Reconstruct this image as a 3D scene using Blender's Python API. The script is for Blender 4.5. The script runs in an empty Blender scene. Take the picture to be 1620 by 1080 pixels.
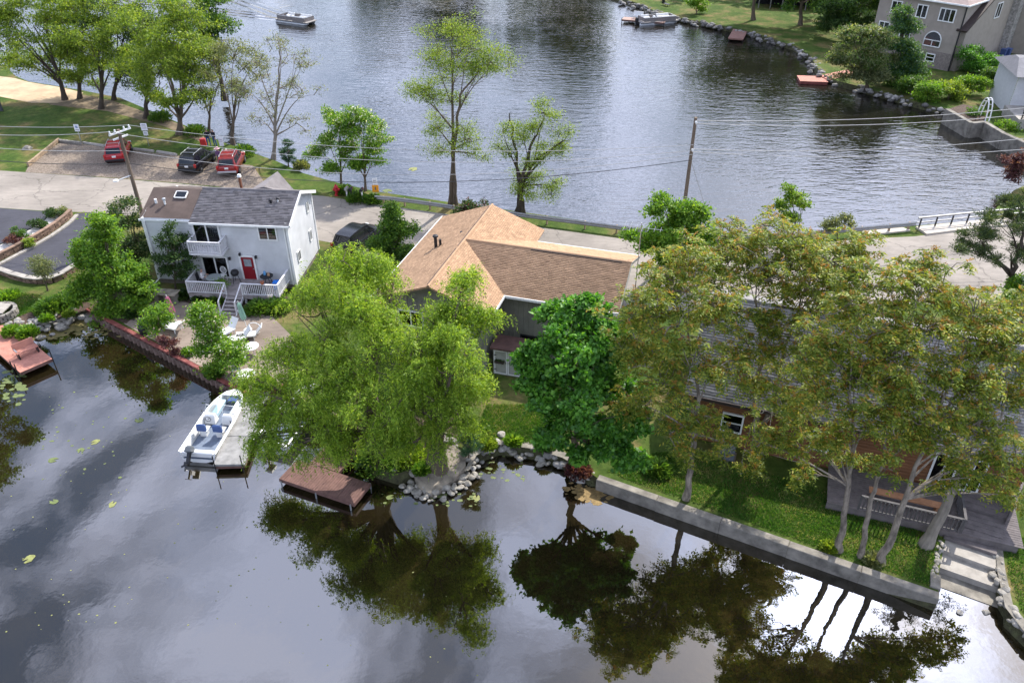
import bpy, bmesh, math, random
import numpy as np
from mathutils import Vector, Matrix, Euler
from mathutils.geometry import tessellate_polygon

SC = bpy.context.scene
COL = SC.collection
R = math.radians

# ------------------------------------------------------------------ camera
FPX, CAMH = 1250.0, 28.5
PITCH = math.atan(840 / FPX)
cP, sP = math.cos(PITCH), math.sin(PITCH)
cam_d = bpy.data.cameras.new('camera')
cam_d.sensor_width = 36.0
cam_d.lens = 36.0 * FPX / 1620.0
cam_d.clip_start = 0.5
cam_d.clip_end = 3000.0
cam = bpy.data.objects.new('camera', cam_d)
COL.objects.link(cam)
cam.location = (0, 0, CAMH)
cam.rotation_euler = (R(90) - PITCH, 0, 0)
SC.camera = cam

# ------------------------------------------------------------------ world, sun, exposure
SUN_EL, SUN_AZ = R(45.5), R(35.3)            # azimuth from +Y towards +X
world = bpy.data.worlds.new('World')
SC.world = world
world.use_nodes = True
wn, wl = world.node_tree.nodes, world.node_tree.links
wn.clear()
w_out = wn.new('ShaderNodeOutputWorld')
w_bg = wn.new('ShaderNodeBackground'); w_bg.inputs['Strength'].default_value = 0.10
sky = wn.new('ShaderNodeTexSky'); sky.sky_type = 'NISHITA'; sky.sun_disc = False
sky.sun_elevation = SUN_EL; sky.sun_rotation = SUN_AZ
sky.air_density = 1.0; sky.dust_density = 1.5; sky.ozone_density = 1.5
tc = wn.new('ShaderNodeTexCoord')
sep = wn.new('ShaderNodeSeparateXYZ'); wl.new(tc.outputs['Generated'], sep.inputs[0])
mx = wn.new('ShaderNodeMath'); mx.operation = 'MAXIMUM'; mx.inputs[1].default_value = 0.06
wl.new(sep.outputs['Z'], mx.inputs[0])
dv = wn.new('ShaderNodeVectorMath'); dv.operation = 'DIVIDE'
cmb = wn.new('ShaderNodeCombineXYZ')
for k in range(3): wl.new(mx.outputs[0], cmb.inputs[k])
wl.new(tc.outputs['Generated'], dv.inputs[0]); wl.new(cmb.outputs[0], dv.inputs[1])
mp = wn.new('ShaderNodeMapping'); mp.inputs['Scale'].default_value = (1.35, 1.0, 0.0); mp.inputs['Location'].default_value = (8.1, 2.6, 0)
mp.inputs['Rotation'].default_value = (0, 0, R(-28))
wl.new(dv.outputs[0], mp.inputs[0])
cn = wn.new('ShaderNodeTexNoise'); cn.inputs['Scale'].default_value = 2.2; cn.inputs['Detail'].default_value = 7
cn.inputs['Roughness'].default_value = 0.52; cn.inputs['Distortion'].default_value = 0.35
wl.new(mp.outputs[0], cn.inputs['Vector'])
cr = wn.new('ShaderNodeValToRGB')
cr.color_ramp.elements[0].position = 0.44; cr.color_ramp.elements[0].color = (.02, .02, .02, 1)
cr.color_ramp.elements[1].position = 0.60; cr.color_ramp.elements[1].color = (1, 1, 1, 1)
wl.new(cn.outputs['Fac'], cr.inputs[0])
# clouds glow more the closer they stand to the sun (forward scattering)
sd = (math.sin(SUN_AZ) * math.cos(SUN_EL), math.cos(SUN_AZ) * math.cos(SUN_EL), math.sin(SUN_EL))
dot = wn.new('ShaderNodeVectorMath'); dot.operation = 'DOT_PRODUCT'; dot.inputs[1].default_value = sd
nrm = wn.new('ShaderNodeVectorMath'); nrm.operation = 'NORMALIZE'
wl.new(tc.outputs['Generated'], nrm.inputs[0]); wl.new(nrm.outputs[0], dot.inputs[0])
m0 = wn.new('ShaderNodeMath'); m0.operation = 'MAXIMUM'; m0.inputs[1].default_value = 0.0
wl.new(dot.outputs['Value'], m0.inputs[0])
m1 = wn.new('ShaderNodeMath'); m1.operation = 'POWER'; m1.inputs[1].default_value = 110.0
wl.new(m0.outputs[0], m1.inputs[0])
m2 = wn.new('ShaderNodeMath'); m2.operation = 'MULTIPLY_ADD'; m2.inputs[1].default_value = 5.0; m2.inputs[2].default_value = 1.0
wl.new(m1.outputs[0], m2.inputs[0])
cc = wn.new('ShaderNodeMix'); cc.data_type = 'RGBA'; cc.blend_type = 'MULTIPLY'; cc.inputs[0].default_value = 1.0
cc.inputs[6].default_value = (11.6, 12.6, 16.6, 1)
wl.new(m2.outputs[0], cc.inputs[7])
mixc = wn.new('ShaderNodeMix'); mixc.data_type = 'RGBA'
wl.new(cr.outputs['Color'], mixc.inputs[0]); wl.new(sky.outputs[0], mixc.inputs[6]); wl.new(cc.outputs[2], mixc.inputs[7])
wl.new(mixc.outputs[2], w_bg.inputs['Color']); wl.new(w_bg.outputs[0], w_out.inputs[0])

sun_d = bpy.data.lights.new('sun', 'SUN'); sun_d.energy = 4.1; sun_d.angle = R(0.6); sun_d.color = (1.0, 0.95, 0.87)
sun = bpy.data.objects.new('sun', sun_d); COL.objects.link(sun)
sun.rotation_euler = Vector((-sd[0], -sd[1], -sd[2])).to_track_quat('-Z', 'Y').to_euler()
sun.location = (60, 60, 90)

vs = SC.view_settings
vs.view_transform = 'Standard'; vs.look = 'None'; vs.exposure = 0.86; vs.gamma = 1.0; vs.use_curve_mapping = False
SC.render.engine = 'CYCLES'
cy = SC.cycles
cy.use_denoising = True
cy.max_bounces = 6; cy.diffuse_bounces = 2; cy.glossy_bounces = 3; cy.transmission_bounces = 4; cy.transparent_max_bounces = 6
cy.caustics_reflective = False; cy.caustics_refractive = False
cy.sample_clamp_indirect = 6.0

# ------------------------------------------------------------------ where things stand
G = 0.6                                       # lawn and road level, the water is 0

def P(px, py, z=G):
    a, b = (px - 810) / FPX, (540 - py) / FPX
    t = (z - CAMH) / (-sP + b * cP)
    return Vector((a * t, (cP + b * sP) * t, z))

def PY(px, py, Y):
    k = (540 - py) / FPX
    zr = Y * (k * cP - sP) / (cP + k * sP)
    return Vector(((px - 810) / FPX * (Y * cP - zr * sP), Y, zr + CAMH))

# ------------------------------------------------------------------ materials
MATS = {}
def nodes_of(name):
    m = bpy.data.materials.new(name); m.use_nodes = True
    n, l = m.node_tree.nodes, m.node_tree.links
    n.clear()
    out = n.new('ShaderNodeOutputMaterial'); b = n.new('ShaderNodeBsdfPrincipled')
    l.new(b.outputs[0], out.inputs[0])
    MATS[name] = m
    return m, n, l, b, out

def rgba(c): return (c[0], c[1], c[2], 1.0)

def ramp(n, l, src, stops):
    r = n.new('ShaderNodeValToRGB')
    e = r.color_ramp.elements
    while len(e) < len(stops): e.new(0.5)
    for k, (p, c) in enumerate(stops):
        e[k].position = p; e[k].color = rgba(c)
    l.new(src, r.inputs[0])
    return r

def noise(n, l, scale, detail=4, rough=0.55, vec=None, stretch=None):
    t = n.new('ShaderNodeTexNoise'); t.inputs['Scale'].default_value = scale
    t.inputs['Detail'].default_value = detail; t.inputs['Roughness'].default_value = rough
    g = n.new('ShaderNodeNewGeometry')
    src = g.outputs['Position']
    if stretch:
        m = n.new('ShaderNodeMapping'); m.inputs['Scale'].default_value = stretch[:3]
        if len(stretch) > 3: m.inputs['Rotation'].default_value = (0, 0, stretch[3])
        l.new(src, m.inputs[0]); src = m.outputs[0]
    l.new(src, t.inputs['Vector'])
    return t

def sc3(c, k): return (c[0] * k, c[1] * k, c[2] * k)

def mat(name, col, rough=0.75, var=0.22, scale=3.0, bump=0.25, bscale=25.0, metal=0.0, spec=0.35, col2=None, island=0.0, stretch=None, bdist=0.02):
    if name in MATS: return MATS[name]
    m, n, l, b, out = nodes_of(name)
    b.inputs['Roughness'].default_value = rough; b.inputs['Metallic'].default_value = metal
    b.inputs['Specular IOR Level'].default_value = spec
    t = noise(n, l, scale, 5, 0.6, stretch=stretch)
    lo = sc3(col, 1 - var); hi = col2 if col2 else sc3(col, 1 + var)
    r = ramp(n, l, t.outputs['Fac'], [(0.3, lo), (0.7, hi)])
    src = r.outputs[0]
    if island:
        g = n.new('ShaderNodeNewGeometry')
        mr = n.new('ShaderNodeMapRange'); mr.inputs[3].default_value = 1 - island; mr.inputs[4].default_value = 1 + island
        l.new(g.outputs['Random Per Island'], mr.inputs[0])
        x = n.new('ShaderNodeMix'); x.data_type = 'RGBA'; x.blend_type = 'MULTIPLY'; x.inputs[0].default_value = 1
        l.new(src, x.inputs[6]); l.new(mr.outputs[0], x.inputs[7]); src = x.outputs[2]
    l.new(src, b.inputs['Base Color'])
    if bump:
        t2 = noise(n, l, bscale, 3, 0.6, stretch=stretch)
        bp = n.new('ShaderNodeBump'); bp.inputs['Strength'].default_value = bump; bp.inputs['Distance'].default_value = bdist
        l.new(t2.outputs['Fac'], bp.inputs['Height']); l.new(bp.outputs[0], b.inputs['Normal'])
    return m

def foliage(name, stops, trans=0.45, spec=0.25, rough=0.5, clump=0.35):
    """leaf material: colour per leaf, slow drift through the crown, light passing through"""
    m, n, l, b, out = nodes_of(name)
    g = n.new('ShaderNodeNewGeometry')
    t = noise(n, l, 0.9, 2, 0.5)
    ad = n.new('ShaderNodeMath'); ad.operation = 'MULTIPLY_ADD'; ad.inputs[1].default_value = clump * 2.2; ad.inputs[2].default_value = -clump * 1.1
    l.new(t.outputs['Fac'], ad.inputs[0])
    a2 = n.new('ShaderNodeMath'); a2.operation = 'ADD'; a2.use_clamp = True
    l.new(ad.outputs[0], a2.inputs[0]); l.new(g.outputs['Random Per Island'], a2.inputs[1])
    r = ramp(n, l, a2.outputs[0], stops)
    l.new(r.outputs[0], b.inputs['Base Color'])
    b.inputs['Roughness'].default_value = rough; b.inputs['Specular IOR Level'].default_value = spec
    tr = n.new('ShaderNodeBsdfTranslucent')
    br = n.new('ShaderNodeMix'); br.data_type = 'RGBA'; br.blend_type = 'MULTIPLY'; br.inputs[0].default_value = 1
    l.new(r.outputs[0], br.inputs[6]); br.inputs[7].default_value = (2.1, 1.95, 0.8, 1)
    l.new(br.outputs[2], tr.inputs['Color'])
    mx_ = n.new('ShaderNodeMixShader'); mx_.inputs[0].default_value = trans
    l.new(b.outputs[0], mx_.inputs[1]); l.new(tr.outputs[0], mx_.inputs[2]); l.new(mx_.outputs[0], out.inputs[0])
    return m

# ------------------------------------------------------------------ mesh helpers
class MB:
    """collects shapes for ONE mesh object"""
    def __init__(s): s.v = []; s.f = []; s.m = []
    def add(s, vs_, fs, M=None, mi=0):
        o = len(s.v)
        s.v += [tuple((M @ Vector(v)) if M is not None else v) for v in vs_]
        s.f += [tuple(i + o for i in f) for f in fs]; s.m += [mi] * len(fs)
        return s
    def box(s, c, d, M=None, mi=0, rz=0.0, top=None, bev=0.0):
        """box centred at c with size d; top = (kx, ky) shrinks its upper face"""
        x, y, z = d[0] / 2, d[1] / 2, d[2] / 2
        kx, ky = top if top else (1, 1)
        T = Matrix.Translation(c) @ Matrix.Rotation(rz, 4, 'Z')
        if M is not None: T = M @ T
        if bev:
            b_ = min(bev, x * .9, y * .9, z * .9)
            vs_ = []
            for (zz, ins, k) in ((-z, b_, 0), (-z + b_, 0, 0), (z - b_, 0, 1), (z, b_, 1)):
                ax, ay = (x * (kx if k else 1) - ins), (y * (ky if k else 1) - ins)
                vs_ += [(-ax, -ay, zz), (ax, -ay, zz), (ax, ay, zz), (-ax, ay, zz)]
            fs = [(3, 2, 1, 0), (12, 13, 14, 15)]
            for r_ in range(3):
                for k in range(4): fs.append((r_ * 4 + k, r_ * 4 + (k + 1) % 4, r_ * 4 + 4 + (k + 1) % 4, r_ * 4 + 4 + k))
            return s.add(vs_, fs, T, mi)
        vs_ = [(-x, -y, -z), (x, -y, -z), (x, y, -z), (-x, y, -z), (-x * kx, -y * ky, z), (x * kx, -y * ky, z), (x * kx, y * ky, z), (-x * kx, y * ky, z)]
        return s.add(vs_, [(3, 2, 1, 0), (4, 5, 6, 7), (0, 1, 5, 4), (1, 2, 6, 5), (2, 3, 7, 6), (3, 0, 4, 7)], T, mi)
    def tube(s, pts, r, n=8, M=None, mi=0, cap=True):
        pts = [Vector(p) for p in pts]
        rs = r if isinstance(r, (list, tuple)) else [r] * len(pts)
        vs_, fs = [], []
        up = Vector((0, 0, 1))
        for i, p in enumerate(pts):
            d = (pts[min(i + 1, len(pts) - 1)] - pts[max(i - 1, 0)])
            d = d.normalized() if d.length > 1e-9 else up
            a = d.cross(Vector((1, 0, 0)) if abs(d.x) < 0.8 else Vector((0, 1, 0))).normalized(); b = d.cross(a)
            for k in range(n):
                t = 2 * math.pi * k / n
                vs_.append(p + (a * math.cos(t) + b * math.sin(t)) * rs[i])
        for i in range(len(pts) - 1):
            for k in range(n):
                fs.append((i * n + k, i * n + (k + 1) % n, (i + 1) * n + (k + 1) % n, (i + 1) * n + k))
        if cap: fs += [tuple(range(n))[::-1], tuple(range((len(pts) - 1) * n, len(pts) * n))]
        return s.add(vs_, fs, M, mi)
    def lathe(s, prof, n=14, c=(0, 0, 0), M=None, mi=0, sx=1.0, sy=1.0):
        vs_, fs = [], []
        for (r_, z) in prof:
            for k in range(n):
                t = 2 * math.pi * k / n
                vs_.append((c[0] + r_ * math.cos(t) * sx, c[1] + r_ * math.sin(t) * sy, c[2] + z))
        for i in range(len(prof) - 1):
            for k in range(n):
                fs.append((i * n + k, i * n + (k + 1) % n, (i + 1) * n + (k + 1) % n, (i + 1) * n + k))
        fs += [tuple(range(n))[::-1], tuple(range((len(prof) - 1) * n, len(prof) * n))]
        return s.add(vs_, fs, M, mi)
    def prism(s, poly, z0, z1, M=None, mi=0):
        """extrude a 2-D outline (counter-clockwise) between z0 and z1; the cap may be concave"""
        n = len(poly)
        vs_ = [(x, y, z0) for x, y in poly] + [(x, y, z1) for x, y in poly]
        fs = [(i, (i + 1) % n, n + (i + 1) % n, n + i) for i in range(n)]
        for t in tessellate_polygon([[Vector((x, y, 0)) for x, y in poly]]):
            a, b, c = [Vector(poly[i] + (0,)) if isinstance(poly[i], tuple) else Vector((poly[i][0], poly[i][1], 0)) for i in t]
            if (b - a).cross(c - a).z < 0: t = t[::-1]
            fs.append(tuple(n + i for i in t)); fs.append(tuple(i for i in t[::-1]))
        return s.add(vs_, fs, M, mi)
    def loft(s, rings, M=None, mi=0, cap=True):
        n = len(rings[0]); vs_, fs = [], []
        for r_ in rings: vs_ += list(r_)
        for i in range(len(rings) - 1):
            for k in range(n):
                fs.append((i * n + k, i * n + (k + 1) % n, (i + 1) * n + (k + 1) % n, (i + 1) * n + k))
        if cap: fs += [tuple(range(n))[::-1], tuple(range((len(rings) - 1) * n, len(rings) * n))]
        return s.add(vs_, fs, M, mi)
    def mesh(s, name, mats, smooth=False):
        me = bpy.data.meshes.new(name)
        me.from_pydata([tuple(v) for v in s.v], [], s.f)
        for m in (mats if isinstance(mats, (list, tuple)) else [mats]): me.materials.append(m)
        if any(s.m): me.polygons.foreach_set('material_index', s.m)
        if smooth:
            me.polygons.foreach_set('use_smooth', [True] * len(me.polygons))
            try: me.set_sharp_from_angle(angle=R(38))
            except Exception: pass
        me.update()
        return me
    def build(s, name, mats, parent=None, smooth=False):
        return link(name, s.mesh(name, mats, smooth), parent)

def link(name, me, parent=None, loc=None, rot=None, scale=None):
    o = bpy.data.objects.new(name, me); COL.objects.link(o)
    if parent is not None: o.parent = parent
    if loc is not None: o.location = loc
    if rot is not None: o.rotation_euler = rot
    if scale is not None: o.scale = scale
    return o

def tag(o, label=None, cat=None, group=None, kind=None):
    if label: o['label'] = label
    if cat: o['category'] = cat
    if group: o['group'] = group
    if kind: o['kind'] = kind
    return o

def thing(name, label, cat, loc=(0, 0, 0), rz=0.0, group=None):
    o = bpy.data.objects.new(name, None); COL.objects.link(o)
    o.empty_display_size = 0.3
    o.location = loc; o.rotation_euler = (0, 0, rz)
    return tag(o, label, cat, group)

def np_mesh(name, V, F, mats, mi=None, smooth=False):
    """fast mesh from arrays; F is (n, 3) or (n, 4)"""
    me = bpy.data.meshes.new(name)
    V = np.ascontiguousarray(V, np.float32); F = np.ascontiguousarray(F, np.int32)
    k = F.shape[1]
    me.vertices.add(len(V)); me.vertices.foreach_set('co', V.ravel())
    me.loops.add(F.size); me.loops.foreach_set('vertex_index', F.ravel())
    me.polygons.add(len(F))
    me.polygons.foreach_set('loop_start', np.arange(0, F.size, k, dtype=np.int32))
    me.polygons.foreach_set('loop_total', np.full(len(F), k, np.int32))
    for m in (mats if isinstance(mats, (list, tuple)) else [mats]): me.materials.append(m)
    if mi is not None: me.polygons.foreach_set('material_index', np.ascontiguousarray(mi, np.int32))
    if smooth: me.polygons.foreach_set('use_smooth', np.ones(len(F), bool))
    me.update(calc_edges=True)
    return me

def structure(name, mb, m, label=None):
    o = mb.build(name, m); o['kind'] = 'structure'
    if label: o['label'] = label
    return o

def flat(name, pxs, z, m, label=None, world_pts=None):
    """a flat sheet whose outline is given on the ground"""
    pts = [(p[0], p[1]) if len(p) == 3 else tuple(P(p[0], p[1], G)[:2]) for p in pxs]
    area = sum(pts[i][0] * pts[(i + 1) % len(pts)][1] - pts[(i + 1) % len(pts)][0] * pts[i][1] for i in range(len(pts)))
    if area < 0: pts = pts[::-1]
    mb = MB()
    tris = []
    for t in tessellate_polygon([[Vector((x, y, 0)) for x, y in pts]]):
        a, b, c = [Vector((pts[i][0], pts[i][1], 0)) for i in t]
        tris.append(t if (b - a).cross(c - a).z > 0 else t[::-1])
    mb.add([(x, y, z) for x, y in pts], tris)
    return structure(name, mb, m, label)

def copy_tree(o, parent=None):
    c = o.copy(); COL.objects.link(c); c.parent = parent
    for ch in o.children: copy_tree(ch, c)
    return c
# ------------------------------------------------------------------ setting: materials
def grass_mat():
    m, n, l, b, out = nodes_of('grass')
    t = noise(n, l, 0.35, 6, 0.62); t2 = noise(n, l, 2.6, 5, 0.7); t3 = noise(n, l, 22, 2, 0.6)
    r1 = ramp(n, l, t.outputs['Fac'], [(0.34, (0.036, 0.076, 0.012)), (0.50, (0.070, 0.105, 0.022)), (0.64, (0.155, 0.130, 0.055))])
    r2 = ramp(n, l, t2.outputs['Fac'], [(0.3, (0.62, 0.62, 0.62)), (0.72, (1.3, 1.25, 1.15))])
    x = n.new('ShaderNodeMix'); x.data_type = 'RGBA'; x.blend_type = 'MULTIPLY'; x.inputs[0].default_value = 1
    l.new(r1.outputs[0], x.inputs[6]); l.new(r2.outputs[0], x.inputs[7]); l.new(x.outputs[2], b.inputs['Base Color'])
    b.inputs['Roughness'].default_value = 0.9; b.inputs['Specular IOR Level'].default_value = 0.1
    bp = n.new('ShaderNodeBump'); bp.inputs['Strength'].default_value = 0.6; bp.inputs['Distance'].default_value = 0.06
    l.new(t3.outputs['Fac'], bp.inputs['Height']); l.new(bp.outputs[0], b.inputs['Normal'])
    return m
grass_mat()

def pavement_mat(name, col, crack=0.45, spots=0.2, joint=True):
    m, n, l, b, out = nodes_of(name)
    t = noise(n, l, 0.22, 6, 0.6); t2 = noise(n, l, 2.2, 5, 0.65, stretch=(0.5, 1.6, 1, R(6))); t3 = noise(n, l, 40, 2, 0.6)
    r1 = ramp(n, l, t.outputs['Fac'], [(0.3, sc3(col, 1 - spots)), (0.7, sc3(col, 1 + spots * 0.6))])
    r2 = ramp(n, l, t2.outputs['Fac'], [(0.25, (0.80, 0.80, 0.80)), (0.7, (1.08, 1.08, 1.08))])
    x = n.new('ShaderNodeMix'); x.data_type = 'RGBA'; x.blend_type = 'MULTIPLY'; x.inputs[0].default_value = 1
    l.new(r1.outputs[0], x.inputs[6]); l.new(r2.outputs[0], x.inputs[7])
    src = x.outputs[2]
    if crack:
        v = n.new('ShaderNodeTexVoronoi'); v.feature = 'DISTANCE_TO_EDGE'; v.inputs['Scale'].default_value = 0.16
        w = noise(n, l, 0.9, 4, 0.6)
        g = n.new('ShaderNodeNewGeometry')
        va = n.new('ShaderNodeVectorMath'); va.operation = 'MULTIPLY_ADD'
        va.inputs[1].default_value = (1.6, 1.6, 0); l.new(w.outputs['Color'], va.inputs[0]); l.new(g.outputs['Position'], va.inputs[2])
        l.new(va.outputs[0], v.inputs['Vector'])
        rc = ramp(n, l, v.outputs['Distance'], [(0.0, (1 - crack,) * 3), (0.010, (1, 1, 1))])
        y = n.new('ShaderNodeMix'); y.data_type = 'RGBA'; y.blend_type = 'MULTIPLY'; y.inputs[0].default_value = 1
        l.new(src, y.inputs[6]); l.new(rc.outputs[0], y.inputs[7]); src = y.outputs[2]
    l.new(src, b.inputs['Base Color'])
    b.inputs['Roughness'].default_value = 0.88; b.inputs['Specular IOR Level'].default_value = 0.25
    bp = n.new('ShaderNodeBump'); bp.inputs['Strength'].default_value = 0.3; bp.inputs['Distance'].default_value = 0.02
    l.new(t3.outputs['Fac'], bp.inputs['Height']); l.new(bp.outputs[0], b.inputs['Normal'])
    return m
pavement_mat('road_concrete', (0.262, 0.232, 0.198), 0.42, 0.26)
pavement_mat('asphalt', (0.060, 0.060, 0.072), 0.0, 0.30)
pavement_mat('patio_concrete', (0.25, 0.20, 0.16), 0.3, 0.30)
mat('gravel', (0.215, 0.175, 0.138), 0.95, 0.55, 9, 1.0, 30, spec=0.1, bdist=0.05)
mat('sand', (0.44, 0.33, 0.215), 0.95, 0.22, 0.8, 0.5, 12, spec=0.1, bdist=0.04)
mat('white_gravel', (0.50, 0.47, 0.43), 0.95, 0.35, 20, 0.8, 30, spec=0.1, bdist=0.04)
mat('concrete', (0.24, 0.205, 0.16), 0.9, 0.5, 2.2, 0.4, 22)
mat('concrete_light', (0.31, 0.285, 0.25), 0.88, 0.22, 2.2, 0.3, 22)
mat('concrete_worn', (0.19, 0.172, 0.145), 0.92, 0.45, 1.6, 0.6, 26, col2=(0.29, 0.265, 0.22))
mat('mulch', (0.075, 0.050, 0.036), 0.95, 0.5, 6, 0.8, 20, bdist=0.05)
mat('bank_soil', (0.085, 0.070, 0.045), 0.95, 0.55, 3.5, 0.9, 9, col2=(0.10, 0.105, 0.045), bdist=0.15)
mat('rock', (0.19, 0.18, 0.165), 0.9, 0.4, 3.0, 0.5, 14, island=0.45)
mat('rock_pale', (0.20, 0.185, 0.16), 0.9, 0.5, 3.0, 0.4, 14, island=0.3)
mat('bark', (0.115, 0.088, 0.064), 0.95, 0.35, 4, 0.8, 16, stretch=(1, 1, 0.25), bdist=0.04)
mat('bark_grey', (0.235, 0.205, 0.17), 0.92, 0.30, 4, 0.6, 14, stretch=(1, 1, 0.4), bdist=0.03)
mat('bark_pale', (0.225, 0.19, 0.148), 0.92, 0.62, 5, 0.9, 14, stretch=(1, 1, 0.35), bdist=0.05)
mat('bark_dark', (0.06, 0.046, 0.035), 0.95, 0.35, 4, 0.8, 16, stretch=(1, 1, 0.3))

def water_mat(name, base, ripple, scl, stretch, ior, rough, ring=False, bed=None, wake=None):
    m, n, l, b, out = nodes_of(name)
    b.inputs['Roughness'].default_value = rough
    b.inputs['IOR'].default_value = ior
    b.inputs['Specular IOR Level'].default_value = 0.5
    t = noise(n, l, 0.16, 4, 0.6)
    r = ramp(n, l, t.outputs['Fac'], [(0.3, base), (0.7, bed or sc3(base, 1.5))])
    l.new(r.outputs[0], b.inputs['Base Color'])
    t1 = noise(n, l, scl, 3, 0.5, stretch=stretch)
    t2 = noise(n, l, scl * 2.7, 2, 0.5, stretch=stretch)
    gust = noise(n, l, 0.045, 3, 0.55)
    mr = n.new('ShaderNodeMapRange'); mr.inputs[1].default_value = 0.35; mr.inputs[2].default_value = 0.65
    mr.inputs[3].default_value = 0.35; mr.inputs[4].default_value = 1.0
    l.new(gust.outputs['Fac'], mr.inputs[0])
    ad = n.new('ShaderNodeMath'); ad.operation = 'MULTIPLY_ADD'; ad.inputs[1].default_value = 0.35
    ad.inputs[1].default_value = 0.5
    l.new(t2.outputs['Fac'], ad.inputs[0]); l.new(t1.outputs['Fac'], ad.inputs[2])
    ml = n.new('ShaderNodeMath'); ml.operation = 'MULTIPLY'
    l.new(ad.outputs[0], ml.inputs[0]); l.new(mr.outputs[0], ml.inputs[1])
    h = ml.outputs[0]
    if ring:
        for (cx, cy, rad, amp) in ring:
            g = n.new('ShaderNodeNewGeometry')
            ds = n.new('ShaderNodeVectorMath'); ds.operation = 'DISTANCE'; ds.inputs[1].default_value = (cx, cy, 0)
            l.new(g.outputs['Position'], ds.inputs[0])
            si = n.new('ShaderNodeMath'); si.operation = 'MULTIPLY'; si.inputs[1].default_value = 2 * math.pi / 0.26
            l.new(ds.outputs['Value'], si.inputs[0])
            sn = n.new('ShaderNodeMath'); sn.operation = 'SINE'; l.new(si.outputs[0], sn.inputs[0])
            fo = n.new('ShaderNodeMapRange'); fo.inputs[1].default_value = 0.2; fo.inputs[2].default_value = rad; fo.inputs[3].default_value = amp; fo.inputs[4].default_value = 0
            l.new(ds.outputs['Value'], fo.inputs[0])
            mm = n.new('ShaderNodeMath'); mm.operation = 'MULTIPLY_ADD'
            l.new(sn.outputs[0], mm.inputs[0]); l.new(fo.outputs[0], mm.inputs[1]); l.new(h, mm.inputs[2]); h = mm.outputs[0]
    if wake:
        def mth(op, a, b=None, c=None):
            q = n.new('ShaderNodeMath'); q.operation = op
            for i_, x_ in enumerate((a, b, c)):
                if x_ is None: continue
                if isinstance(x_, (int, float)): q.inputs[i_].default_value = x_
                else: l.new(x_, q.inputs[i_])
            return q.outputs[0]
        g = n.new('ShaderNodeNewGeometry'); mpn = n.new('ShaderNodeMapping'); mpn.vector_type = 'TEXTURE'
        mpn.inputs['Location'].default_value = (wake[0], wake[1], 0); mpn.inputs['Rotation'].default_value = (0, 0, wake[2])
        l.new(g.outputs['Position'], mpn.inputs[0]); sp_ = n.new('ShaderNodeSeparateXYZ'); l.new(mpn.outputs[0], sp_.inputs[0])
        av = mth('ABSOLUTE', sp_.outputs[1]); arm = mth('SUBTRACT', av, mth('MULTIPLY', sp_.outputs[0], 0.22))
        wv = mth('SINE', mth('MULTIPLY', arm, 2 * math.pi / 1.7))
        env = mth('MAXIMUM', mth('SUBTRACT', 1.0, mth('DIVIDE', mth('ABSOLUTE', arm), 3.2)), 0.0)
        beh = mth('MINIMUM', mth('MAXIMUM', mth('MULTIPLY', sp_.outputs[0], 0.4), 0.0), 1.0)
        h = mth('ADD', h, mth('MULTIPLY', mth('MULTIPLY', wv, env), mth('MULTIPLY', beh, 0.9)))
    bp = n.new('ShaderNodeBump'); bp.inputs['Strength'].default_value = 1.0; bp.inputs['Distance'].default_value = ripple
    l.new(h, bp.inputs['Height']); l.new(bp.outputs[0], b.inputs['Normal'])
    return m
c1 = P(1200, 945, 0); c2 = P(1165, 900, 0)
water_mat('pond_surface', (0.008, 0.0066, 0.0030), 0.0035, 1.1, (1, 1, 1), 2.3, 0.012, ring=[(c1.x, c1.y, 2.6, 0.13), (c2.x, c2.y, 1.8, 0.10)], bed=(0.018, 0.013, 0.0045))
WK0, WK1 = P(448, 30, 0), P(335, 6, 0)
water_mat('lake_surface', (0.008, 0.0075, 0.0065), 0.085, 0.75, (0.6, 1.6, 1, R(12)), 2.9, 0.03, bed=(0.014, 0.0125, 0.008), wake=(WK0.x, WK0.y, math.atan2(WK1.y - WK0.y, WK1.x - WK0.x)))

# ------------------------------------------------------------------ setting: water and land
mb = MB(); mb.add([(-700, -60, 0), (400, -60, 0), (400, 49.9, 0), (-700, 49.9, 0)], [(0, 1, 2, 3)])
structure('pond_water', mb, MATS['pond_surface'], 'calm brown pond water mirroring clouds and trees')
mb = MB(); mb.add([(-700, 49.9, 0), (400, 49.9, 0), (400, 700, 0), (-700, 700, 0)], [(0, 1, 2, 3)])
structure('lake_water', mb, MATS['lake_surface'], 'rippled lake water behind the road')

front = [(-150, 548), (0, 514), (70, 506), (140, 488), (388, 619), (452, 612), (500, 655), (560, 700), (600, 738), (632, 748), (660, 738), (692, 712), (726, 706),
         (748, 716), (790, 701), (845, 708), (890, 722), (935, 748), (944, 755), (1484, 950), (1484, 912), (1497, 846), (1577, 869), (1580, 905), (1588, 948), (1604, 975), (1640, 1010), (1780, 1090)]
lake = [(930, -22), (985, -2), (1011, 6), (1038, 19), (1069, 27), (1120, 37), (1153, 43), (1182, 49), (1220, 61), (1258, 73), (1282, 88), (1291, 104), (1300, 117), (1325, 128),
        (1375, 141), (1413, 151), (1463, 165), (1498, 172), (1537, 192), (1557, 190), (1587, 210), (1640, 236), (1690, 262), (1640, 285), (1604, 301), (1577, 328), (1556, 348), (1448, 357),
        (1360, 364), (1250, 371), (1135, 373), (1000, 360), (815, 334), (720, 321), (595, 303), (530, 288), (480, 274), (440, 256), (395, 240), (350, 224), (310, 206), (245, 178), (190, 155),
        (130, 143), (100, 138), (45, 129), (24, 120), (8, 104), (-40, 96), (-140, 100)]
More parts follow.
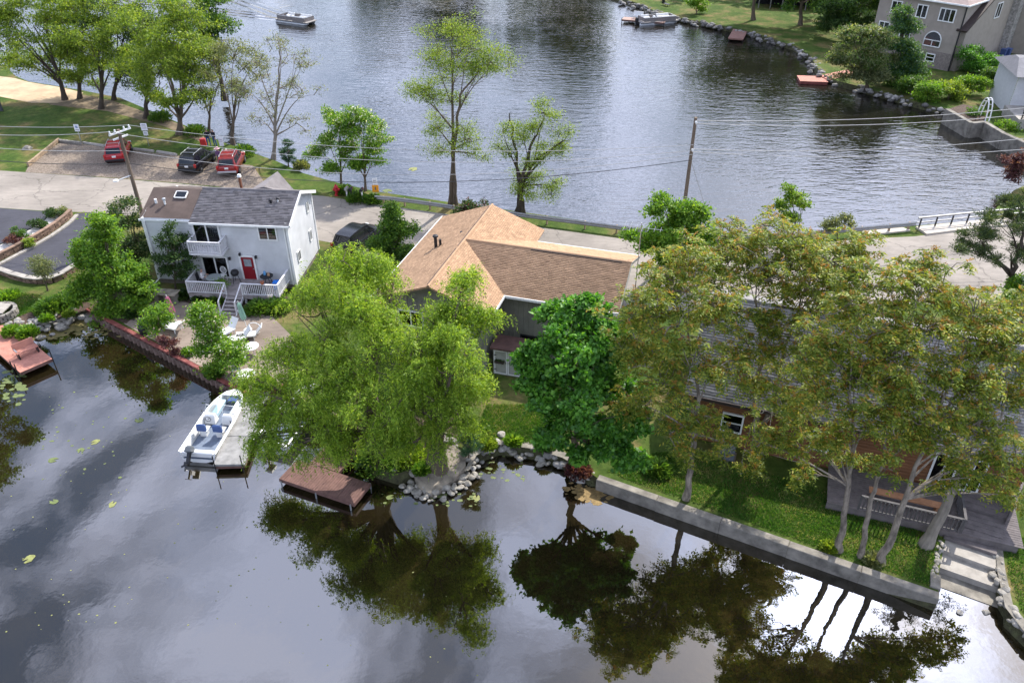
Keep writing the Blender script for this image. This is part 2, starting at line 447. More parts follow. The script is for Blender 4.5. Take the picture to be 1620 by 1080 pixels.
outline = [tuple(P(*q)[:2]) for q in front] + [(60, 8), (300, 8), (300, 690), (-690, 690), (-690, 330), (-180, 290), (-110, 268), (-45, 240), (-5, 205)] \
        + [tuple(P(*q)[:2]) for q in lake] + [(-160, 120), (-690, 150), (-690, 40), (-140, 42)]

WALLQ = [tuple(P(*q)[:2]) for q in ((140, 488), (388, 619), (452, 612), (944, 755), (1484, 950), (1484, 912), (1497, 846), (1577, 869), (1580, 905), (1588, 948), (1498, 172), (1537, 192), (1557, 190), (1587, 210))]
def walled(v): return any(abs(v.x - q[0]) < .01 and abs(v.y - q[1]) < .01 for q in WALLQ)

def land(name, pts, z, m):
    area = sum(pts[i][0] * pts[(i + 1) % len(pts)][1] - pts[(i + 1) % len(pts)][0] * pts[i][1] for i in range(len(pts)))
    if area < 0: pts = pts[::-1]
    # break long edges so that the bank can waver
    rng = random.Random(5); q = []
    for i, a in enumerate(pts):
        b = pts[(i + 1) % len(pts)]
        q.append(a)
    pts = q; n = len(pts)
    mb = MB(); V = [Vector((x, y)) for x, y in pts]
    outv = []
    for i in range(n):
        d = (V[(i + 1) % n] - V[i - 1]).normalized()
        outv.append(V[i] + Vector((d.y, -d.x)) * (0.10 if walled(V[i]) else 0.55))
    vs_ = [(v.x, v.y, z) for v in V] + [(v.x, v.y, -0.7) for v in outv]
    fs = [(i, n + i, n + (i + 1) % n, (i + 1) % n)[::-1] for i in range(n)]
    fs = [(n + i, n + (i + 1) % n, (i + 1) % n, i) for i in range(n)]
    for t in tessellate_polygon([[Vector((x, y, 0)) for x, y in pts]]):
        a, b, c = [Vector((pts[i][0], pts[i][1], 0)) for i in t]
        fs.append(t if (b - a).cross(c - a).z > 0 else t[::-1])
    mb.add(vs_, fs)
    mb.m = [1] * n + [0] * (len(fs) - n)
    return structure(name, mb, [m, MATS['bank_soil']], 'grassy ground of the shore and the yards')
ground = land('ground', outline, G, MATS['grass'])

Z1, Z2, Z3 = G + 0.006, G + 0.012, G + 0.018
flat('road', [(-400, 245), (-150, 262), (0, 270), (60, 274), (190, 283), (300, 292), (400, 303), (510, 310), (600, 324), (700, 338), (800, 352), (870, 362), (1000, 380), (1140, 391),
              (1250, 389), (1365, 378), (1448, 374), (1700, 345), (2100, 330), (2100, 460), (1620, 476), (1130, 492), (1010, 490), (900, 470), (700, 425), (600, 410), (560, 400), (530, 385), (420, 365), (270, 347),
              (140, 336), (75, 334), (0, 329), (-150, 323), (-400, 310)], Z1, MATS['road_concrete'], 'pale cracked concrete road crossing behind the houses')
flat('gravel_lot', [(95, 225), (135, 229), (285, 247), (400, 262), (428, 303), (300, 291), (190, 282), (40, 272.5), (45, 263)], Z1 + 0.003, MATS['gravel'], 'grey gravel parking lot beside the road')
flat('sand_beach', [(-140, 106), (-40, 110), (0, 121), (24, 124), (45, 130), (100, 139), (132, 147), (118, 158), (90, 163), (50, 163), (0, 153), (-140, 148)], Z1, MATS['sand'], 'bare tan sand at the lake edge')
flat('driveway', [(-200, 320), (0, 329.5), (82, 335.5), (72, 347), (48, 362), (25, 375), (0, 387), (-60, 412), (-200, 440)], Z2, MATS['asphalt'], 'dark asphalt driveway by the white gravel bed')
flat('driveway', [(112, 348), (122, 337.5), (146, 337), (152, 372), (150, 400), (134, 414), (112, 430), (92, 440), (60, 444), (32, 440), (8, 431), (-4, 421), (40, 397), (80, 372)], Z2, MATS['asphalt'], 'dark curved asphalt driveway inside the low wall')
flat('patio', [(196, 512), (238, 480), (262, 468), (300, 474), (345, 482), (372, 492), (430, 500), (470, 540), (452, 610), (388, 617), (300, 570)], Z2, MATS['patio_concrete'], 'tan concrete patio behind the red seawall')
flat('lawn_dirt', [(60, 150), (130, 150), (180, 160), (280, 195), (330, 220), (320, 226), (260, 200), (170, 176), (80, 166)], Z1 - 0.002, mat('dirt', (0.16, 0.12, 0.075), 0.95, 0.35, 1.2, 0.5, 14), 'bare brown earth under the park trees')
flat('garden_bed', [(140, 490), (160, 470), (238, 478), (200, 512)], Z2 + .003, MATS['mulch'], 'dark mulch bed at the red seawall')
flat('garden_bed', [(236, 462), (300, 462), (372, 466), (470, 470), (475, 490), (388, 494), (300, 480)], Z2 + .006, MATS['mulch'], 'dark mulch bed below the white house deck')
flat('garden_bed', [(570, 700), (600, 640), (680, 620), (730, 660), (720, 705), (650, 740), (610, 742)], Z2, MATS['mulch'], 'dark earth under the willow')

# sidewalk on the causeway: a kerb step above the road
sw = [P(*q) for q in ((1448, 361), (1556, 350), (1700, 337), (1700, 349), (1556, 361), (1465, 372.5))]
mb = MB(); mb.prism([(v.x, v.y) for v in sw][::-1] if False else [(v.x, v.y) for v in (sw[5], sw[4], sw[3], sw[2], sw[1], sw[0])], G, G + 0.16)
structure('sidewalk', mb, mat('sidewalk_concrete', (0.46, 0.41, 0.34), 0.85, 0.12, 2, 0.2, 30), 'raised pale concrete sidewalk of the causeway')
sw = [P(*q) for q in ((1360, 367), (1425, 361), (1440, 366), (1368, 374))]
mb = MB(); mb.prism([(v.x, v.y) for v in (sw[3], sw[2], sw[1], sw[0])], G, G + 0.12)
structure('sidewalk', mb, MATS['sidewalk_concrete'], 'short pale concrete kerb piece at the guardrail end')
# ------------------------------------------------------------------ vegetation
foliage('willow_leaf', [(0.0, (0.072, 0.138, 0.013)), (0.45, (0.165, 0.272, 0.024)), (0.8, (0.262, 0.375, 0.038)), (1.0, (0.360, 0.450, 0.070))], 0.45)
foliage('maple_leaf', [(0.0, (0.030, 0.105, 0.012)), (0.5, (0.066, 0.205, 0.018)), (1.0, (0.140, 0.310, 0.034))], 0.35, spec=0.4)
foliage('ailanthus_leaf', [(0.0, (0.070, 0.118, 0.016)), (0.5, (0.162, 0.220, 0.028)), (0.85, (0.272, 0.298, 0.042)), (1.0, (0.39, 0.31, 0.05))], 0.40)
foliage('young_leaf', [(0.0, (0.19, 0.19, 0.03)), (0.5, (0.32, 0.21, 0.035)), (1.0, (0.36, 0.14, 0.04))], 0.35)
foliage('spring_leaf', [(0.0, (0.065, 0.125, 0.015)), (0.5, (0.150, 0.230, 0.026)), (1.0, (0.270, 0.340, 0.050))], 0.40)
foliage('bright_leaf', [(0.0, (0.044, 0.112, 0.013)), (0.5, (0.106, 0.225, 0.020)), (1.0, (0.206, 0.325, 0.037))], 0.42)
foliage('mid_leaf', [(0.0, (0.027, 0.075, 0.013)), (0.5, (0.062, 0.140, 0.020)), (1.0, (0.131, 0.219, 0.035))], 0.38)
foliage('dark_leaf', [(0.0, (0.017, 0.043, 0.012)), (0.5, (0.036, 0.078, 0.017)), (1.0, (0.072, 0.126, 0.026))], 0.30)
foliage('purple_leaf', [(0.0, (0.039, 0.015, 0.022)), (0.5, (0.094, 0.033, 0.040)), (1.0, (0.187, 0.094, 0.083))], 0.35)
foliage('grey_leaf', [(0.0, (0.072, 0.098, 0.048)), (0.5, (0.138, 0.168, 0.072)), (1.0, (0.240, 0.258, 0.126))], 0.38)
foliage('pine_needle', [(0.0, (0.022, 0.046, 0.018)), (0.5, (0.053, 0.086, 0.031)), (1.0, (0.116, 0.149, 0.050))], 0.25)
foliage('spruce_needle', [(0.0, (0.044, 0.075, 0.068)), (0.5, (0.094, 0.138, 0.127)), (1.0, (0.187, 0.237, 0.220))], 0.22)
foliage('cedar_needle', [(0.0, (0.020, 0.061, 0.031)), (0.5, (0.046, 0.108, 0.053)), (1.0, (0.094, 0.165, 0.083))], 0.25)
foliage('blossom', [(0.0, (0.462, 0.462, 0.396)), (1.0, (0.682, 0.682, 0.616))], 0.35)
foliage('grass_blade', [(0.0, (0.026, 0.085, 0.010)), (0.5, (0.054, 0.145, 0.016)), (0.85, (0.105, 0.190, 0.032)), (1.0, (0.24, 0.23, 0.10))], 0.35, clump=.8)
foliage('grass_blade_old', [(0.0, (0.022, 0.077, 0.009)), (0.5, (0.050, 0.138, 0.015)), (1.0, (0.116, 0.204, 0.033))], 0.35)

def unit(a): return a / np.maximum(np.linalg.norm(a, axis=1, keepdims=True), 1e-9)

def leaf_quads(base, dirs, L, W, rng, bias=None):
    """rhombic leaves: base points, directions, lengths, widths"""
    n = len(base)
    rnd = unit(rng.normal(size=(n, 3)) * (1 if bias is None else 0.6) + (np.array([0, 0, 0.6]) if bias is None else bias))
    side = unit(np.cross(dirs, rnd))
    nor = np.cross(side, dirs)
    L = L.reshape(-1, 1); W = W.reshape(-1, 1)
    mid = base + dirs * L * 0.45
    V = np.stack([base, mid + side * W * 0.5 + nor * W * 0.12, base + dirs * L, mid - side * W * 0.5 + nor * W * 0.12], 1).reshape(-1, 3)
    return V, np.arange(4 * n).reshape(-1, 4)

def straight_twigs(a, b, r0, r1, rng, bend=0.12):
    """three-sided two-piece twigs from a to b for whole arrays at once"""
    n = len(a); d = b - a; ln = np.linalg.norm(d, axis=1, keepdims=True)
    mid = (a + b) / 2 + rng.normal(size=(n, 3)) * ln * bend
    dn = unit(d)
    u = unit(np.cross(dn, unit(rng.normal(size=(n, 3))))); w = np.cross(dn, u)
    V = []
    for (p, r_) in ((a, r0), (mid, (r0 + r1) / 2), (b, r1)):
        for k in range(3):
            t = 2 * math.pi * k / 3
            V.append(p + (u * math.cos(t) + w * math.sin(t)) * np.reshape(r_, (-1, 1)))
    V = np.stack(V, 1).reshape(-1, 3)
    off = (np.arange(n) * 9).reshape(-1, 1, 1)
    q = []
    for s_ in (0, 3):
        for k in range(3): q.append((s_ + k, s_ + (k + 1) % 3, s_ + 3 + (k + 1) % 3, s_ + 3 + k))
    F = (np.array(q).reshape(1, -1, 4) + off).reshape(-1, 4)
    return V, F

def curve_pts(a, b, lift, n, rng, wob):
    a, b = np.array(a, float), np.array(b, float)
    c = (a + b) / 2 + np.array([0, 0, lift]) + rng.normal(size=3) * wob
    t = np.linspace(0, 1, n).reshape(-1, 1)
    return (1 - t) ** 2 * a + 2 * t * (1 - t) * c + t ** 2 * b

def tree(name, label, cat, base, trunk, r0, lobes, style='leaf', leaf='mid_leaf', bark='bark', group=None, seed=1, clump=0.45, per=60, size=0.16, aspect=0.55,
         density=1.0, fork=0.35, fill=0.5, droop=0.0, stems=None, twig_r=0.012, extra=None, limb_k=0.42, ppc=7.0, puff=1.0, spread=1.0):
    """base: world point at the foot.  trunk: list of world points above it.  lobes: (centre world, rx, ry, rz, clumps)"""
    rng = np.random.default_rng(seed)
    base = np.array(base, float)
    root = thing(name, label, cat, tuple(base), 0, group)
    mb = MB()
    stems = stems or [trunk]
    limb_pts, limb_w = [], []
    allstems = []
    for si, st in enumerate(stems):
        pts = [base + np.array([0.25 * math.cos(si * 2.4), 0.25 * math.sin(si * 2.4), 0]) * (len(stems) > 1)] + [np.array(p, float) for p in st]
        fine = []
        for i in range(len(pts) - 1):
            for t in np.linspace(0, 1, 6)[:-1 if i < len(pts) - 2 else None]:
                w = rng.normal(size=3) * r0 * 0.22 * (0 if (i == 0 and t == 0) else 1); w[2] = 0
                fine.append(pts[i] * (1 - t) + pts[i + 1] * t + w)
        fine = np.array(fine); m = len(fine)
        rr = [r0 * (1 - 0.82 * (k / (m - 1)) ** 0.9) * (1.45 if k == 0 else 1.0) for k in range(m)]
        fine[0][2] -= 0.15
        mb.tube(fine - base, rr, 9)
        allstems.append((fine, rr))
    LV, LF, LM, off = [], [], [], 0
    TV, TF, toff = [], [], 0
    for li, lb in enumerate(lobes):
        cen, rx, ry, rz, nc = lb[:5]
        cen = np.array(cen, float); rad = np.array([rx, ry, rz], float) * spread
        nc = max(3, int(nc * density))
        # limb from the nearest sensible stem point
        best = None
        for (fine, rr) in allstems:
            hz = base[2] + (cen[2] - base[2]) * fork - (0.3 * (math.hypot(*(cen[:2] - base[:2])) if fork > 0.3 else 0))
            k = int(np.argmin(np.abs(fine[:, 2] - max(hz, base[2] + 0.5 * (fine[-1][2] - base[2]) * fork)) + 0.25 * np.linalg.norm(fine[:, :2] - cen[:2], axis=1)))
            k = max(1, k)
            d_ = np.linalg.norm(fine[k] - cen)
            if best is None or d_ < best[0]: best = (d_, fine[k], rr[k])
        lp = curve_pts(best[1], cen, 0.10 * best[0], 8, rng, 0.07 * best[0])
        lr = np.linspace(max(best[2] * limb_k * 1.35, 0.02), max(0.012, best[2] * limb_k * 0.3), 8)
        mb.tube(lp - base, list(lr), 6)
        # secondary limbs
        subs = [lp[3:]]
        for k in range(max(2, nc // 12)):
            e = cen + unit(rng.normal(size=(1, 3)))[0] * rad * 0.75
            sp = curve_pts(lp[rng.integers(3, 7)], e, 0.12, 6, rng, 0.12 * np.linalg.norm(rad))
            mb.tube(sp - base, list(np.linspace(lr[-1] * 1.2 + 0.006, max(0.008, lr[-1] * 0.4), 6)), 5)
            subs.append(sp[1:])
        sk = np.concatenate(subs)
        # puffs: groups of clumps with air between them
        npf = max(3, int(round(nc / ppc)))
        d = unit(rng.normal(size=(npf, 3))); flip = (d[:, 2] < 0) & (rng.random(npf) < 0.6); d[flip, 2] *= -1
        pc = cen + d * (fill * rng.random((npf, 1)) + (1 - fill)) * rad
        dd = np.linalg.norm(pc[:, None, :] - sk[None], axis=2)
        pat = sk[np.argmin(dd, 1)]
        v, f = straight_twigs(pat - base, pc - base, np.full(npf, twig_r * 1.9), np.full(npf, twig_r * 1.0), rng)
        TV.append(v); TF.append(f + toff); toff += len(v)
        pi = np.arange(nc) % npf
        pr = (0.30 * float(np.mean(rad)) + 0.06) * puff
        g3 = rng.normal(size=(nc, 3)) * pr * 0.62 * np.array([1, 1, 0.62])
        cl = pc[pi] + g3
        at = pc[pi]
        v, f = straight_twigs(at - base, cl - base, np.full(nc, twig_r * 1.0), np.full(nc, twig_r * 0.45), rng)
        TV.append(v); TF.append(f + toff); toff += len(v)
        out = unit(g3 / np.array([1, 1, 0.62]) + np.array([0, 0, 0.35 * pr]) + 0.25 * pr * unit(pc[pi] - cen))
        if style == 'leaf':
            n = nc * per
            ci = np.repeat(np.arange(nc), per)
            p = cl[ci] + rng.normal(size=(n, 3)) * clump * 0.42 * np.array([1, 1, 0.5])
            dr = unit(rng.normal(size=(n, 3)) + out[ci] * 0.5 + np.array([0, 0, -0.1 - droop]))
            L_ = size * (0.6 + 0.8 * rng.random(n)); v, f = leaf_quads(p - base, dr, L_, L_ * aspect, rng, out[ci] + np.array([0, 0, 0.6]))
            LV.append(v); LF.append(f + off); off += len(v)
        elif style == 'willow':
            ns = 8
            n = nc * ns
            ci = np.repeat(np.arange(nc), ns)
            s0 = cl[ci] + rng.normal(size=(n, 3)) * clump * 0.40 * np.array([1, 1, 0.6])
            ln = (0.35 + 0.75 * rng.random(n)) * droop
            k = per // ns
            sdir = unit(rng.normal(size=(n, 3)) * np.array([1, 1, 0.3]) + out[ci] * 0.7)
            tt = (np.arange(k) + 0.5) / k
            pos = s0[:, None, :] + sdir[:, None, :] * (0.60 * np.sqrt(tt))[None, :, None] * np.minimum(ln, 0.8)[:, None, None] \
                + np.array([0, 0, -1.0]) * (tt ** 1.6)[None, :, None] * ln[:, None, None] * 0.9
            pos = pos.reshape(-1, 3) + rng.normal(size=(n * k, 3)) * 0.03
            dr = unit(np.repeat(sdir, k, 0) * 0.6 + rng.normal(size=(n * k, 3)) * 0.6 + np.array([0, 0, -0.45]))
            L_ = size * (0.7 + 0.6 * rng.random(n * k)); v, f = leaf_quads(pos - base, dr, L_, L_ * aspect, rng, np.repeat(out[ci], k, 0) + np.array([0, 0, 0.5]))
            LV.append(v); LF.append(f + off); off += len(v)
        elif style == 'pinnate':
            nl = 11; pairs = 5; young = 3
            n = nc * nl
            ci = np.repeat(np.arange(nc), nl); yg = (np.arange(n) % nl) < young
            az = rng.random(n) * 2 * math.pi
            rdir = np.stack([np.cos(az), np.sin(az), np.where(yg, 1.0 + 0.4 * rng.random(n), 0.10 + 0.25 * rng.normal(size=n))], 1)
            rdir = unit(rdir + out[ci] * 0.3)
            o0 = cl[ci] + rng.normal(size=(n, 3)) * 0.06
            ln = clump * np.where(yg, 0.38, 0.75 + 0.5 * rng.random(n))
            up = np.array([0, 0, 1.0])
            sd_ = unit(np.cross(rdir, up) + 1e-6)
            for j in range(pairs):
                t = (j + 0.7) / pairs
                pos = o0 + rdir * (t * ln)[:, None] - up * (np.where(yg, 0.05, 0.50) * t ** 1.7 * ln)[:, None]
                for sg in (-1, 1):
                    dr = unit(sd_ * sg + rdir * 0.6 - up * np.where(yg, -0.1, 0.45)[:, None] + rng.normal(size=(n, 3)) * 0.15)
                    L_ = size * (0.75 + 0.5 * rng.random(n)) * np.where(yg, 0.55, 1.1 - 0.4 * abs(t - 0.5)); v, f = leaf_quads(pos - base, dr, L_, L_ * aspect, rng, np.tile(up, (n, 1)))
                    LV.append(v); LF.append(f + off); off += len(v); LM.append(yg.astype(np.int32))
        elif style == 'needle':
            n = nc * per
            ci = np.repeat(np.arange(nc), per)
            p = cl[ci] + rng.normal(size=(n, 3)) * clump * np.array([0.35, 0.35, 0.16])
            dr = unit(rng.normal(size=(n, 3)) * np.array([1, 1, 0.6]) + out[ci] * 1.1 + np.array([0, 0, 0.25 - droop]))
            L_ = size * (0.6 + 0.8 * rng.random(n)); v, f = leaf_quads(p - base, dr, L_, L_ * aspect, rng)
            LV.append(v); LF.append(f + off); off += len(v)
    me = mb.mesh('trunk', MATS[bark], smooth=True)
    trunk_o = link('trunk', me, root)
    if TV:
        tw = link('twigs', np_mesh('twigs', np.concatenate(TV), np.concatenate(TF), MATS[bark]), trunk_o); tw['kind'] = 'stuff'
    if LV:
        V, F = np.concatenate(LV), np.concatenate(LF)
        mi = None
        mats = [MATS[leaf]]
        if LM: mats.append(MATS['young_leaf']); mi = np.concatenate(LM)
        if extra:
            mats.append(MATS[extra[0]]); mi = (rng.random(len(F)) < extra[1]).astype(np.int32)
            up = V.reshape(-1, 4, 3)[:, 0, 2]; mi = mi * (up > np.quantile(up, 0.25))
        link('crown', np_mesh('crown', V, F, mats, mi), root)
    return root

def L(px, py, Y, r, n, ry=None, rz=None):
    return (PY(px, py, Y), r * .93, (ry or r) * .93, rz or r * 0.78, n)

# --- willows over the near shore
WIL = dict(style='willow', leaf='willow_leaf', bark='bark', clump=0.50, per=128, size=0.14, density=1.3, ppc=9.5, puff=.92, aspect=0.30, droop=0.95, fork=0.5, fill=0.75, limb_k=0.5, group='willows on the near shore')
tree('willow_tree', 'broad bright yellow-green willow hanging over the brown and pale docks', 'tree', P(596, 728), None, 0.36,
     [L(455, 560, 31.5, 1.9, 44), L(425, 625, 31, 1.4, 26), L(500, 470, 33, 1.9, 46), L(560, 435, 33, 1.9, 46), L(625, 435, 33, 1.6, 36), L(520, 540, 31, 2.1, 50), L(600, 500, 31.5, 2.2, 54), L(600, 560, 29.5, 2.2, 54), L(530, 600, 29.2, 2.1, 50),
      L(470, 640, 30, 1.7, 40), L(590, 640, 28, 1.9, 44), L(440, 685, 29.8, 1.1, 22), L(520, 680, 28.6, 1.4, 28), L(610, 700, 27.8, 1.3, 22), L(660, 640, 28.4, 1.5, 30), L(570, 470, 31, 1.6, 34), L(560, 700, 28.6, 1.2, 20), L(640, 705, 28.2, 1.2, 20), L(480, 700, 29.2, 1.0, 16), L(428, 655, 30.2, 1.1, 24), L(412, 690, 29.8, .8, 14), L(405, 600, 32, 1.0, 16)],
     seed=11, stems=[[PY(592, 650, 30), PY(590, 570, 30.2), PY(585, 480, 31)], [PY(580, 660, 29.8), PY(540, 590, 30), PY(500, 530, 31)]], **WIL)
tree('willow_tree', 'taller upright willow with trunk at the stone slab, nearest the sage house', 'tree', P(689, 742), None, 0.30,
     [L(742, 450, 31, 1.3, 30), L(735, 505, 30, 1.6, 38), L(770, 505, 30, .9, 16), L(690, 515, 30, 1.6, 38), L(700, 580, 29, 1.8, 44), L(742, 612, 29.5, 1.2, 26), L(650, 560, 29, 1.6, 38), L(715, 640, 28.4, 1.5, 30), L(660, 610, 27.6, 1.5, 34), L(720, 560, 27.6, 1.4, 30), L(690, 690, 28, 1.2, 20), L(740, 670, 28.6, 1.0, 14), L(655, 700, 27.6, 1.0, 14)],
     seed=12, stems=[[PY(692, 640, 29.5), PY(702, 550, 29.5), PY(728, 460, 30)], [PY(685, 640, 29.4), PY(670, 570, 29.2), PY(655, 520, 29.2)]], **WIL)
# --- round maple beside it
tree('maple_tree', 'dense deep-green maple drooping over the inlet beside the willow', 'tree', P(905, 735), [PY(912, 680, 29.8), PY(918, 600, 29.8), PY(922, 530, 29.8)], 0.24,
     [L(905, 515, 30.5, 1.4, 44), L(955, 525, 30.5, 1.4, 44), L(868, 560, 30, 1.3, 40), L(925, 565, 29.2, 1.7, 56), L(980, 580, 29.6, 1.5, 46), L(878, 625, 29.2, 1.5, 46), L(940, 635, 28.2, 1.8, 60), L(990, 660, 28.4, 1.3, 40),
      L(895, 690, 28.2, 1.4, 44), L(950, 705, 27.8, 1.3, 42), L(1005, 740, 27.7, 0.75, 16), L(850, 600, 29.8, 1.0, 22), L(1005, 625, 29, 1.0, 24), L(925, 490, 31, 0.8, 18), L(980, 720, 27.6, 1.0, 24)],
     'leaf', 'maple_leaf', 'bark', seed=12, clump=0.36, per=76, size=0.21, aspect=0.7, fill=0.5, density=1.15, ppc=6, fork=.55)
# --- trees of heaven along the seawall
AIL = dict(style='pinnate', leaf='ailanthus_leaf', bark='bark_pale', clump=0.50, size=0.17, aspect=0.42, fill=0.75, fork=0.8, twig_r=0.016, limb_k=0.40, density=1.02, ppc=1.3, puff=.7, spread=1.24)
gA = 'tall red-tipped trees along the concrete seawall'
tree('sumac_tree', 'red-tipped tree with pale trunk standing alone beside the maple, on the seawall', 'tree', P(1085, 788), [PY(1098, 705, 27.5), PY(1104, 620, 27.6), PY(1085, 500, 28)], 0.17,
     [L(1010, 500, 28.6, 1.5, 34), L(1060, 450, 28.6, 1.5, 34), L(1000, 565, 28, 1.3, 26), L(1080, 535, 27.4, 1.5, 34), L(1130, 480, 28.4, 1.3, 26), L(1055, 610, 27, 1.3, 26), L(1005, 635, 27.8, 1.1, 18),
      L(1125, 590, 27.4, 1.2, 22), L(1115, 675, 27.2, 1.0, 14), L(1060, 685, 27.2, 0.9, 12), L(1150, 705, 27.6, .9, 10), L(1090, 720, 27, .7, 7), L(1090, 420, 29, 1.2, 22)], group=gA, seed=21, **AIL)
tree('sumac_tree', 'tallest red-tipped tree with twin grey stems against the brown wall', 'tree', P(1200, 716), None, 0.16,
     [L(1180, 395, 31.6, 1.7, 38), L(1245, 380, 31.6, 1.6, 36), L(1310, 415, 32, 1.5, 34), L(1130, 425, 31.2, 1.5, 30), L(1200, 450, 30.6, 1.7, 38), L(1285, 475, 31, 1.6, 36), L(1150, 505, 30.4, 1.3, 24),
      L(1235, 525, 30, 1.4, 28), L(1335, 490, 31.4, 1.3, 26), L(1355, 395, 32.4, 1.1, 20), L(1160, 565, 30, 1.1, 16), L(1275, 430, 30.4, 1.4, 30), L(1185, 735, 28.6, .8, 8), L(1215, 690, 29.4, .9, 10), L(1270, 590, 30, 1.1, 18), L(1190, 600, 30, .9, 12), L(1215, 560, 29.6, 1.2, 20), L(1240, 625, 29.4, .9, 12), L(1300, 560, 30, 1.1, 18)], group=gA, seed=22,
     stems=[[PY(1193, 650, 30.9), PY(1203, 560, 31), PY(1195, 450, 31.2)], [PY(1222, 640, 31), PY(1242, 550, 31.2), PY(1275, 450, 31.5)]], **AIL)
tree('sumac_tree', 'red-tipped tree with straight pale trunk, first of the three close trunks by the deck', 'tree', P(1328, 870), [PY(1338, 800, 24.2), PY(1350, 720, 24.4), PY(1345, 560, 25)], 0.17,
     [L(1290, 620, 25.2, 1.3, 28), L(1350, 595, 25, 1.4, 30), L(1305, 690, 24.6, 1.0, 16), L(1375, 670, 24.2, 1.2, 22), L(1240, 650, 26, 1.2, 20), L(1245, 715, 25.4, 0.8, 9), L(1310, 550, 25.8, 1.3, 26), L(1355, 500, 26, 1.3, 26), L(1270, 690, 25.2, .9, 10), L(1330, 725, 24.4, .8, 8), L(1210, 700, 25.8, .8, 8), L(1270, 750, 25, .6, 5)], group=gA, seed=23, **AIL)
tree('sumac_tree', 'slim red-tipped tree with kinked trunk, middle of the three close trunks', 'tree', P(1362, 880), [PY(1375, 800, 24), PY(1395, 735, 24.2), PY(1425, 560, 25)], 0.14,
     [L(1400, 560, 25.4, 1.4, 30), L(1450, 520, 25.8, 1.4, 28), L(1410, 460, 26.4, 1.4, 28), L(1465, 435, 26.8, 1.1, 20), L(1370, 440, 27, 1.1, 18), L(1430, 610, 24.6, 1.3, 26), L(1420, 690, 24, 0.9, 10), L(1500, 470, 26.6, 1.0, 16), L(1405, 740, 23.8, .7, 6), L(1440, 700, 24, .8, 8)], group=gA, seed=24, **AIL)
tree('sumac_tree', 'red-tipped tree leaning right, last of the three close trunks by the deck', 'tree', P(1393, 890), [PY(1420, 820, 23.7), PY(1450, 740, 23.9), PY(1505, 600, 24.6)], 0.19,
     [L(1500, 600, 25, 1.4, 30), L(1550, 560, 25.6, 1.3, 26), L(1480, 670, 24.2, 1.1, 20), L(1540, 680, 24.4, 1.2, 22), L(1600, 630, 25.2, 1.2, 22), L(1580, 750, 24, 0.9, 12), L(1515, 735, 24.2, 0.9, 11),
      L(1620, 710, 24.6, 1.0, 14), L(1540, 500, 26.4, 1.2, 22), L(1590, 545, 26, 1.1, 18), L(1450, 640, 24, 1.0, 16), L(1500, 775, 23.6, .6, 5), L(1560, 725, 24, .9, 10), L(1610, 785, 23.8, .8, 10), L(1610, 590, 25.4, 1.1, 18), L(1615, 500, 27, 1.1, 16), L(1545, 620, 24.6, 1.1, 18)], group=gA, seed=25, **AIL)
# --- pine leaning over the deck, spruce and open pine by the road
tree('pine_tree', 'thick rough grey pine trunk rising past the deck stairs', 'tree', P(1464, 862), [PY(1500, 790, 24.8), PY(1545, 690, 25.6), PY(1590, 560, 27.5)], 0.27,
     [L(1590, 590, 28, 1.2, 30), L(1570, 680, 26.6, 1.0, 22), L(1615, 660, 27, 1.1, 26), L(1600, 520, 29.5, 1.0, 26), L(1560, 610, 27.5, .8, 14)], 'needle', 'spruce_needle', 'bark_grey', seed=26, clump=0.4, per=60, size=0.16, aspect=0.16, fork=0.7)
tree('spruce_tree', 'blue-grey spruce at the right edge beside the pavement', 'tree', P(1632, 600), [PY(1634, 520, 36.9), PY(1638, 450, 37.2), PY(1642, 420, 37.2)], 0.2,
     [L(1632, 580, 36.8, 2.0, 70, rz=0.7), L(1634, 545, 36.8, 1.6, 60, rz=0.7), L(1636, 515, 37, 1.3, 50, rz=0.6), L(1638, 485, 37, 1.0, 36, rz=0.6), L(1640, 455, 37, 0.6, 20)], 'needle', 'spruce_needle', 'bark_dark', seed=27, clump=0.5, per=70, size=0.17, aspect=0.2, fork=0.8)
tree('pine_tree', 'open flat-tiered dark pine leaning over the road at the right edge', 'tree', P(1590, 475), [PY(1602, 430, 44.8), PY(1615, 390, 45), PY(1625, 340, 45.5)], 0.24,
     [L(1550, 378, 45, 1.5, 40, rz=0.35), L(1590, 350, 46, 1.7, 46, rz=0.35), L(1600, 400, 45, 1.3, 30, rz=0.3), L(1530, 395, 44.5, 0.9, 20, rz=0.25), L(1610, 325, 47, 1.4, 36, rz=0.4), L(1570, 405, 44.6, 1.1, 22, rz=0.25), L(1640, 370, 45.4, 1.5, 30, rz=.4), L(1645, 310, 47, 1.5, 30, rz=.4)],
     'needle', 'pine_needle', 'bark_dark', seed=28, clump=0.5, per=90, size=0.19, aspect=0.2, fork=0.8)
# --- lakeside trees
tree('locust_tree', 'tall slender pale-green tree standing at the lake edge above the roof', 'tree', P(716, 325), None, 0.2,
     [L(715, 60, 61.5, 2.2, 34), L(690, 95, 61.5, 1.9, 26), L(740, 85, 61.5, 1.9, 26), L(780, 105, 61, 1.9, 28), L(755, 120, 61, 1.4, 16), L(680, 150, 62, 2.0, 26), L(662, 150, 62, 1.1, 10), L(715, 160, 61.5, 1.5, 14), L(690, 200, 61.5, 1.7, 18),
      L(745, 225, 61, 1.7, 24), L(700, 240, 61.5, 1.4, 12), L(755, 245, 61, 1.0, 10), L(722, 110, 61.5, 1.4, 14)],
     'leaf', 'spring_leaf', 'bark', seed=31, clump=0.85, density=1.4, puff=1.5, per=66, size=0.14, aspect=0.4, fork=0.75, fill=0.75,
     stems=[[PY(717, 240, 61.6), PY(716, 150, 61.6), PY(714, 70, 61.6)], [PY(718, 235, 61.4), PY(728, 150, 61.2), PY(765, 105, 61)]], twig_r=0.02)
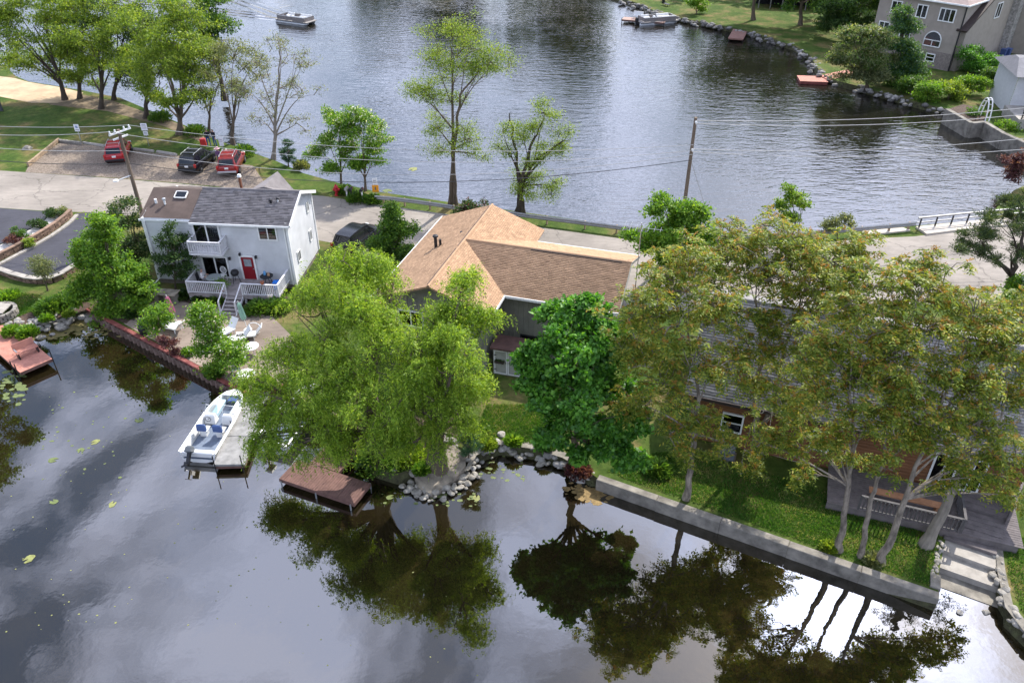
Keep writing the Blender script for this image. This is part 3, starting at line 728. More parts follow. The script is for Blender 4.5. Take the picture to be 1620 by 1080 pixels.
tree('locust_tree', 'shorter gnarled tree with puffy green tufts at the lake edge', 'tree', P(822, 337), None, 0.22,
     [L(862, 180, 60, 1.1, 16), L(850, 205, 60, 1.0, 12), L(895, 220, 60, 1.0, 14), L(870, 240, 60, 1.3, 18), L(850, 250, 60, 1.0, 12), L(795, 208, 60.2, 0.9, 10), L(800, 240, 60.2, 1.2, 16), L(825, 210, 60.2, .8, 9), L(872, 295, 59.6, 1.1, 16), L(828, 285, 60, 1.3, 20), L(820, 310, 60, 1.0, 14), L(845, 285, 60, .8, 8)],
     'leaf', 'spring_leaf', 'bark_dark', seed=32, clump=0.8, density=1.5, puff=1.7, per=66, size=0.14, aspect=0.4, fork=0.6,
     stems=[[PY(822, 290, 60), PY(815, 240, 60.2), PY(806, 180, 60.4)], [PY(826, 285, 60), PY(840, 230, 60), PY(862, 185, 60)], [PY(826, 288, 60), PY(850, 250, 60), PY(892, 222, 60)]], twig_r=0.02)
for (bx, by, sx, lab, sd_) in ((540, 296, 0, 'small flowering tree with white blossom, left of the pair by the mailboxes', 33), (578, 302, 40, 'small flowering tree with white blossom, right of the pair by the mailboxes', 34)):
    b = P(bx, by)
    tree('flowering_tree', lab, 'tree', b, [PY(bx - 2, by - 50, b.y), PY(bx - 4, by - 100, b.y)], 0.12,
         [L(bx - 8, 195, b.y, 1.5, 26), L(bx - 25, 215, b.y, 1.2, 18), L(bx + 14, 210, b.y, 1.3, 20), L(bx - 28, 245, b.y, 1.2, 18), L(bx + 14, 245, b.y - .3, 1.3, 20), L(bx - 8, 270, b.y - .4, 1.1, 14)],
         'leaf', 'bright_leaf', 'bark', group='flowering pair at the lake edge', seed=sd_, clump=0.6, density=1.7, per=70, size=0.18, aspect=0.5, extra=('blossom', 0.13))
# --- park trees
PARKT = [  # base px, crown lobes (px, py, r m, clumps), leaf, label
    ((103, 158), [(40, 60, 3.0, 24), (75, 40, 3.4, 30), (20, 95, 2.2, 14), (95, 80, 2.8, 22), (60, 100, 2.2, 14), (10, 40, 2.6, 18), (85, 120, 1.6, 8), (20, 10, 3, 20), (70, 5, 3, 22)], 'spring_leaf', 'leftmost big park tree, its limbs reaching over the sand', 0.30),
    ((126, 156), [(120, 45, 3.2, 30), (140, 85, 2.6, 22), (105, 105, 2.0, 14), (130, 10, 3, 22), (130, 130, 1.5, 10)], 'spring_leaf', 'second park tree from the sand, upright and bushy', 0.26),
    ((160, 172), [(160, 60, 3.0, 28), (185, 95, 2.4, 20), (140, 110, 2.0, 14), (175, 20, 3.0, 24)], 'spring_leaf', 'leaning dark park trunk with light green crown', 0.27),
    ((180, 158), [(195, 40, 3.0, 26), (225, 60, 2.8, 24), (205, 110, 2.2, 16), (180, 5, 3, 20)], 'dark_leaf', 'darker park tree standing nearest the water', 0.24),
    ((230, 187), [(240, 90, 2.6, 26), (215, 120, 2.0, 16), (255, 130, 1.9, 15), (250, 50, 2.8, 26)], 'spring_leaf', 'park tree with brown trunk between the sign and the lake', 0.26),
    ((284, 213), [(280, 70, 2.6, 30), (255, 100, 2.2, 22), (310, 95, 2.3, 24), (290, 130, 1.9, 16), (265, 40, 2.6, 24), (320, 130, 1.5, 12), (300, 40, 2.4, 22), (240, 145, 1.5, 10), (270, 165, 1.2, 8)], 'spring_leaf', 'twin-trunked park tree behind the black car', 0.27),
    ((330, 208), [(340, 120, 2.0, 18), (320, 150, 1.5, 12), (355, 100, 1.9, 16)], 'grey_leaf', 'thin sparse park tree beside the two people', 0.16),
    ((368, 226), [(370, 90, 2.2, 26), (395, 110, 1.8, 16), (355, 130, 1.7, 14), (380, 150, 1.5, 12)], 'grey_leaf', 'sparse grey-green park tree behind the parked red cars', 0.20),
]
for i, (bp_, lbs, lf, lab, r_) in enumerate(PARKT):
    b = P(*bp_)
    topx = sum(l_[0] for l_ in lbs) / len(lbs); topy = min(l_[1] for l_ in lbs) + 12
    y_ = b.y
    sparse = lf == 'grey_leaf'
    tree('shade_tree', lab, 'tree', b, None, r_, [(PY(px, py, y_ + ((k * 37) % 5 - 2) * 0.7), rr_ * 1.15, rr_ * 1.15, rr_ * 0.95, n_) for k, (px, py, rr_, n_) in enumerate(lbs)], 'leaf', lf, 'bark_dark' if i < 5 else 'bark',
         group='shade trees of the lakeside park', seed=40 + i, density=2.1, clump=0.95 if not sparse else 0.75, per=(74 if not sparse else 34), size=0.23 if not sparse else 0.18, aspect=0.5, fork=0.45, fill=0.7, twig_r=0.022,
         stems=[[PY(bp_[0] + (topx - bp_[0]) * 0.3, bp_[1] - (bp_[1] - topy) * 0.4, y_), PY(topx, topy + 25, y_)]] if i != 5 else [[PY(276, 150, y_), PY(262, 80, y_)], [PY(288, 150, y_), PY(302, 80, y_)]])
b = P(432, 250)
tree('shade_tree', 'half-bare grey tree with fine fan of twigs at the lake edge', 'tree', b, [PY(436, 190, b.y), PY(440, 130, b.y), PY(442, 80, b.y)], 0.2,
     [L(445, 85, b.y, 2.0, 44), L(470, 105, b.y, 2.0, 44), L(410, 105, b.y, 1.9, 40), L(480, 150, b.y, 1.9, 40), L(400, 150, b.y, 2.0, 40), L(440, 140, b.y, 2.2, 44), L(420, 195, b.y, 1.7, 30), L(470, 195, b.y, 1.6, 28)],
     'leaf', 'grey_leaf', 'bark_grey', group='shade trees of the lakeside park', seed=55, clump=0.6, per=15, size=0.15, aspect=0.45, fork=0.5, twig_r=0.026, fill=0.6)
b = PY(335, 60, 92)
tree('shade_tree', 'dark leafy tree beyond the park, at the water behind the others', 'tree', (b.x, 92, G), [(b.x, 92, 6), (b.x, 92, 9)], 0.28,
     [L(330, 25, 92, 3.2, 40), L(345, 55, 92, 2.6, 30), L(310, 55, 92, 2.4, 24), L(300, 10, 92, 3.0, 30), L(335, 85, 92, 2.2, 20)], 'leaf', 'mid_leaf', 'bark_dark', group='shade trees of the lakeside park', seed=56, clump=1.0, per=80, size=0.26, aspect=0.6)
# --- trees around the houses
b = P(-122, 515)
tree('shade_tree', 'tree past the left edge, seen only as a dark mirror image in the pond', 'tree', b, [(b.x, b.y, 5), (b.x, b.y, 9)], 0.25,
     [((b.x + dx, b.y + dy, z_), 2.0, 2.0, 1.8, 46) for dx, dy, z_ in ((0, 0, 12), (1.4, .6, 9.5), (-1.4, -.5, 10), (.6, -1.4, 7.5), (1.2, 1.0, 6.5), (-1, 1.2, 7))], 'leaf', 'mid_leaf', 'bark', seed=57, clump=0.6, per=70, size=0.2, aspect=0.6)
def simple_tree(name, label, bp_, lobes, leaf, r0=0.1, seed=1, bark='bark', **kw):
    b = P(*bp_)
    topy = min(l_[1] for l_ in lobes)
    lx = sum(l_[0] for l_ in lobes) / len(lobes)
    a = dict(style='leaf', clump=0.5, per=64, size=0.16, aspect=0.6, fill=0.7, density=1.45)
    a.update(kw)
    st = a.pop('style')
    return tree(name, label, 'tree' if 'tree' in name else 'shrub', b, [PY((bp_[0] + lx) / 2, (bp_[1] + topy) / 2, b.y), PY(lx, topy + 10, b.y)], r0,
                [(PY(px, py, b.y + (k % 3 - 1) * 0.25 * rr_), rr_, rr_, rr_ * 0.85, n_) for k, (px, py, rr_, n_) in enumerate(lobes)], st, leaf, bark, seed=seed, **a)
simple_tree('maple_tree', 'young bright-green maple at the corner of the left driveway', (185, 492), [(165, 355, .9, 18), (160, 385, 1.1, 26), (140, 395, .9, 16), (170, 420, 1.4, 36), (135, 425, 1.0, 18), (200, 430, 1.2, 26), (150, 455, 1.4, 34), (195, 465, 1.4, 34), (220, 450, .9, 16), (125, 465, 1.0, 18), (175, 485, 1.2, 24)], 'bright_leaf', 0.13, 61, size=0.17, per=74, clump=.55)
simple_tree('crabapple_tree', 'slender dark-leaved tree against the white house wall', (278, 462), [(268, 365, .5, 8), (262, 385, .65, 11), (285, 385, .6, 10), (258, 410, .6, 9), (275, 405, .7, 12), (298, 410, .7, 11), (265, 428, .7, 11), (290, 428, .6, 9)], 'dark_leaf', 0.07, 62, per=52, size=0.14, clump=.42)
simple_tree('maple_tree', 'leafy green tree behind the young maple, beside the house corner', (222, 425), [(200, 330, .9, 16), (210, 355, 1.0, 20), (200, 385, 1.2, 26), (225, 385, .9, 18), (215, 410, 1.2, 24), (190, 405, .9, 14)], 'dark_leaf', 0.1, 63, extra=('grey_leaf', .25))
simple_tree('ornamental_tree', 'small mop-headed grey-green tree in front of the curved driveway', (75, 460), [(66, 418, .7, 16), (58, 425, .55, 10), (78, 425, .6, 12), (66, 432, .6, 10)], 'grey_leaf', 0.06, 64, per=50, size=.15, aspect=.3)
simple_tree('apple_tree', 'bushy apple tree with white blossom in the middle of the patio', (350, 585), [(310, 490, .65, 12), (330, 500, .8, 16), (320, 525, .8, 16), (345, 530, .9, 20), (335, 555, .9, 20), (365, 550, .8, 16), (350, 575, .9, 18), (375, 565, .6, 10), (310, 510, .6, 10)], 'bright_leaf', 0.08, 65, extra=('blossom', .07), per=60, size=.14)
simple_tree('lilac_shrub', 'small bright shrub by the stone fire urn on the patio', (250, 535), [(250, 490, .55, 12), (238, 508, .5, 10), (262, 508, .5, 10), (248, 520, .55, 10)], 'bright_leaf', 0.05, 66, per=50, size=.15)
simple_tree('barberry_shrub', 'purple-leaved shrub on the red seawall edge', (268, 562), [(258, 540, .45, 12), (272, 548, .5, 12), (280, 556, .35, 7)], 'purple_leaf', 0.03, 67, per=46, size=.11, clump=.3)
simple_tree('linden_tree', 'dense cone-shaped green tree in front of the road', (621, 410), [(621, 330, .6, 14), (615, 345, .8, 22), (630, 352, .8, 20), (612, 368, 1.0, 30), (634, 372, 1.0, 28), (620, 385, 1.2, 36), (640, 392, .8, 18), (602, 390, .8, 18), (618, 402, 1.0, 22)], 'mid_leaf', 0.11, 68, extra=('bright_leaf', .35), per=70)
simple_tree('walnut_tree', 'bright green tree at the right gable of the brown-roofed house', (1062, 450), [(1050, 325, .9, 16), (1080, 335, 1.0, 20), (1105, 345, .9, 16), (1060, 360, 1.2, 28), (1100, 375, 1.2, 24), (1035, 365, 1.0, 18), (1075, 395, 1.3, 30), (1030, 390, .9, 14), (1115, 400, 1.0, 16), (1050, 415, 1.2, 22), (1005, 370, .5, 6)], 'bright_leaf', 0.14, 69, size=.2, clump=.6)
simple_tree('ash_tree', 'thin light-green treetop showing above the red-tipped crowns', (1262, 388), [(1250, 310, .8, 12), (1238, 325, .6, 8), (1268, 325, .6, 8), (1258, 345, .9, 12)], 'spring_leaf', 0.07, 70, extra=('bright_leaf', .5), size=.18)
simple_tree('ash_tree', 'pale feathery young tree beside the guardrail end', (1325, 380), [(1322, 350, .6, 8), (1340, 345, .5, 7), (1312, 360, .5, 6)], 'grey_leaf', 0.05, 71)
simple_tree('juniper_shrub', 'blue-green dwarf conifer standing by the flat stone slab', (742, 726), [(740, 678, .35, 16), (740, 695, .48, 24), (742, 710, .5, 26)], 'cedar_needle', 0.05, 72, style='needle', per=70, size=.12, aspect=.25, clump=.22, fork=.9)
simple_tree('juniper_shrub', 'small dark conifer under the half-bare lakeside tree', (456, 262), [(455, 228, .4, 12), (456, 242, .7, 20), (456, 254, .8, 22)], 'cedar_needle', 0.06, 73, style='needle', per=56, size=.16, aspect=.25, clump=.3, fork=.9)
simple_tree('lilac_shrub', 'grey-leaved shrub at the guardrail behind the brown roof', (742, 345), [(735, 325, .7, 12), (748, 332, .7, 12), (728, 335, .6, 9), (760, 330, .6, 8)], 'dark_leaf', 0.05, 74, extra=('purple_leaf', .3), per=46, size=.16)
simple_tree('lilac_shrub', 'purple-leaved bush at the lake edge on the right', (1612, 288), [(1598, 255, .9, 16), (1615, 262, 1.2, 22), (1600, 275, 1.0, 18), (1630, 250, 1.2, 18)], 'purple_leaf', 0.06, 75, per=50, size=.17)
simple_tree('lilac_shrub', 'yellow-green bush under the blue-grey spruce by the pavement', (1612, 500), [(1600, 455, .7, 14), (1618, 445, .8, 16), (1600, 480, .8, 14), (1622, 475, .8, 14)], 'bright_leaf', 0.06, 76)
# --- far bank
simple_tree('hawthorn_tree', 'broad pale weeping tree on the far bank by the red float', (1372, 140), [(1350, 60, 2.0, 20), (1385, 65, 2.2, 24), (1335, 95, 2.0, 20), (1370, 95, 2.4, 28), (1400, 100, 2.0, 20), (1350, 120, 1.8, 16), (1390, 125, 1.8, 16)], 'grey_leaf', 0.2, 81, extra=('mid_leaf', .3), clump=.9, density=2.3, per=90, size=.22)
simple_tree('cedar_tree', 'columnar dark-green conifer before the far taupe house', (1428, 135), [(1425, 20, 1.0, 16), (1426, 45, 1.4, 24), (1420, 75, 1.8, 32), (1440, 90, 1.5, 24), (1425, 105, 2.0, 36), (1410, 120, 1.6, 20), (1445, 115, 1.4, 18), (1430, 125, 1.8, 24)], 'mid_leaf', 0.2, 82, extra=('cedar_needle', .5), clump=.8, density=2.3, per=90, size=.2)
simple_tree('rhododendron_shrub', 'rounded dense dark shrub at the foot of the taupe house', (1545, 115), [(1530, 92, 1.5, 26), (1555, 96, 1.6, 28), (1570, 100, 1.2, 18), (1540, 104, 1.5, 22)], 'maple_leaf', 0.08, 83, clump=.7, per=80, size=.2)
for i, (bx, by, lb, lf) in enumerate((((1465), 160, 'lowest yellow-green shrub on the far bank slope', 'bright_leaf'), (1500, 158, 'grey-tinged middle shrub on the far bank slope', 'spring_leaf'), (1535, 150, 'largest yellow-green shrub on the far bank slope', 'bright_leaf'), (1575, 132, 'highest shrub on the far bank, beside the pale porch', 'mid_leaf'), (1440, 150, 'leafy shrub at the water below the columnar conifer', 'mid_leaf'))):
    simple_tree('bank_shrub', lb, (bx, by), [(bx - 8, by - 16, 1.0, 14), (bx + 8, by - 20, 1.1, 16), (bx, by - 8, 1.1, 14), (bx + 18, by - 12, .9, 10)], lf, 0.06, 84 + i, clump=.7, per=70, size=.2, group='shrubs on the far bank slope')
simple_tree('oak_tree', 'large dark tree on the far lawn left of the taupe house', (1345, 62), [(1330, -5, 3.6, 60), (1365, 5, 3.4, 50), (1400, -10, 3.6, 54), (1335, 35, 2.6, 34), (1375, 40, 2.6, 34), (1310, 40, 2.0, 20), (1360, -45, 4, 60)], 'dark_leaf', 0.3, 91, extra=('mid_leaf', .45), clump=1.0, per=90, size=.26)
simple_tree('oak_tree', 'tall far-lawn tree with straight brown trunk in the middle', (1192, 32), [(1195, -85, 4.6, 70), (1160, -60, 4.0, 52), (1235, -60, 4.0, 52), (1198, -40, 3.4, 40)], 'mid_leaf', 0.32, 92, clump=1.1, per=80, size=.28, fork=.7)
simple_tree('oak_tree', 'tall far-lawn tree with dark trunk nearest the taupe house', (1266, 40), [(1270, -75, 4.8, 76), (1235, -45, 3.6, 44), (1310, -50, 4.0, 52), (1275, -20, 3.0, 34), (1255, 0, 1.6, 12), (1300, 0, 2.4, 24)], 'mid_leaf', 0.32, 93, clump=1.1, per=80, size=.28, fork=.7)
simple_tree('crabapple_tree', 'small round tree on the sunny far lawn', (1102, 22), [(1102, 2, 1.2, 14), (1094, 8, .9, 9), (1110, 8, .9, 9)], 'bright_leaf', 0.1, 94, clump=.8, per=60, size=.24)
# far wood on the other shore, above the frame; the lake mirrors it
rng = np.random.default_rng(77)
V_, F_, o_ = [], [], 0
spots = []
for k in range(64):
    t = min(1, k / 45)
    x = -175 + 215 * t + rng.normal() * 4
    if k > 45: x = 44 + (k - 46) * 5.5 + rng.normal() * 2
    y = np.interp(x, [-180, -110, -45, -5, 45], [296, 276, 250, 214, 190]) + rng.random() * 14
    if k > 45: y = 158 + rng.random() * 22 - (k - 46) * 1.2
    spots.append((x, y, (27 if -46 < x < 26 or k > 45 else 9) * (0.75 + 0.5 * rng.random())))
for (x, y, h) in spots:
    n = 700
    d = unit(rng.normal(size=(n, 3)))
    p = np.array([x, y, G + h * 0.58]) + d * (rng.random((n, 1)) ** 0.4) * np.array([h * 0.3, h * 0.3, h * 0.44])
    dr = unit(rng.normal(size=(n, 3))); ln = 1.5 + rng.random(n)
    v, f = leaf_quads(p, dr, ln, ln * 0.7, rng); V_.append(v); F_.append(f + o_); o_ += len(v)
wood = link('far_wood', np_mesh('far_wood', np.concatenate(V_), np.concatenate(F_), MATS['dark_leaf']))
tag(wood, 'wood on the far shore mirrored in the lake', 'wood', kind='stuff')
# ------------------------------------------------------------------ building materials
mat('siding_white', (0.54, 0.545, 0.55), 0.6, 0.14, 0.8, 0.1, 30)
mat('trim_white', (0.74, 0.74, 0.72), 0.5, 0.08, 2.0, 0.05, 30)
mat('rail_white', (0.60, 0.59, 0.60), 0.6, 0.14, 3.0, 0.1, 30)
mat('shingle_grey', (0.18, 0.165, 0.162), 0.95, 0.15, 2.0, 0.5, 60, island=0.30, spec=0.15)
mat('shingle_pale', (0.20, 0.195, 0.20), 0.95, 0.15, 2.0, 0.5, 60, island=0.25, spec=0.15)
mat('roof_felt', (0.085, 0.062, 0.052), 0.9, 0.25, 1.2, 0.4, 40)
mat('shingle_brown', (0.385, 0.246, 0.150), 0.95, 0.14, 1.6, 0.5, 60, island=0.15, spec=0.15)
mat('shingle_house', (0.23, 0.22, 0.215), 0.95, 0.2, 1.6, 0.5, 60, island=0.25, spec=0.15)
mat('shingle_pink', (0.30, 0.235, 0.21), 0.95, 0.14, 1.6, 0.5, 60, spec=0.15)
mat('siding_sage', (0.205, 0.20, 0.165), 0.8, 0.14, 1.5, 0.2, 30)
mat('siding_log', (0.165, 0.072, 0.030), 0.7, 0.25, 2.0, 0.3, 20, stretch=(0.3, 0.3, 3))
mat('siding_taupe', (0.30, 0.26, 0.22), 0.8, 0.10, 1.5, 0.2, 30)
mat('brick_taupe', (0.22, 0.185, 0.165), 0.9, 0.3, 5.0, 0.4, 20)
mat('brick', (0.19, 0.125, 0.088), 0.9, 0.2, 5.0, 0.5, 30, island=0.4)
mat('door_red', (0.23, 0.010, 0.018), 0.4, 0.12, 2.0, 0.05, 30)
mat('fascia_dark', (0.045, 0.032, 0.028), 0.7)
mat('metal_dark', (0.03, 0.03, 0.033), 0.45, 0.15, 4, 0.1, 30, metal=0.4)
mat('metal_grey', (0.42, 0.43, 0.44), 0.45, 0.12, 3, 0.1, 30, metal=0.7)
mat('galvanised', (0.30, 0.30, 0.295), 0.5, 0.14, 2, 0.1, 30, metal=0.35)
mat('black_rubber', (0.02, 0.02, 0.021), 0.8, 0.2, 5, 0.1, 30)
mat('deck_grey', (0.265, 0.235, 0.225), 0.85, 0.25, 3, 0.35, 25, island=0.18)
mat('deck_brown', (0.135, 0.074, 0.06), 0.85, 0.28, 3, 0.4, 25, island=0.3)
mat('deck_dark', (0.125, 0.108, 0.105), 0.85, 0.25, 3, 0.35, 25, island=0.22)
mat('deck_red', (0.42, 0.185, 0.135), 0.8, 0.2, 2.5, 0.25, 25, island=0.13)
mat('paint_red', (0.20, 0.045, 0.038), 0.7, 0.35, 2.5, 0.3, 25, col2=(0.26, 0.085, 0.07))
mat('wood_pole', (0.155, 0.115, 0.085), 0.9, 0.3, 3, 0.6, 20, stretch=(1, 1, 0.2))
mat('timber', (0.30, 0.22, 0.145), 0.9, 0.25, 3, 0.4, 20)
mat('curtain', (0.80, 0.79, 0.76), 0.9, 0.1)
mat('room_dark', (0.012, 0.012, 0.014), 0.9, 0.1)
def glass_mat():
    m, n, l, b, out = nodes_of('glass')
    tr = n.new('ShaderNodeBsdfTransparent'); tr.inputs[0].default_value = (0.62, 0.66, 0.68, 1)
    gl = n.new('ShaderNodeBsdfGlossy'); gl.inputs['Roughness'].default_value = 0.02
    fr = n.new('ShaderNodeFresnel'); fr.inputs[0].default_value = 1.7
    mx_ = n.new('ShaderNodeMixShader'); l.new(fr.outputs[0], mx_.inputs[0]); l.new(tr.outputs[0], mx_.inputs[1]); l.new(gl.outputs[0], mx_.inputs[2])
    l.new(mx_.outputs[0], out.inputs[0])
glass_mat()
mat('glass_dark', (0.016, 0.018, 0.022), 0.06, 0.1, 2, 0, spec=0.8)

def lap_wall(mb, a, b_, z0, z1, h=0.2, depth=0.04, mi=0):
    """lapped boards on a wall from a to b_ (xy), facing to the right of a->b_"""
    a, b_ = Vector(a), Vector(b_); d = (b_ - a).normalized(); nx = Vector((d.y, -d.x))
    z = z0
    while z < z1 - 1e-4:
        zt = min(z + h, z1)
        lo_a, lo_b = a + nx * depth, b_ + nx * depth
        mb.add([(lo_a.x, lo_a.y, z), (lo_b.x, lo_b.y, z), (b_.x, b_.y, zt), (a.x, a.y, zt), (a.x, a.y, z), (b_.x, b_.y, z)], [(0, 1, 2, 3), (4, 5, 1, 0)], None, mi)
        z = zt
    return mb

def gable_lap(mb, a, b_, z0, zr, h=0.2, depth=0.04, ridge=0.5):
    a, b_ = Vector(a), Vector(b_); d = (b_ - a); n_ = d.normalized(); nx = Vector((n_.y, -n_.x))
    z = z0
    while z < zr - 0.02:
        zt = min(z + h, zr)
        def ends(zz):
            t = (zz - z0) / (zr - z0)
            return a + d * (ridge * t), b_ - d * ((1 - ridge) * t)
        l0, l1 = ends(z); u0, u1 = ends(zt)
        w0, w1 = l0 + nx * depth, l1 + nx * depth
        mb.add([(w0.x, w0.y, z), (w1.x, w1.y, z), (u1.x, u1.y, zt), (u0.x, u0.y, zt), (l0.x, l0.y, z), (l1.x, l1.y, z)], [(0, 1, 2, 3), (4, 5, 1, 0)])
        z = zt
    return mb

def shingles(parent, name, o, u, v, ul, vl, m, tw=0.32, ex=0.15, seed=0, th=0.022, keep=None):
    """courses of single shingle tabs on a slope: o corner at the eave, u along it, v up the slope"""
    rng = np.random.default_rng(seed)
    o, u, v = np.array(o, float), np.array(u, float), np.array(v, float)
    n_ = np.cross(u, v); n_ /= np.linalg.norm(n_)
    V, F = [], []; k = 0
    rows = int(math.ceil(vl / ex))
    for r_ in range(rows):
        v0 = r_ * ex; v1 = min(vl, v0 + ex * 1.02)
        x = -rng.random() * tw
        while x < ul:
            w = tw * (0.75 + 0.5 * rng.random())
            x0, x1 = max(0, x), min(ul, x + w - 0.012)
            x += w
            if x1 - x0 < 0.03: continue
            if keep and not keep((x0 + x1) / 2, (v0 + v1) / 2): continue
            t = th * (0.7 + 0.6 * rng.random())
            a = o + u * x0 + v * v0; b_ = o + u * x1 + v * v0; c = o + u * x1 + v * v1; d = o + u * x0 + v * v1
            V += [a + n_ * t, b_ + n_ * t, c + n_ * 0.004, d + n_ * 0.004, a, b_]
            F += [(k, k + 1, k + 2, k + 3), (k + 4, k + 5, k + 1, k)]; k += 6
    ob = link(name, np_mesh(name, np.array(V), np.array(F), m), parent)
    ob['kind'] = 'stuff'
    return ob

def slab(mb, o, u, v, ul, vl, th, mi=0):
    """roof board of thickness th under a slope"""
    o, u, v = Vector(o), Vector(u), Vector(v); n_ = u.cross(v).normalized()
    pts = [o, o + u * ul, o + u * ul + v * vl, o + v * vl]
    vs_ = [p - n_ * th for p in pts] + pts
    mb.add(vs_, [(3, 2, 1, 0), (4, 5, 6, 7), (0, 1, 5, 4), (1, 2, 6, 5), (2, 3, 7, 6), (3, 0, 4, 7)], None, mi)
    return mb

def window(parent, name, cx, z0, z1, w, y=0.0, face='-y', panes=2, frame='trim_white', curtain=False, fw=0.09, depth=0.10, horiz=False, M0=None):
    """a framed window set proud on a wall.  Local wall plane: x along, y outwards is negative"""
    h = z1 - z0
    Mx = M0 if M0 is not None else Matrix.Translation((cx, y, z0))
    root = bpy.data.objects.new(name, None); COL.objects.link(root); root.parent = parent; root.empty_display_size = 0.2
    root.matrix_local = Mx
    mb = MB(); d = depth
    mb.box((0, -d / 2, fw / 2), (w, d, fw)); mb.box((0, -d / 2, h - fw / 2), (w, d, fw))
    for s_ in (-1, 1): mb.box((s_ * (w - fw) / 2, -d / 2, h / 2), (fw, d - 0.006, h - 2 * fw))
    for k in range(1, panes):
        if horiz: mb.box((0, -d / 2, h * k / panes), (w - 2 * fw, d - 0.02, fw * 0.7))
        else: mb.box((-w / 2 + w * k / panes, -d / 2, h / 2), (fw * 0.8, d - 0.02, h - 2 * fw))
    mb.build('frame', MATS[frame], root)
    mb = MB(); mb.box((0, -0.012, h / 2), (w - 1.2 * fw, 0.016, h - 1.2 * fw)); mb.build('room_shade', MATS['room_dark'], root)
    for k in range(panes):
        pw = (w - 2 * fw) / panes if not horiz else w - 2 * fw
        ph = (h - 2 * fw) if not horiz else (h - 2 * fw) / panes
        px = (-(w - 2 * fw) / 2 + pw * (k + 0.5)) if not horiz else 0
        pz = h / 2 if not horiz else fw + ph * (k + 0.5)
        if curtain and k == 0:
            mb = MB(); n = max(6, int(pw / 0.07)); x0 = px - pw / 2
            vs_, fs = [], []
            for j in range(n * 2 + 1):
                x = x0 + pw * j / (n * 2); yy = -0.030 - 0.018 * (j % 2)
                vs_ += [(x, yy, pz - ph / 2), (x, yy, pz + ph / 2)]
            for j in range(n * 2): fs.append((2 * j, 2 * j + 2, 2 * j + 3, 2 * j + 1))
            mb.add(vs_, fs); mb.build('curtain', MATS['curtain'], root)
        mb = MB(); mb.box((px, -0.060 - 0.004 * k, pz), (pw, 0.008, ph)); mb.build('pane', MATS['glass'], root)
    return root

def planks(parent, name, x0, x1, y0, y1, z, m, w=0.14, along='y', gap=0.012, th=0.035, seed=0, M=None):
    """single boards; along = the direction they run"""
    rng = random.Random(seed)
    span = (x1 - x0) if along == 'y' else (y1 - y0)
    n = max(1, int(round(span / w))); w = span / n
    ln = (y1 - y0) if along == 'y' else (x1 - x0)
    mb = MB(); mb.box((0, 0, 0), (w - gap, ln, th) if along == 'y' else (ln, w - gap, th), bev=0.006)
    me = mb.mesh(name, m)
    res = []
    for k in range(n):
        c = ((x0 + w * (k + 0.5)), (y0 + y1) / 2, z - th / 2 + rng.uniform(-.004, .004)) if along == 'y' else ((x0 + x1) / 2, y0 + w * (k + 0.5), z - th / 2 + rng.uniform(-.004, .004))
        res.append(link(name, me, parent, c))
    return res

BAL = {}
def railing(parent, pts, z0, h=0.9, m='rail_white', step=0.13, post=0.09, bw=0.045, wide=0.12):
    """rail with posts and single balusters along pts (xy)"""
    M_ = MATS[m]
    key = (m, h, bw)
    if key not in BAL:
        mb = MB(); mb.box((0, 0, (h - 0.10) / 2), (bw, bw * 0.8, h - 0.18)); BAL[key] = mb.mesh('baluster', M_)
        mb = MB(); mb.box((0, 0, h / 2 + 0.02), (post, post, h + 0.04), bev=0.01); BAL[key + ('p',)] = mb.mesh('post', M_)
    for i in range(len(pts) - 1):
        a, b_ = Vector(pts[i]), Vector(pts[i + 1]); d = b_ - a; ln = d.length; ang = math.atan2(d.y, d.x); c = (a + b_) / 2
        mb = MB(); T = Matrix.Translation((c.x, c.y, z0)) @ Matrix.Rotation(ang, 4, 'Z')
        mb.box((0, 0, h), (ln - post + (0.002), wide, 0.05), T)
        mb.build('top_rail', M_, parent)
        mb = MB(); mb.box((0, 0, 0.1), (ln - post, 0.06, 0.06), T); mb.build('bottom_rail', M_, parent)
        n = max(2, int(ln / step))
        for k in range(1, n):
            p = a + d * (k / n)
            link('baluster', BAL[key], parent, (p.x, p.y, z0 + 0.04), (0, 0, ang))
    for p in pts: link('post', BAL[key + ('p',)], parent, (p[0], p[1], z0))

# ------------------------------------------------------------------ the white house
HW, HD = 9.95, 5.4
fl = P(254, 447); frt = P(473, 455)
wh_rz = math.atan2(frt.y - fl.y, frt.x - fl.x) - R(0.8)
wh = thing('white_house', 'two-storey white clapboard house with grey roof, red door and balcony', 'house', fl, wh_rz)
EZ, RZ = 5.05, 6.15        # eave and ridge above the yard
mb = MB()
lap_wall(mb, (0, 0), (HW, 0), 0.35, EZ); lap_wall(mb, (HW, 0), (HW, HD), 0.35, EZ); lap_wall(mb, (HW, HD), (0, HD), 0.35, EZ); lap_wall(mb, (0, HD), (0, 0), 0.35, EZ)
gable_lap(mb, (HW, 0), (HW, HD), EZ, RZ); gable_lap(mb, (0, HD), (0, 0), EZ, RZ - 0.25)
mb.build('wall', MATS['siding_white'], wh)
mb = MB(); mb.box((HW / 2, HD / 2, 0.16), (HW - 0.04, HD - 0.04, 0.44)); mb.build('foundation', MATS['brick_taupe'], wh)
for (x, y) in ((0, 0), (HW, 0), (HW, HD), (0, HD)):
    mb = MB(); mb.box((x, y, EZ / 2 + 0.17), (0.15, 0.15, EZ - 0.34)); mb.build('corner_board', MATS['trim_white'], wh)
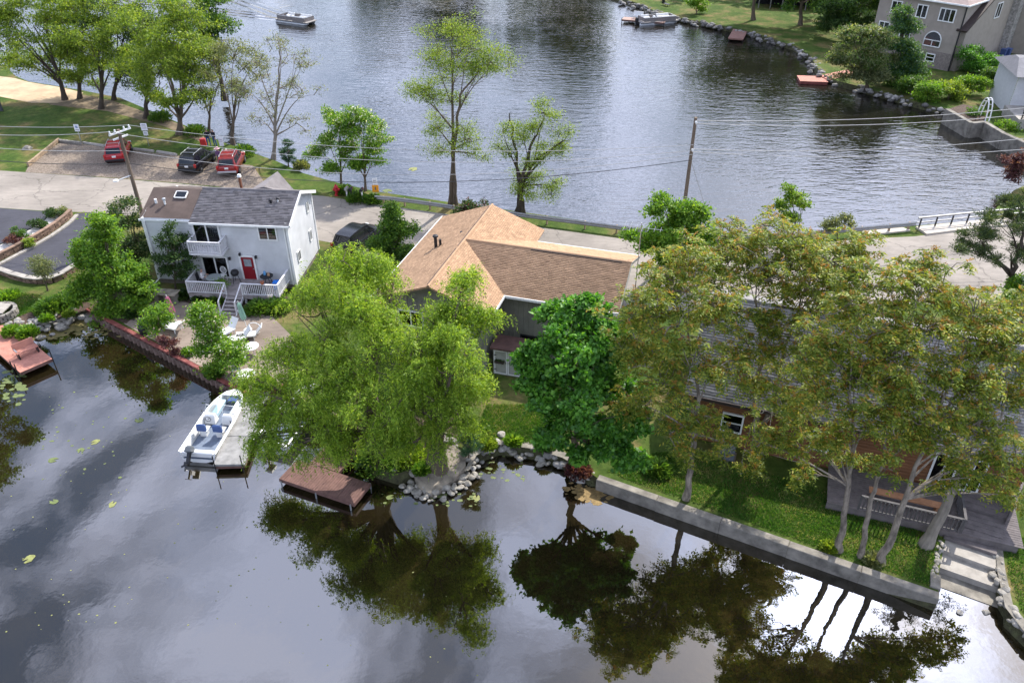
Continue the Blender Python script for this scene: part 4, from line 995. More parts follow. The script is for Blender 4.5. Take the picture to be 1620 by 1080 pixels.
# roof: main grey part (x 3.3 -> right), lower brown felt part on the left
XS = 3.35; OV = 0.28
sl = math.hypot(HD / 2, RZ - EZ); vy, vz = (HD / 2) / sl, (RZ - EZ) / sl
def gable_roof(parent, x0, x1, y0, y1, ze, zr, board, cover, seed, felt=False, ov=0.28, th=0.10, name='roof', keepf=None, keepb=None, tw=.32, ex=.15):
    ym = (y0 + y1) / 2; run = (y1 - y0) / 2; s_ = math.hypot(run, zr - ze); cy_, sy_ = run / s_, (zr - ze) / s_
    mbr = MB()
    of = (x0, y0 - ov * cy_, ze - ov * sy_); ob = (x1, y1 + ov * cy_, ze - ov * sy_)
    slab(mbr, of, (1, 0, 0), (0, cy_, sy_), x1 - x0, s_ + ov, th); slab(mbr, ob, (-1, 0, 0), (0, -cy_, sy_), x1 - x0, s_ + ov, th)
    r_ = mbr.build(name, board, parent)
    if not felt:
        up = 0.006
        shingles(r_, 'shingles', (of[0], of[1], of[2] + up), (1, 0, 0), (0, cy_, sy_), x1 - x0, s_ + ov, cover, seed=seed, keep=keepf, tw=tw, ex=ex)
        shingles(r_, 'shingles', (ob[0], ob[1], ob[2] + up), (-1, 0, 0), (0, -cy_, sy_), x1 - x0, s_ + ov, cover, seed=seed + 1, keep=keepb, tw=tw, ex=ex)
        m2 = MB(); m2.tube([(x0, ym, zr + 0.01), (x1, ym, zr + 0.01)], 0.085, 8); m2.build('ridge_cap', cover, r_)
    return r_
rf = gable_roof(wh, XS, HW + 0.3, 0, HD, EZ, RZ, MATS['shingle_grey'], MATS['shingle_grey'], 3)
rf2 = gable_roof(wh, -0.25, XS - 0.01, 0.25, HD - 0.1, EZ + 0.02, RZ - 0.10, MATS['roof_felt'], MATS['roof_felt'], 5, felt=True)
# fascia, rakes and gutter
mb = MB(); yf = -OV * vy - 0.03
mb.box(((XS + HW + 0.3) / 2, yf, EZ - OV * vz - 0.07), (HW + 0.3 - XS, 0.10, 0.13)); mb.build('gutter', MATS['trim_white'], rf)
mb = MB(); mb.box(((XS - .3) / 2, 0.25 - OV * vy - 0.03, EZ - OV * vz - 0.05), (XS + .22, 0.09, 0.12)); mb.build('gutter', MATS['trim_white'], rf2)
mb = MB()
for (x) in (HW + 0.33,):
    for (y0, z0, y1, z1) in ((-OV * vy, EZ - OV * vz, HD / 2, RZ), (HD + OV * vy, EZ - OV * vz, HD / 2, RZ)):
        d = Vector((0, y1 - y0, z1 - z0)); c = Vector((x, (y0 + y1) / 2, (z0 + z1) / 2 - 0.05)); a = math.atan2(d.z, d.y)
        T = Matrix.Translation(c) @ Matrix.Rotation(a, 4, 'X'); mb.box((0, 0, 0), (0.06, d.length, 0.22), T)
mb.build('rake_board', MATS['trim_white'], rf)
mb = MB(); mb.box((-0.28, HD / 2 - 1.2, EZ + 0.42), (0.05, 3.0, 0.16), Matrix.Identity(4)); 
# rear cross gable peeking over the ridge
mb = MB(); mb.add([(6.6, HD / 2 + .35, RZ - 0.15), (8.6, HD / 2 + .35, RZ - 0.15), (7.6, HD / 2 + .35, RZ + 0.10), (6.6, HD + 0.5, RZ - 1.3), (8.6, HD + 0.5, RZ - 1.3), (7.6, HD + 0.5, RZ + 0.10)], [(0, 1, 2), (0, 2, 5, 3), (2, 1, 4, 5), (3, 5, 4)])
mb.build('dormer', MATS['shingle_grey'], rf)
# vents and skylight
def vent(x, y, z, r_, h, m, cap=None, parent=rf):
    mb = MB(); mb.tube([(x, y, z), (x, y, z + h)], r_, 10); o = mb.build('vent_pipe', MATS[m], parent, True)
    if cap: m2 = MB(); m2.lathe([(r_ * 0.8, 0), (r_ * 1.9, 0.03), (r_ * 1.7, 0.12), (0.01, 0.17)], 10, (x, y, z + h)); m2.build('vent_cap', MATS[cap], parent, True)
zat = lambda y: EZ + (RZ - EZ) * y / (HD / 2)
vent(8.5, 1.6, zat(1.6), 0.07, 0.16, 'metal_dark', 'metal_dark'); vent(8.95, 1.75, zat(1.75), 0.06, 0.16, 'trim_white', 'metal_dark')
vent(1.15, 1.25, zat(1.1), 0.07, 0.32, 'trim_white', 'metal_grey', rf2)
vent(0.45, 1.4, zat(1.1), 0.09, 0.30, 'trim_white', None, rf2)
mb = MB(); T = Matrix.Translation((2.0, 2.1, zat(1.95))) @ Matrix.Rotation(math.atan2(vz, vy), 4, 'X')
for s_ in (-1, 1): mb.box((s_ * 0.40, 0, 0.04), (0.05, 0.6, 0.09), T); mb.box((0, s_ * 0.30, 0.04), (0.74, 0.05, 0.08), T)
mb.build('skylight_frame', MATS['trim_white'], rf2)
mb = MB(); mb.box((0, 0, 0.03), (0.76, 0.56, 0.03), T); mb.build('skylight_pane', MATS['glass_dark'], rf2)
mb = MB(); mb.box((5.9, HD / 2 + .5, RZ + 0.25), (0.14, 0.14, 0.9)); mb.build('flue', mat('brown_paint', (0.16, 0.06, 0.03), 0.8), rf)
mb = MB(); mb.box((5.9, HD / 2 + .5, RZ + 0.80), (0.24, 0.24, 0.18), top=(0.7, 0.7)); mb.build('flue_cap', MATS['trim_white'], rf)
# windows and doors of the front
window(wh, 'sliding_door', 4.33, 3.18, 4.86, 1.9, curtain=True, fw=0.12)
window(wh, 'window', 8.58, 3.72, 4.75, 1.32)
window(wh, 'sliding_door', 4.42, 0.66, 2.36, 1.9, curtain=True, fw=0.12)
window(wh, 'window', 2.35, 1.15, 1.95, 0.5, panes=1, frame='metal_dark')
MS = Matrix.Translation((HW, 0, 0)) @ Matrix.Rotation(R(90), 4, 'Z')
for (x, z0, z1, w) in ((1.25, 1.55, 2.35, 0.6), (4.3, 3.9, 4.7, 0.5), (4.05, 1.75, 2.6, 0.5)):
    window(wh, 'window', 0, 0, z1 - z0, w, panes=2, M0=MS @ Matrix.Translation((x, 0, z0)), fw=0.07)
dr = bpy.data.objects.new('entry_door', None); COL.objects.link(dr); dr.parent = wh; dr.location = (6.78, 0, 0.66)
mb = MB(); mb.box((0, -0.05, 0.86), (0.86, 0.05, 1.72)); mb.build('panel', MATS['door_red'], dr)
mb = MB()
for s_ in (-1, 1): mb.box((s_ * 0.50, -0.06, 0.90), (0.12, 0.12, 1.80))
mb.box((0, -0.06, 1.79), (0.88, 0.118, 0.12)); mb.build('frame', MATS['trim_white'], dr)
mb = MB(); mb.box((0, -0.082, 1.28), (0.52, 0.016, 0.56)); mb.build('pane', mat('pane_pale', (0.26, 0.28, 0.30), 0.2, spec=.7), dr)
for s_ in (-1, 1): 
    mb = MB(); mb.box((s_ * 0.2, -0.08, 0.42), (0.26, 0.012, 0.48), bev=.005); mb.build('panel_moulding', MATS['door_red'], dr)
mb = MB(); mb.lathe([(0.015, 0), (0.035, 0.02), (0.035, 0.05), (0.01, 0.07)], 8, (0.34, -0.11, 0.80)); mb.build('handle', MATS['metal_grey'], dr)
for (x, z) in ((5.52, 4.85), (5.55, 2.25), (6.35, 2.62), (7.45, 2.45)):
    mb = MB(); mb.box((x, -0.04, z), (0.1, 0.06, 0.12)); mb.lathe([(0.03, -0.14), (0.09, -0.10), (0.08, 0.06), (0.02, 0.1)], 8, (x, -0.14, z)); mb.build('wall_lamp', MATS['metal_dark'], wh)
mb = MB(); mb.box((HW - 0.18, -0.07, EZ / 2 + 0.1), (0.09, 0.08, EZ - 0.5)); mb.build('downspout', MATS['trim_white'], wh)
mb = MB(); mb.tube([(0.12, -0.10, EZ - 0.2), (0.12, -0.10, 0.45), (-0.1, -0.5, 0.25), (-0.7, -1.9, 0.06)], 0.055, 6); mb.build('downspout', MATS['trim_white'], wh)
# balcony
bal = bpy.data.objects.new('balcony', None); COL.objects.link(bal); bal.parent = wh
mb = MB(); mb.box((4.5, -0.62, 3.05), (2.3, 1.2, 0.14)); mb.build('floor', MATS['rail_white'], bal)
railing(bal, [(3.42, -0.1), (3.42, -1.17), (5.58, -1.17), (5.58, -0.1)], 3.12, 0.85, step=0.15)
# deck
dk = thing('deck', 'grey plank deck with white balusters along the white house', 'deck', wh.location, wh_rz)
DZ = 0.66
planks(dk, 'plank', 3.2, 9.6, -2.35, -0.06, DZ, MATS['deck_grey'], 0.15, along='x', seed=4)
mb = MB()
mb.box((6.4, -2.32, DZ - 0.14), (6.3, 0.06, 0.2)); mb.box((6.4, -0.2, DZ - 0.14), (6.3, 0.06, 0.2)); mb.build('joist', MATS['deck_grey'], dk)
for x in (3.3, 5.85, 7.15, 9.5):
    mb = MB(); mb.box((x, -2.25, (DZ - .05) / 2 - .05), (0.12, 0.12, DZ)); mb.build('leg', MATS['rail_white'], dk)
railing(dk, [(3.25, -0.15), (3.25, -2.3), (5.9, -2.3)], DZ); railing(dk, [(7.05, -2.3), (9.55, -2.3), (9.55, -0.15)], DZ)
st = thing('deck_stairs', 'grey wooden stairs from the white deck down to the patio', 'stairs', wh.location, wh_rz)
for k in range(5):
    mb = MB(); mb.box((6.48, -2.55 - k * 0.27, DZ - 0.13 * (k + 1) + 0.02), (1.05, 0.29, 0.05)); mb.build('tread', MATS['deck_grey'], st)
for s_ in (-1, 1):
    mb = MB(); x = 6.48 + s_ * 0.555
    mb.add([(x - .025, -2.38, DZ - .06), (x - .025, -3.95, 0.0), (x - .025, -3.7, -.02), (x - .025, -2.38, DZ - .3), (x + .025, -2.38, DZ - .06), (x + .025, -3.95, 0.0), (x + .025, -3.7, -.02), (x + .025, -2.38, DZ - .3)],
           [(0, 1, 2, 3), (7, 6, 5, 4), (0, 4, 5, 1), (1, 5, 6, 2), (2, 6, 7, 3), (3, 7, 4, 0)]); mb.build('stringer', MATS['rail_white'], st)
    mb = MB(); mb.tube([(x, -2.38, DZ + .86), (x, -3.7, 0.95)], 0.045, 6); mb.box((x, -3.7, 0.46), (.09, .09, .96)); mb.build('handrail', MATS['rail_white'], st)

# ------------------------------------------------------------------ the brown-roofed house
o = P(970, 490, 5.0)
bh_rz = R(-17)
bh = thing('brown_roofed_house', 'L-shaped sage house with brown shingle roof in the middle', 'house', (o.x, o.y, G), bh_rz)
ZE, ZR = 4.4, 5.7
def vwall(mb, a, b_, z0, z1):
    """board-and-groove vertical siding"""
    a, b_ = Vector(a), Vector(b_); d = b_ - a; ln = d.length; n = max(1, int(ln / 0.3)); dn = d / ln; nx = Vector((dn.y, -dn.x))
    for k in range(n):
        p0 = a + dn * (ln * k / n + 0.012); p1 = a + dn * (ln * (k + 1) / n - 0.012); q0 = a + dn * (ln * k / n); 
        f0, f1 = p0 + nx * 0.02, p1 + nx * 0.02; e1 = a + dn * (ln * (k + 1) / n)
        mb.add([(q0.x, q0.y, z0), (f0.x, f0.y, z0), (f1.x, f1.y, z0), (e1.x, e1.y, z0), (q0.x, q0.y, z1), (f0.x, f0.y, z1), (f1.x, f1.y, z1), (e1.x, e1.y, z1)], [(0, 1, 5, 4), (1, 2, 6, 5), (2, 3, 7, 6)])
I = 0.35
mb = MB()
mw = [(-6.6 - I, 0 + I), (0 - I, 0 + I), (0 - I, 6.9 - I), (-6.6 - I, 6.9 - I)]
for k in range(2): vwall(mb, mw[k], mw[k + 1], -0.1, ZE - .05)
vwall(mb, mw[2], mw[3], -0.1, ZE - .05)
ww = [(-13.6 + I, -2.4 + I), (-6.6 - I, -2.4 + I), (-6.6 - I, 8.7 - I), (-13.6 + I, 8.7 - I)]
for k in range(4): vwall(mb, ww[k], ww[(k + 1) % 4], -0.1, ZE - .05)
mb.add([(-I, 0 + I, ZE - .06), (-I, 6.9 - I, ZE - .06), (-I, 3.45, ZR - .2)], [(0, 1, 2)])
mb.add([(-13.6 + I, -2.4 + I, ZE - .06), (-6.6 - I, -2.4 + I, ZE - .06), (-10.1, -2.4 + I, ZR - .2), (-13.6 + I, 8.7 - I, ZE - .06), (-6.6 - I, 8.7 - I, ZE - .06), (-10.1, 8.7 - I, ZR - .2)], [(0, 1, 2), (4, 3, 5)])
mb.build('wall', MATS['siding_sage'], bh)
# roof: wing along v, main along u; they cut into each other at the valleys
r1 = gable_roof(bh, -10.0, 0.35, 0, 6.9, ZE, ZR, MATS['shingle_brown'], MATS['shingle_brown'], 11, ov=0.2, tw=.26, ex=.13)
wing = bpy.data.objects.new('wing_roof_frame', None)
mbw = MB(); run = 3.5; s_ = math.hypot(run, ZR - ZE); cx_, sx_ = run / s_, (ZR - ZE) / s_; ov = 0.2
ol = (-13.6 - ov * cx_, 8.9, ZE - ov * sx_); orr = (-6.6 + ov * cx_, -2.7, ZE - ov * sx_)
slab(mbw, ol, (0, -1, 0), (cx_, 0, sx_), 11.6, s_ + ov, 0.10); slab(mbw, orr, (0, 1, 0), (-cx_, 0, sx_), 11.6, s_ + ov, 0.10)
r2 = mbw.build('roof', MATS['shingle_brown'], bh)
bpy.data.objects.remove(wing)
shingles(r2, 'shingles', (ol[0], ol[1], ol[2] + .006), (0, -1, 0), (cx_, 0, sx_), 11.6, s_ + ov, MATS['shingle_brown'], .26, .13, seed=13)
shingles(r2, 'shingles', (orr[0], orr[1], orr[2] + .006), (0, 1, 0), (-cx_, 0, sx_), 11.6, s_ + ov, MATS['shingle_brown'], .26, .13, seed=14)
mb = MB(); mb.tube([(-10.1, -2.7, ZR + .01), (-10.1, 8.9, ZR + .01)], 0.085, 8); mb.build('ridge_cap', MATS['shingle_brown'], r2)
mb = MB(); mb.box((-10.22, 5.5, ZR - .02), (.05, 6.0, .10)); mb.box((-10.22, -.2, ZR - .02), (.05, 4.6, .10)); mb.build('ridge_vent', MATS['fascia_dark'], r2)
mb = MB(); mb.box((-3.0, 3.33, ZR - .02), (5.6, .05, .10)); mb.build('ridge_vent', MATS['fascia_dark'], r1)
mb = MB()
mb.box((-3.1, -ov * .93 - .03, ZE - .12), (6.9, .05, .16)); mb.box((-3.1, 6.9 + ov * .93 + .03, ZE - .12), (6.9, .05, .16)); mb.build('fascia', MATS['trim_white'], r1)
mb = MB(); mb.box((-13.6 - ov - .02, 3.1, ZE - .12), (.05, 11.6, .16)); mb.box((-6.6 + ov + .02, -1.5, ZE - .12), (.05, 2.5, .16)); mb.build('fascia', MATS['trim_white'], r2)
for s_ in (-1, 1):
    d = Vector((0, 3.45 + .2, ZR - ZE)); mb = MB(); a = math.atan2(ZR - ZE, 3.45)
    T = Matrix.Translation((0.37, 3.45 - s_ * 1.82, (ZE + ZR) / 2 - .10)) @ Matrix.Rotation(s_ * a, 4, 'X'); mb.box((0, 0, 0), (.05, 3.85, .15), T); mb.build('rake_board', MATS['siding_sage'], r1)
# flues, antenna mast on the gable
vent(-12.0, 3.2, ZE + .55, 0.10, 0.75, 'metal_dark', 'metal_dark', r2); vent(-11.75, 3.35, ZE + .65, 0.08, 0.45, 'metal_dark', None, r2)
vent(-10.9, 4.9, ZR - .35, 0.09, 0.10, 'metal_dark', None, r2)
MG = Matrix.Translation((-I, 0, 0)) @ Matrix.Rotation(R(90), 4, 'Z')
window(bh, 'window', 0, 0, 1.2, 1.5, panes=2, M0=MG @ Matrix.Translation((4.4, 0, 2.5)), fw=.08)
window(bh, 'window', 0, 0, 1.5, 1.0, panes=1, M0=MG @ Matrix.Translation((1.9, 0, .3)), fw=.08)
window(bh, 'window', -9.0, 2.4, 3.5, 1.6, y=-2.4 + I, panes=2)
window(bh, 'window', -11.6, 2.4, 3.5, 1.6, y=-2.4 + I, panes=2)
window(bh, 'window', -4.9, 0.5, 1.5, 1.3, y=I, panes=2, frame='metal_dark')
an = thing('antenna', 'thin television antenna mast at the right gable of the brown roof', 'antenna', bh.matrix_world @ Vector((0, 0, 0)), 0)
an.location = Matrix.Translation(bh.location) @ Matrix.Rotation(bh_rz, 4, 'Z') @ Vector((0.48, 5.4, 0)); an.rotation_euler = (0, 0, bh_rz)
mb = MB(); mb.tube([(0, 0, 0), (0, 0, 7.4)], 0.03, 6); mb.build('mast', MATS['metal_grey'], an)
mb = MB(); mb.tube([(-1.1, 0, 7.1), (1.3, 0, 7.1)], 0.018, 5); mb.build('boom', MATS['metal_grey'], an)
for k in range(7):
    mb = MB(); x = -1.0 + k * 0.36; w = .75 - .07 * k; mb.tube([(x, -w, 7.12), (x, w, 7.12)], 0.010, 4); mb.build('element', MATS['metal_grey'], an)

# ------------------------------------------------------------------ garden shed
a = P(781, 590); b_ = P(823, 597)
sh_rz = math.atan2(b_.y - a.y, b_.x - a.x)
sh = thing('garden_shed', 'small grey shed with double doors in front of the sage house', 'shed', a, sh_rz)
mb = MB(); vwall(mb, (0, 0), (1.75, 0), 0, 1.85); vwall(mb, (1.75, 0), (1.75, 1.1), 0, 1.85); vwall(mb, (1.75, 1.1), (0, 1.1), 0, 1.85); vwall(mb, (0, 1.1), (0, 0), 0, 1.85)
mb.build('wall', mat('shed_paint', (0.33, 0.33, 0.30), .8, .12), sh)
mb = MB(); mb.box((.875, .5, 1.93), (2.05, 1.5, .10)); mb.build('roof', mat('shed_roof', (.10, .055, .045), .9, .3), sh)
for k, x in enumerate((.46, 1.28)):
    d = bpy.data.objects.new('door', None); COL.objects.link(d); d.parent = sh; d.location = (x, -.03, .1)
    mb = MB(); mb.box((0, 0, .82), (.78, .035, 1.64)); mb.build('leaf', MATS['shed_paint'], d)
    mb = MB()
    for s_ in (-1, 1): mb.box((s_ * .36, -.03, .82), (.06, .03, 1.64)); mb.box((0, -.03, .82 + s_ * .79), (.66, .028, .06))
    mb.build('trim', MATS['trim_white'], d)
    for z in (.3, 1.3):
        mb = MB(); mb.box((.33 if k else -.33, -.055, z), (.14, .015, .05)); mb.build('hinge', MATS['metal_dark'], d)
    mb = MB(); mb.box((-.3 if k else .3, -.055, .85), (.03, .03, .12)); mb.build('handle', MATS['metal_dark'], d)
pl = thing('window_box', 'narrow planter hung on the left shed door', 'planter', a, sh_rz)
mb = MB(); mb.box((.42, -.17, 1.0), (.55, .16, .14), top=(1.1, 1.1)); mb.build('box', MATS['fascia_dark'], pl)
rg = np.random.default_rng(8); pts = np.stack([rg.uniform(.16, .68, 60), rg.uniform(-.24, -.10, 60), np.full(60, 1.06)], 1)
v, f = leaf_quads(pts, unit(rg.normal(size=(60, 3)) + [0, 0, 1]), np.full(60, .12), np.full(60, .06), rg)
link('plant', np_mesh('plant', v, f, MATS['dark_leaf']), pl)

# ------------------------------------------------------------------ the log house behind the red-tipped trees
o = P(1085, 690)
lh_rz = R(-20)
lh = thing('log_house', 'brown log-sided house with grey roof hidden behind red-tipped trees', 'house', o, lh_rz)
LW, LD, LE, LR = 15.5, 10.5, 3.3, 5.9
mb = MB()
def logwall(mb, a, b_, z0, z1, h=.2):
    a, b_ = Vector(a), Vector(b_); d = (b_ - a).normalized(); nx = Vector((d.y, -d.x)); z = z0
    while z < z1 - 1e-3:
        zt = min(z + h, z1); prof = [(0, z), (.035, z + .3 * (zt - z)), (.035, z + .7 * (zt - z)), (0, zt)]
        vs_ = []
        for (e, zz) in prof: vs_ += [(a.x + nx.x * e, a.y + nx.y * e, zz), (b_.x + nx.x * e, b_.y + nx.y * e, zz)]
        mb.add(vs_, [(2 * k, 2 * k + 1, 2 * k + 3, 2 * k + 2) for k in range(3)]); z = zt
for (q, w_) in (((0, 0), (LW, 0)), ((LW, 0), (LW, LD)), ((LW, LD), (0, LD)), ((0, LD), (0, 0))): logwall(mb, q, w_, 0, LE)
mb.add([(LW, 0, LE), (LW, LD, LE), (LW, LD / 2, LR - .1), (0, 0, LE), (0, LD, LE), (0, LD / 2, LR - .1)], [(0, 1, 2), (4, 3, 5)])
mb.build('wall', MATS['siding_log'], lh)
rl = gable_roof(lh, -.4, LW + .4, 0, LD, LE, LR, MATS['shingle_house'], MATS['shingle_house'], 21, ov=.45, tw=.34, ex=.17)
mb = MB(); mb.box((LW / 2, -.45, LE - .28), (LW + .8, .05, .18)); mb.build('fascia', MATS['fascia_dark'], rl)
mb = MB(); mb.box((LW / 2 + 1, LD / 2 - .12, LR + .05), (LW - 4, .06, .12)); mb.build('ridge_vent', MATS['fascia_dark'], rl)
window(lh, 'window', 6.55, 1.05, 2.35, .95, panes=2, horiz=True)
for x in (12.2, 13.4): window(lh, 'sliding_door', x, .55, 2.55, 1.1, panes=2)
window(lh, 'window', 2.2, 1.0, 2.2, 1.1, panes=2, horiz=True)
ld = thing('deck', 'dark grey deck with slatted rail in front of the log house', 'deck', o, lh_rz)
planks(ld, 'plank', 7.2, 15.6, -3.0, -.08, .42, MATS['deck_dark'], .15, along='x', seed=6)
mat('rail_dark', (.085, .08, .08), .8, .2)
railing(ld, [(8.6, -2.95), (12.9, -2.95)], .42, .85, m='rail_dark', step=.17, bw=.05)
railing(ld, [(13.0, -2.95), (13.0, -1.0)], .42, .85, m='rail_dark', step=.17, bw=.05)
mb = MB(); mb.box((11.3, -2.95, .18), (8.2, .08, .4)); mb.build('skirt', MATS['deck_dark'], ld)
bn = thing('deck_bench', 'long orange-brown bench on the dark deck', 'bench', o, lh_rz)
mb = MB(); mb.box((10.6, -1.9, .86), (3.2, .42, .06)); mb.build('seat', mat('bench_wood', (.34, .17, .09), .8, .25), bn)
for x in (9.2, 12.0): mb = MB(); mb.box((x, -1.9, .62), (.1, .36, .42)); mb.build('leg', MATS['bench_wood'], bn)
ac = thing('air_conditioner', 'dark box air conditioner on the ground beside the log wall', 'air conditioner', P(1150, 722), lh_rz)
mb = MB(); mb.box((0, 0, .36), (.72, .72, .72), bev=.05); mb.build('case', mat('ac_grey', (.10, .11, .13), .6, .15), ac)
mb = MB(); mb.lathe([(.31, .72), (.31, .75), (.27, .75), (.27, .725)], 20); mb.lathe([(.06, .72), (.05, .77)], 10); mb.build('fan_guard', MATS['metal_grey'], ac)
for k in range(4):
    mb = MB(); mb.box((0, 0, .745), (.56, .015, .012), Matrix.Rotation(k * math.pi / 4, 4, 'Z')); mb.build('guard_bar', MATS['metal_grey'], ac)
mb = MB(); mb.box((0, 0, -.03), (.9, .9, .08)); mb.build('pad', MATS['concrete'], ac)
# ------------------------------------------------------------------ far taupe house
c = P(1499, 113)
th_rz = R(-48)
th_ = thing('taupe_house', 'tall taupe house with arched window on the far bank', 'house', c, th_rz)
# local: corner at origin, front wall runs to -x (faces -y), side wall runs to +y (faces +x)
FW, FD, FH = 11.0, 7.0, 8.0
mb = MB()
lap_wall(mb, (-FW, 0), (0, 0), 2.1, FH, .22, .02); lap_wall(mb, (0, 0), (0, FD), 2.1, FH, .22, .02); lap_wall(mb, (-FW, FD), (-FW, 0), 0, FH, .22, .02)
mb.build('wall', MATS['siding_taupe'], th_)
mb = MB(); mb.box((-FW / 2, FD / 2, 1.05), (FW + .06, FD + .06, 2.1)); mb.build('foundation', MATS['brick_taupe'], th_)
mb = MB(); mb.box((-FW / 2, FD / 2, FH + .9), (FW + 1.0, FD + 1.0, 1.8), top=(.45, .05)); mb.build('roof', MATS['shingle_pink'], th_)
mb = MB(); mb.box((-FW / 2, FD / 2, FH - .06), (FW + 1.05, FD + 1.05, .18)); mb.build('eave_board', MATS['trim_white'], th_)
for (x, z0, z1, w, pn) in ((-2.0, 5.7, 7.3, 2.0, 3), (-5.2, 5.7, 7.3, 1.4, 2), (-8.6, 5.7, 7.3, 1.4, 2), (-6.6, 2.7, 4.6, 1.5, 2), (-9.6, 2.7, 4.6, 1.5, 2)): window(th_, 'window', x, z0, z1, w, panes=pn, fw=.12)
window(th_, 'window', -2.6, .75, 1.75, 1.2, y=-.03, panes=2, fw=.12, horiz=True)
aw = bpy.data.objects.new('arched_window', None); COL.objects.link(aw); aw.parent = th_; aw.location = (-2.9, -.02, 2.6)
R_ = 1.05
arc = [(R_ * math.cos(t), .75 + R_ * math.sin(t)) for t in np.linspace(0, math.pi, 17)]
out_ = [(R_, 0)] + arc + [(-R_, 0)]
Mv = Matrix.Rotation(R(90), 4, 'X')
mb = MB(); mb.prism(out_, 0.0, .05, Mv); mb.build('pane', MATS['glass_dark'], aw)
mb = MB(); mb.tube([(x, -.07, z) for x, z in [(R_, 0)] + arc + [(-R_, 0), (R_, 0)]], .07, 6); mb.box((0, -.07, .75), (2 * R_, .07, .09)); mb.box((0, -.075, .37), (.08, .06, .75)); mb.build('frame', MATS['trim_white'], aw)
# gabled side wing with a long sloping roof edge
SW = bpy.data.objects.new('side_wing', None); COL.objects.link(SW); SW.parent = th_
WL = 14.0
mb = MB(); y0, y1 = 0.6, 0.6 + WL
mb.add([(.05, y0, 0), (.05, y1, 0), (.05, y1, 12.2), (.05, y0, 5.2)], [(0, 1, 2, 3)]) if False else None
z = 0.0
while z < 11.5:
    zt = z + .22
    ys = lambda q: y0 if q < 5.2 else y0 + (q - 5.2) / (12.2 - 5.2) * WL
    mb.add([(.62, ys(z), z), (.62, y1, z), (.60, y1, zt), (.60, ys(zt), zt), (.60, ys(z), z), (.60, y1, z)], [(0, 1, 2, 3), (4, 5, 1, 0)]); z = zt
mb.add([(-.2, y0, 0), (.60, y0, 0), (.60, y0, 5.2), (-.2, y0, 5.2)], [(0, 1, 2, 3)])
mb.build('gable_wall', MATS['siding_taupe'], SW)
d = Vector((0, WL, 7.0)); a_ = math.atan2(7.0, WL)
mb = MB(); T = Matrix.Translation((.3, y0 + WL / 2 - .25, 5.2 + 3.55)) @ Matrix.Rotation(a_, 4, 'X'); mb.box((0, 0, 0), (1.3, d.length + 1.2, .22), T); mb.build('roof', MATS['fascia_dark'], SW)
window(th_, 'window', 0, 0, 1.9, 1.7, panes=2, M0=Matrix.Translation((.63, 9.3, 5.3)) @ Matrix.Rotation(R(90), 4, 'Z'), fw=.12)
mb = MB(); mb.box((.1, -.08, 3.9), (.14, .14, 7.7)); mb.build('downspout', MATS['metal_dark'], th_)
mb = MB(); mb.box((.9, 14.8, 5.5), (1.2, 1.6, 11)); ch = mb.build('chimney', mat('field_stone', (.30, .28, .26), .9, .5, 3.5, .8, 6, bdist=.08), SW)
mb = MB(); mb.box((1.6, 18.5, 4), (4, 5.5, 8)); mb.build('garage_wall', MATS['siding_taupe'], SW)
for (x, y) in ((1.6, 12.6), (1.9, 13.4)):
    bn_ = thing('rubbish_bin', 'blue bin beside the taupe house wall, ' + ('nearer the shrub' if y < 13 else 'nearer the stone chimney'), 'bin', Matrix.Translation(c) @ Matrix.Rotation(th_rz, 4, 'Z') @ Vector((x + .3, y, 0)), th_rz)
    mb = MB(); mb.box((0, 0, .5), (.55, .6, 1.0), top=(1.2, 1.15)); mb.build('body', mat('bin_blue', (.05, .08, .20), .5), bn_)
    mb = MB(); mb.box((0, 0, 1.05), (.7, .75, .1), bev=.03); mb.build('lid', MATS['bin_blue'], bn_)

# pale porch house at the right edge
c = P(1646, 190, G + 1.2)
ph = thing('porch_house', 'pale house with large window at the right edge of the far bank', 'house', (c.x, c.y, G), R(-12))
T0 = 0.0
mb = MB(); lap_wall(mb, (-1.5, 5.2), (9, 5.2), -.1, 4.3, .2); lap_wall(mb, (-1.5, 12), (-1.5, 5.2), -.1, 4.3, .2); mb.build('wall', mat('porch_siding', (.50, .50, .50), .7, .08), ph)
mb = MB(); mb.box((3.75, 8.5, 4.9), (11.6, 8.4, 1.2), top=(.85, .15)); mb.build('roof', MATS['shingle_pale'], ph)
window(ph, 'window', 2.0, 2.0, 3.9, 3.8, y=5.16, panes=2, fw=.14)
mb = MB(); mb.box((3.6, 2.6, .55), (11.2, 5.0, 1.1)); mb.build('terrace', MATS['concrete_light'], ph)
for k in range(9):
    mb = MB(); x = -1.7 + k * 1.3; mb.box((x, .25, 1.55), (.10, .10, 1.0)); mb.build('fence_post', MATS['metal_dark'], ph)
mb = MB(); mb.box((3.5, .25, 2.0), (10.6, .06, .06)); mb.box((3.5, .25, 1.2), (10.6, .05, .05)); mb.build('fence_rail', MATS['metal_dark'], ph)
mb = MB()
for k in range(80): mb.box((-1.7 + k * .13, .25, 1.6), (.025, .025, .78))
f_ = mb.build('fence_bars', MATS['metal_dark'], ph); f_['kind'] = 'stuff'
um = thing('patio_umbrella', 'open grey-brown patio umbrella on the pale terrace', 'umbrella', Matrix.Translation(ph.location) @ Matrix.Rotation(R(-12), 4, 'Z') @ Vector((1.2, 2.3, 1.1)), 0)
mb = MB(); mb.tube([(0, 0, 0), (0, 0, 2.3)], .03, 6); mb.build('pole', MATS['metal_dark'], um)
mb = MB()
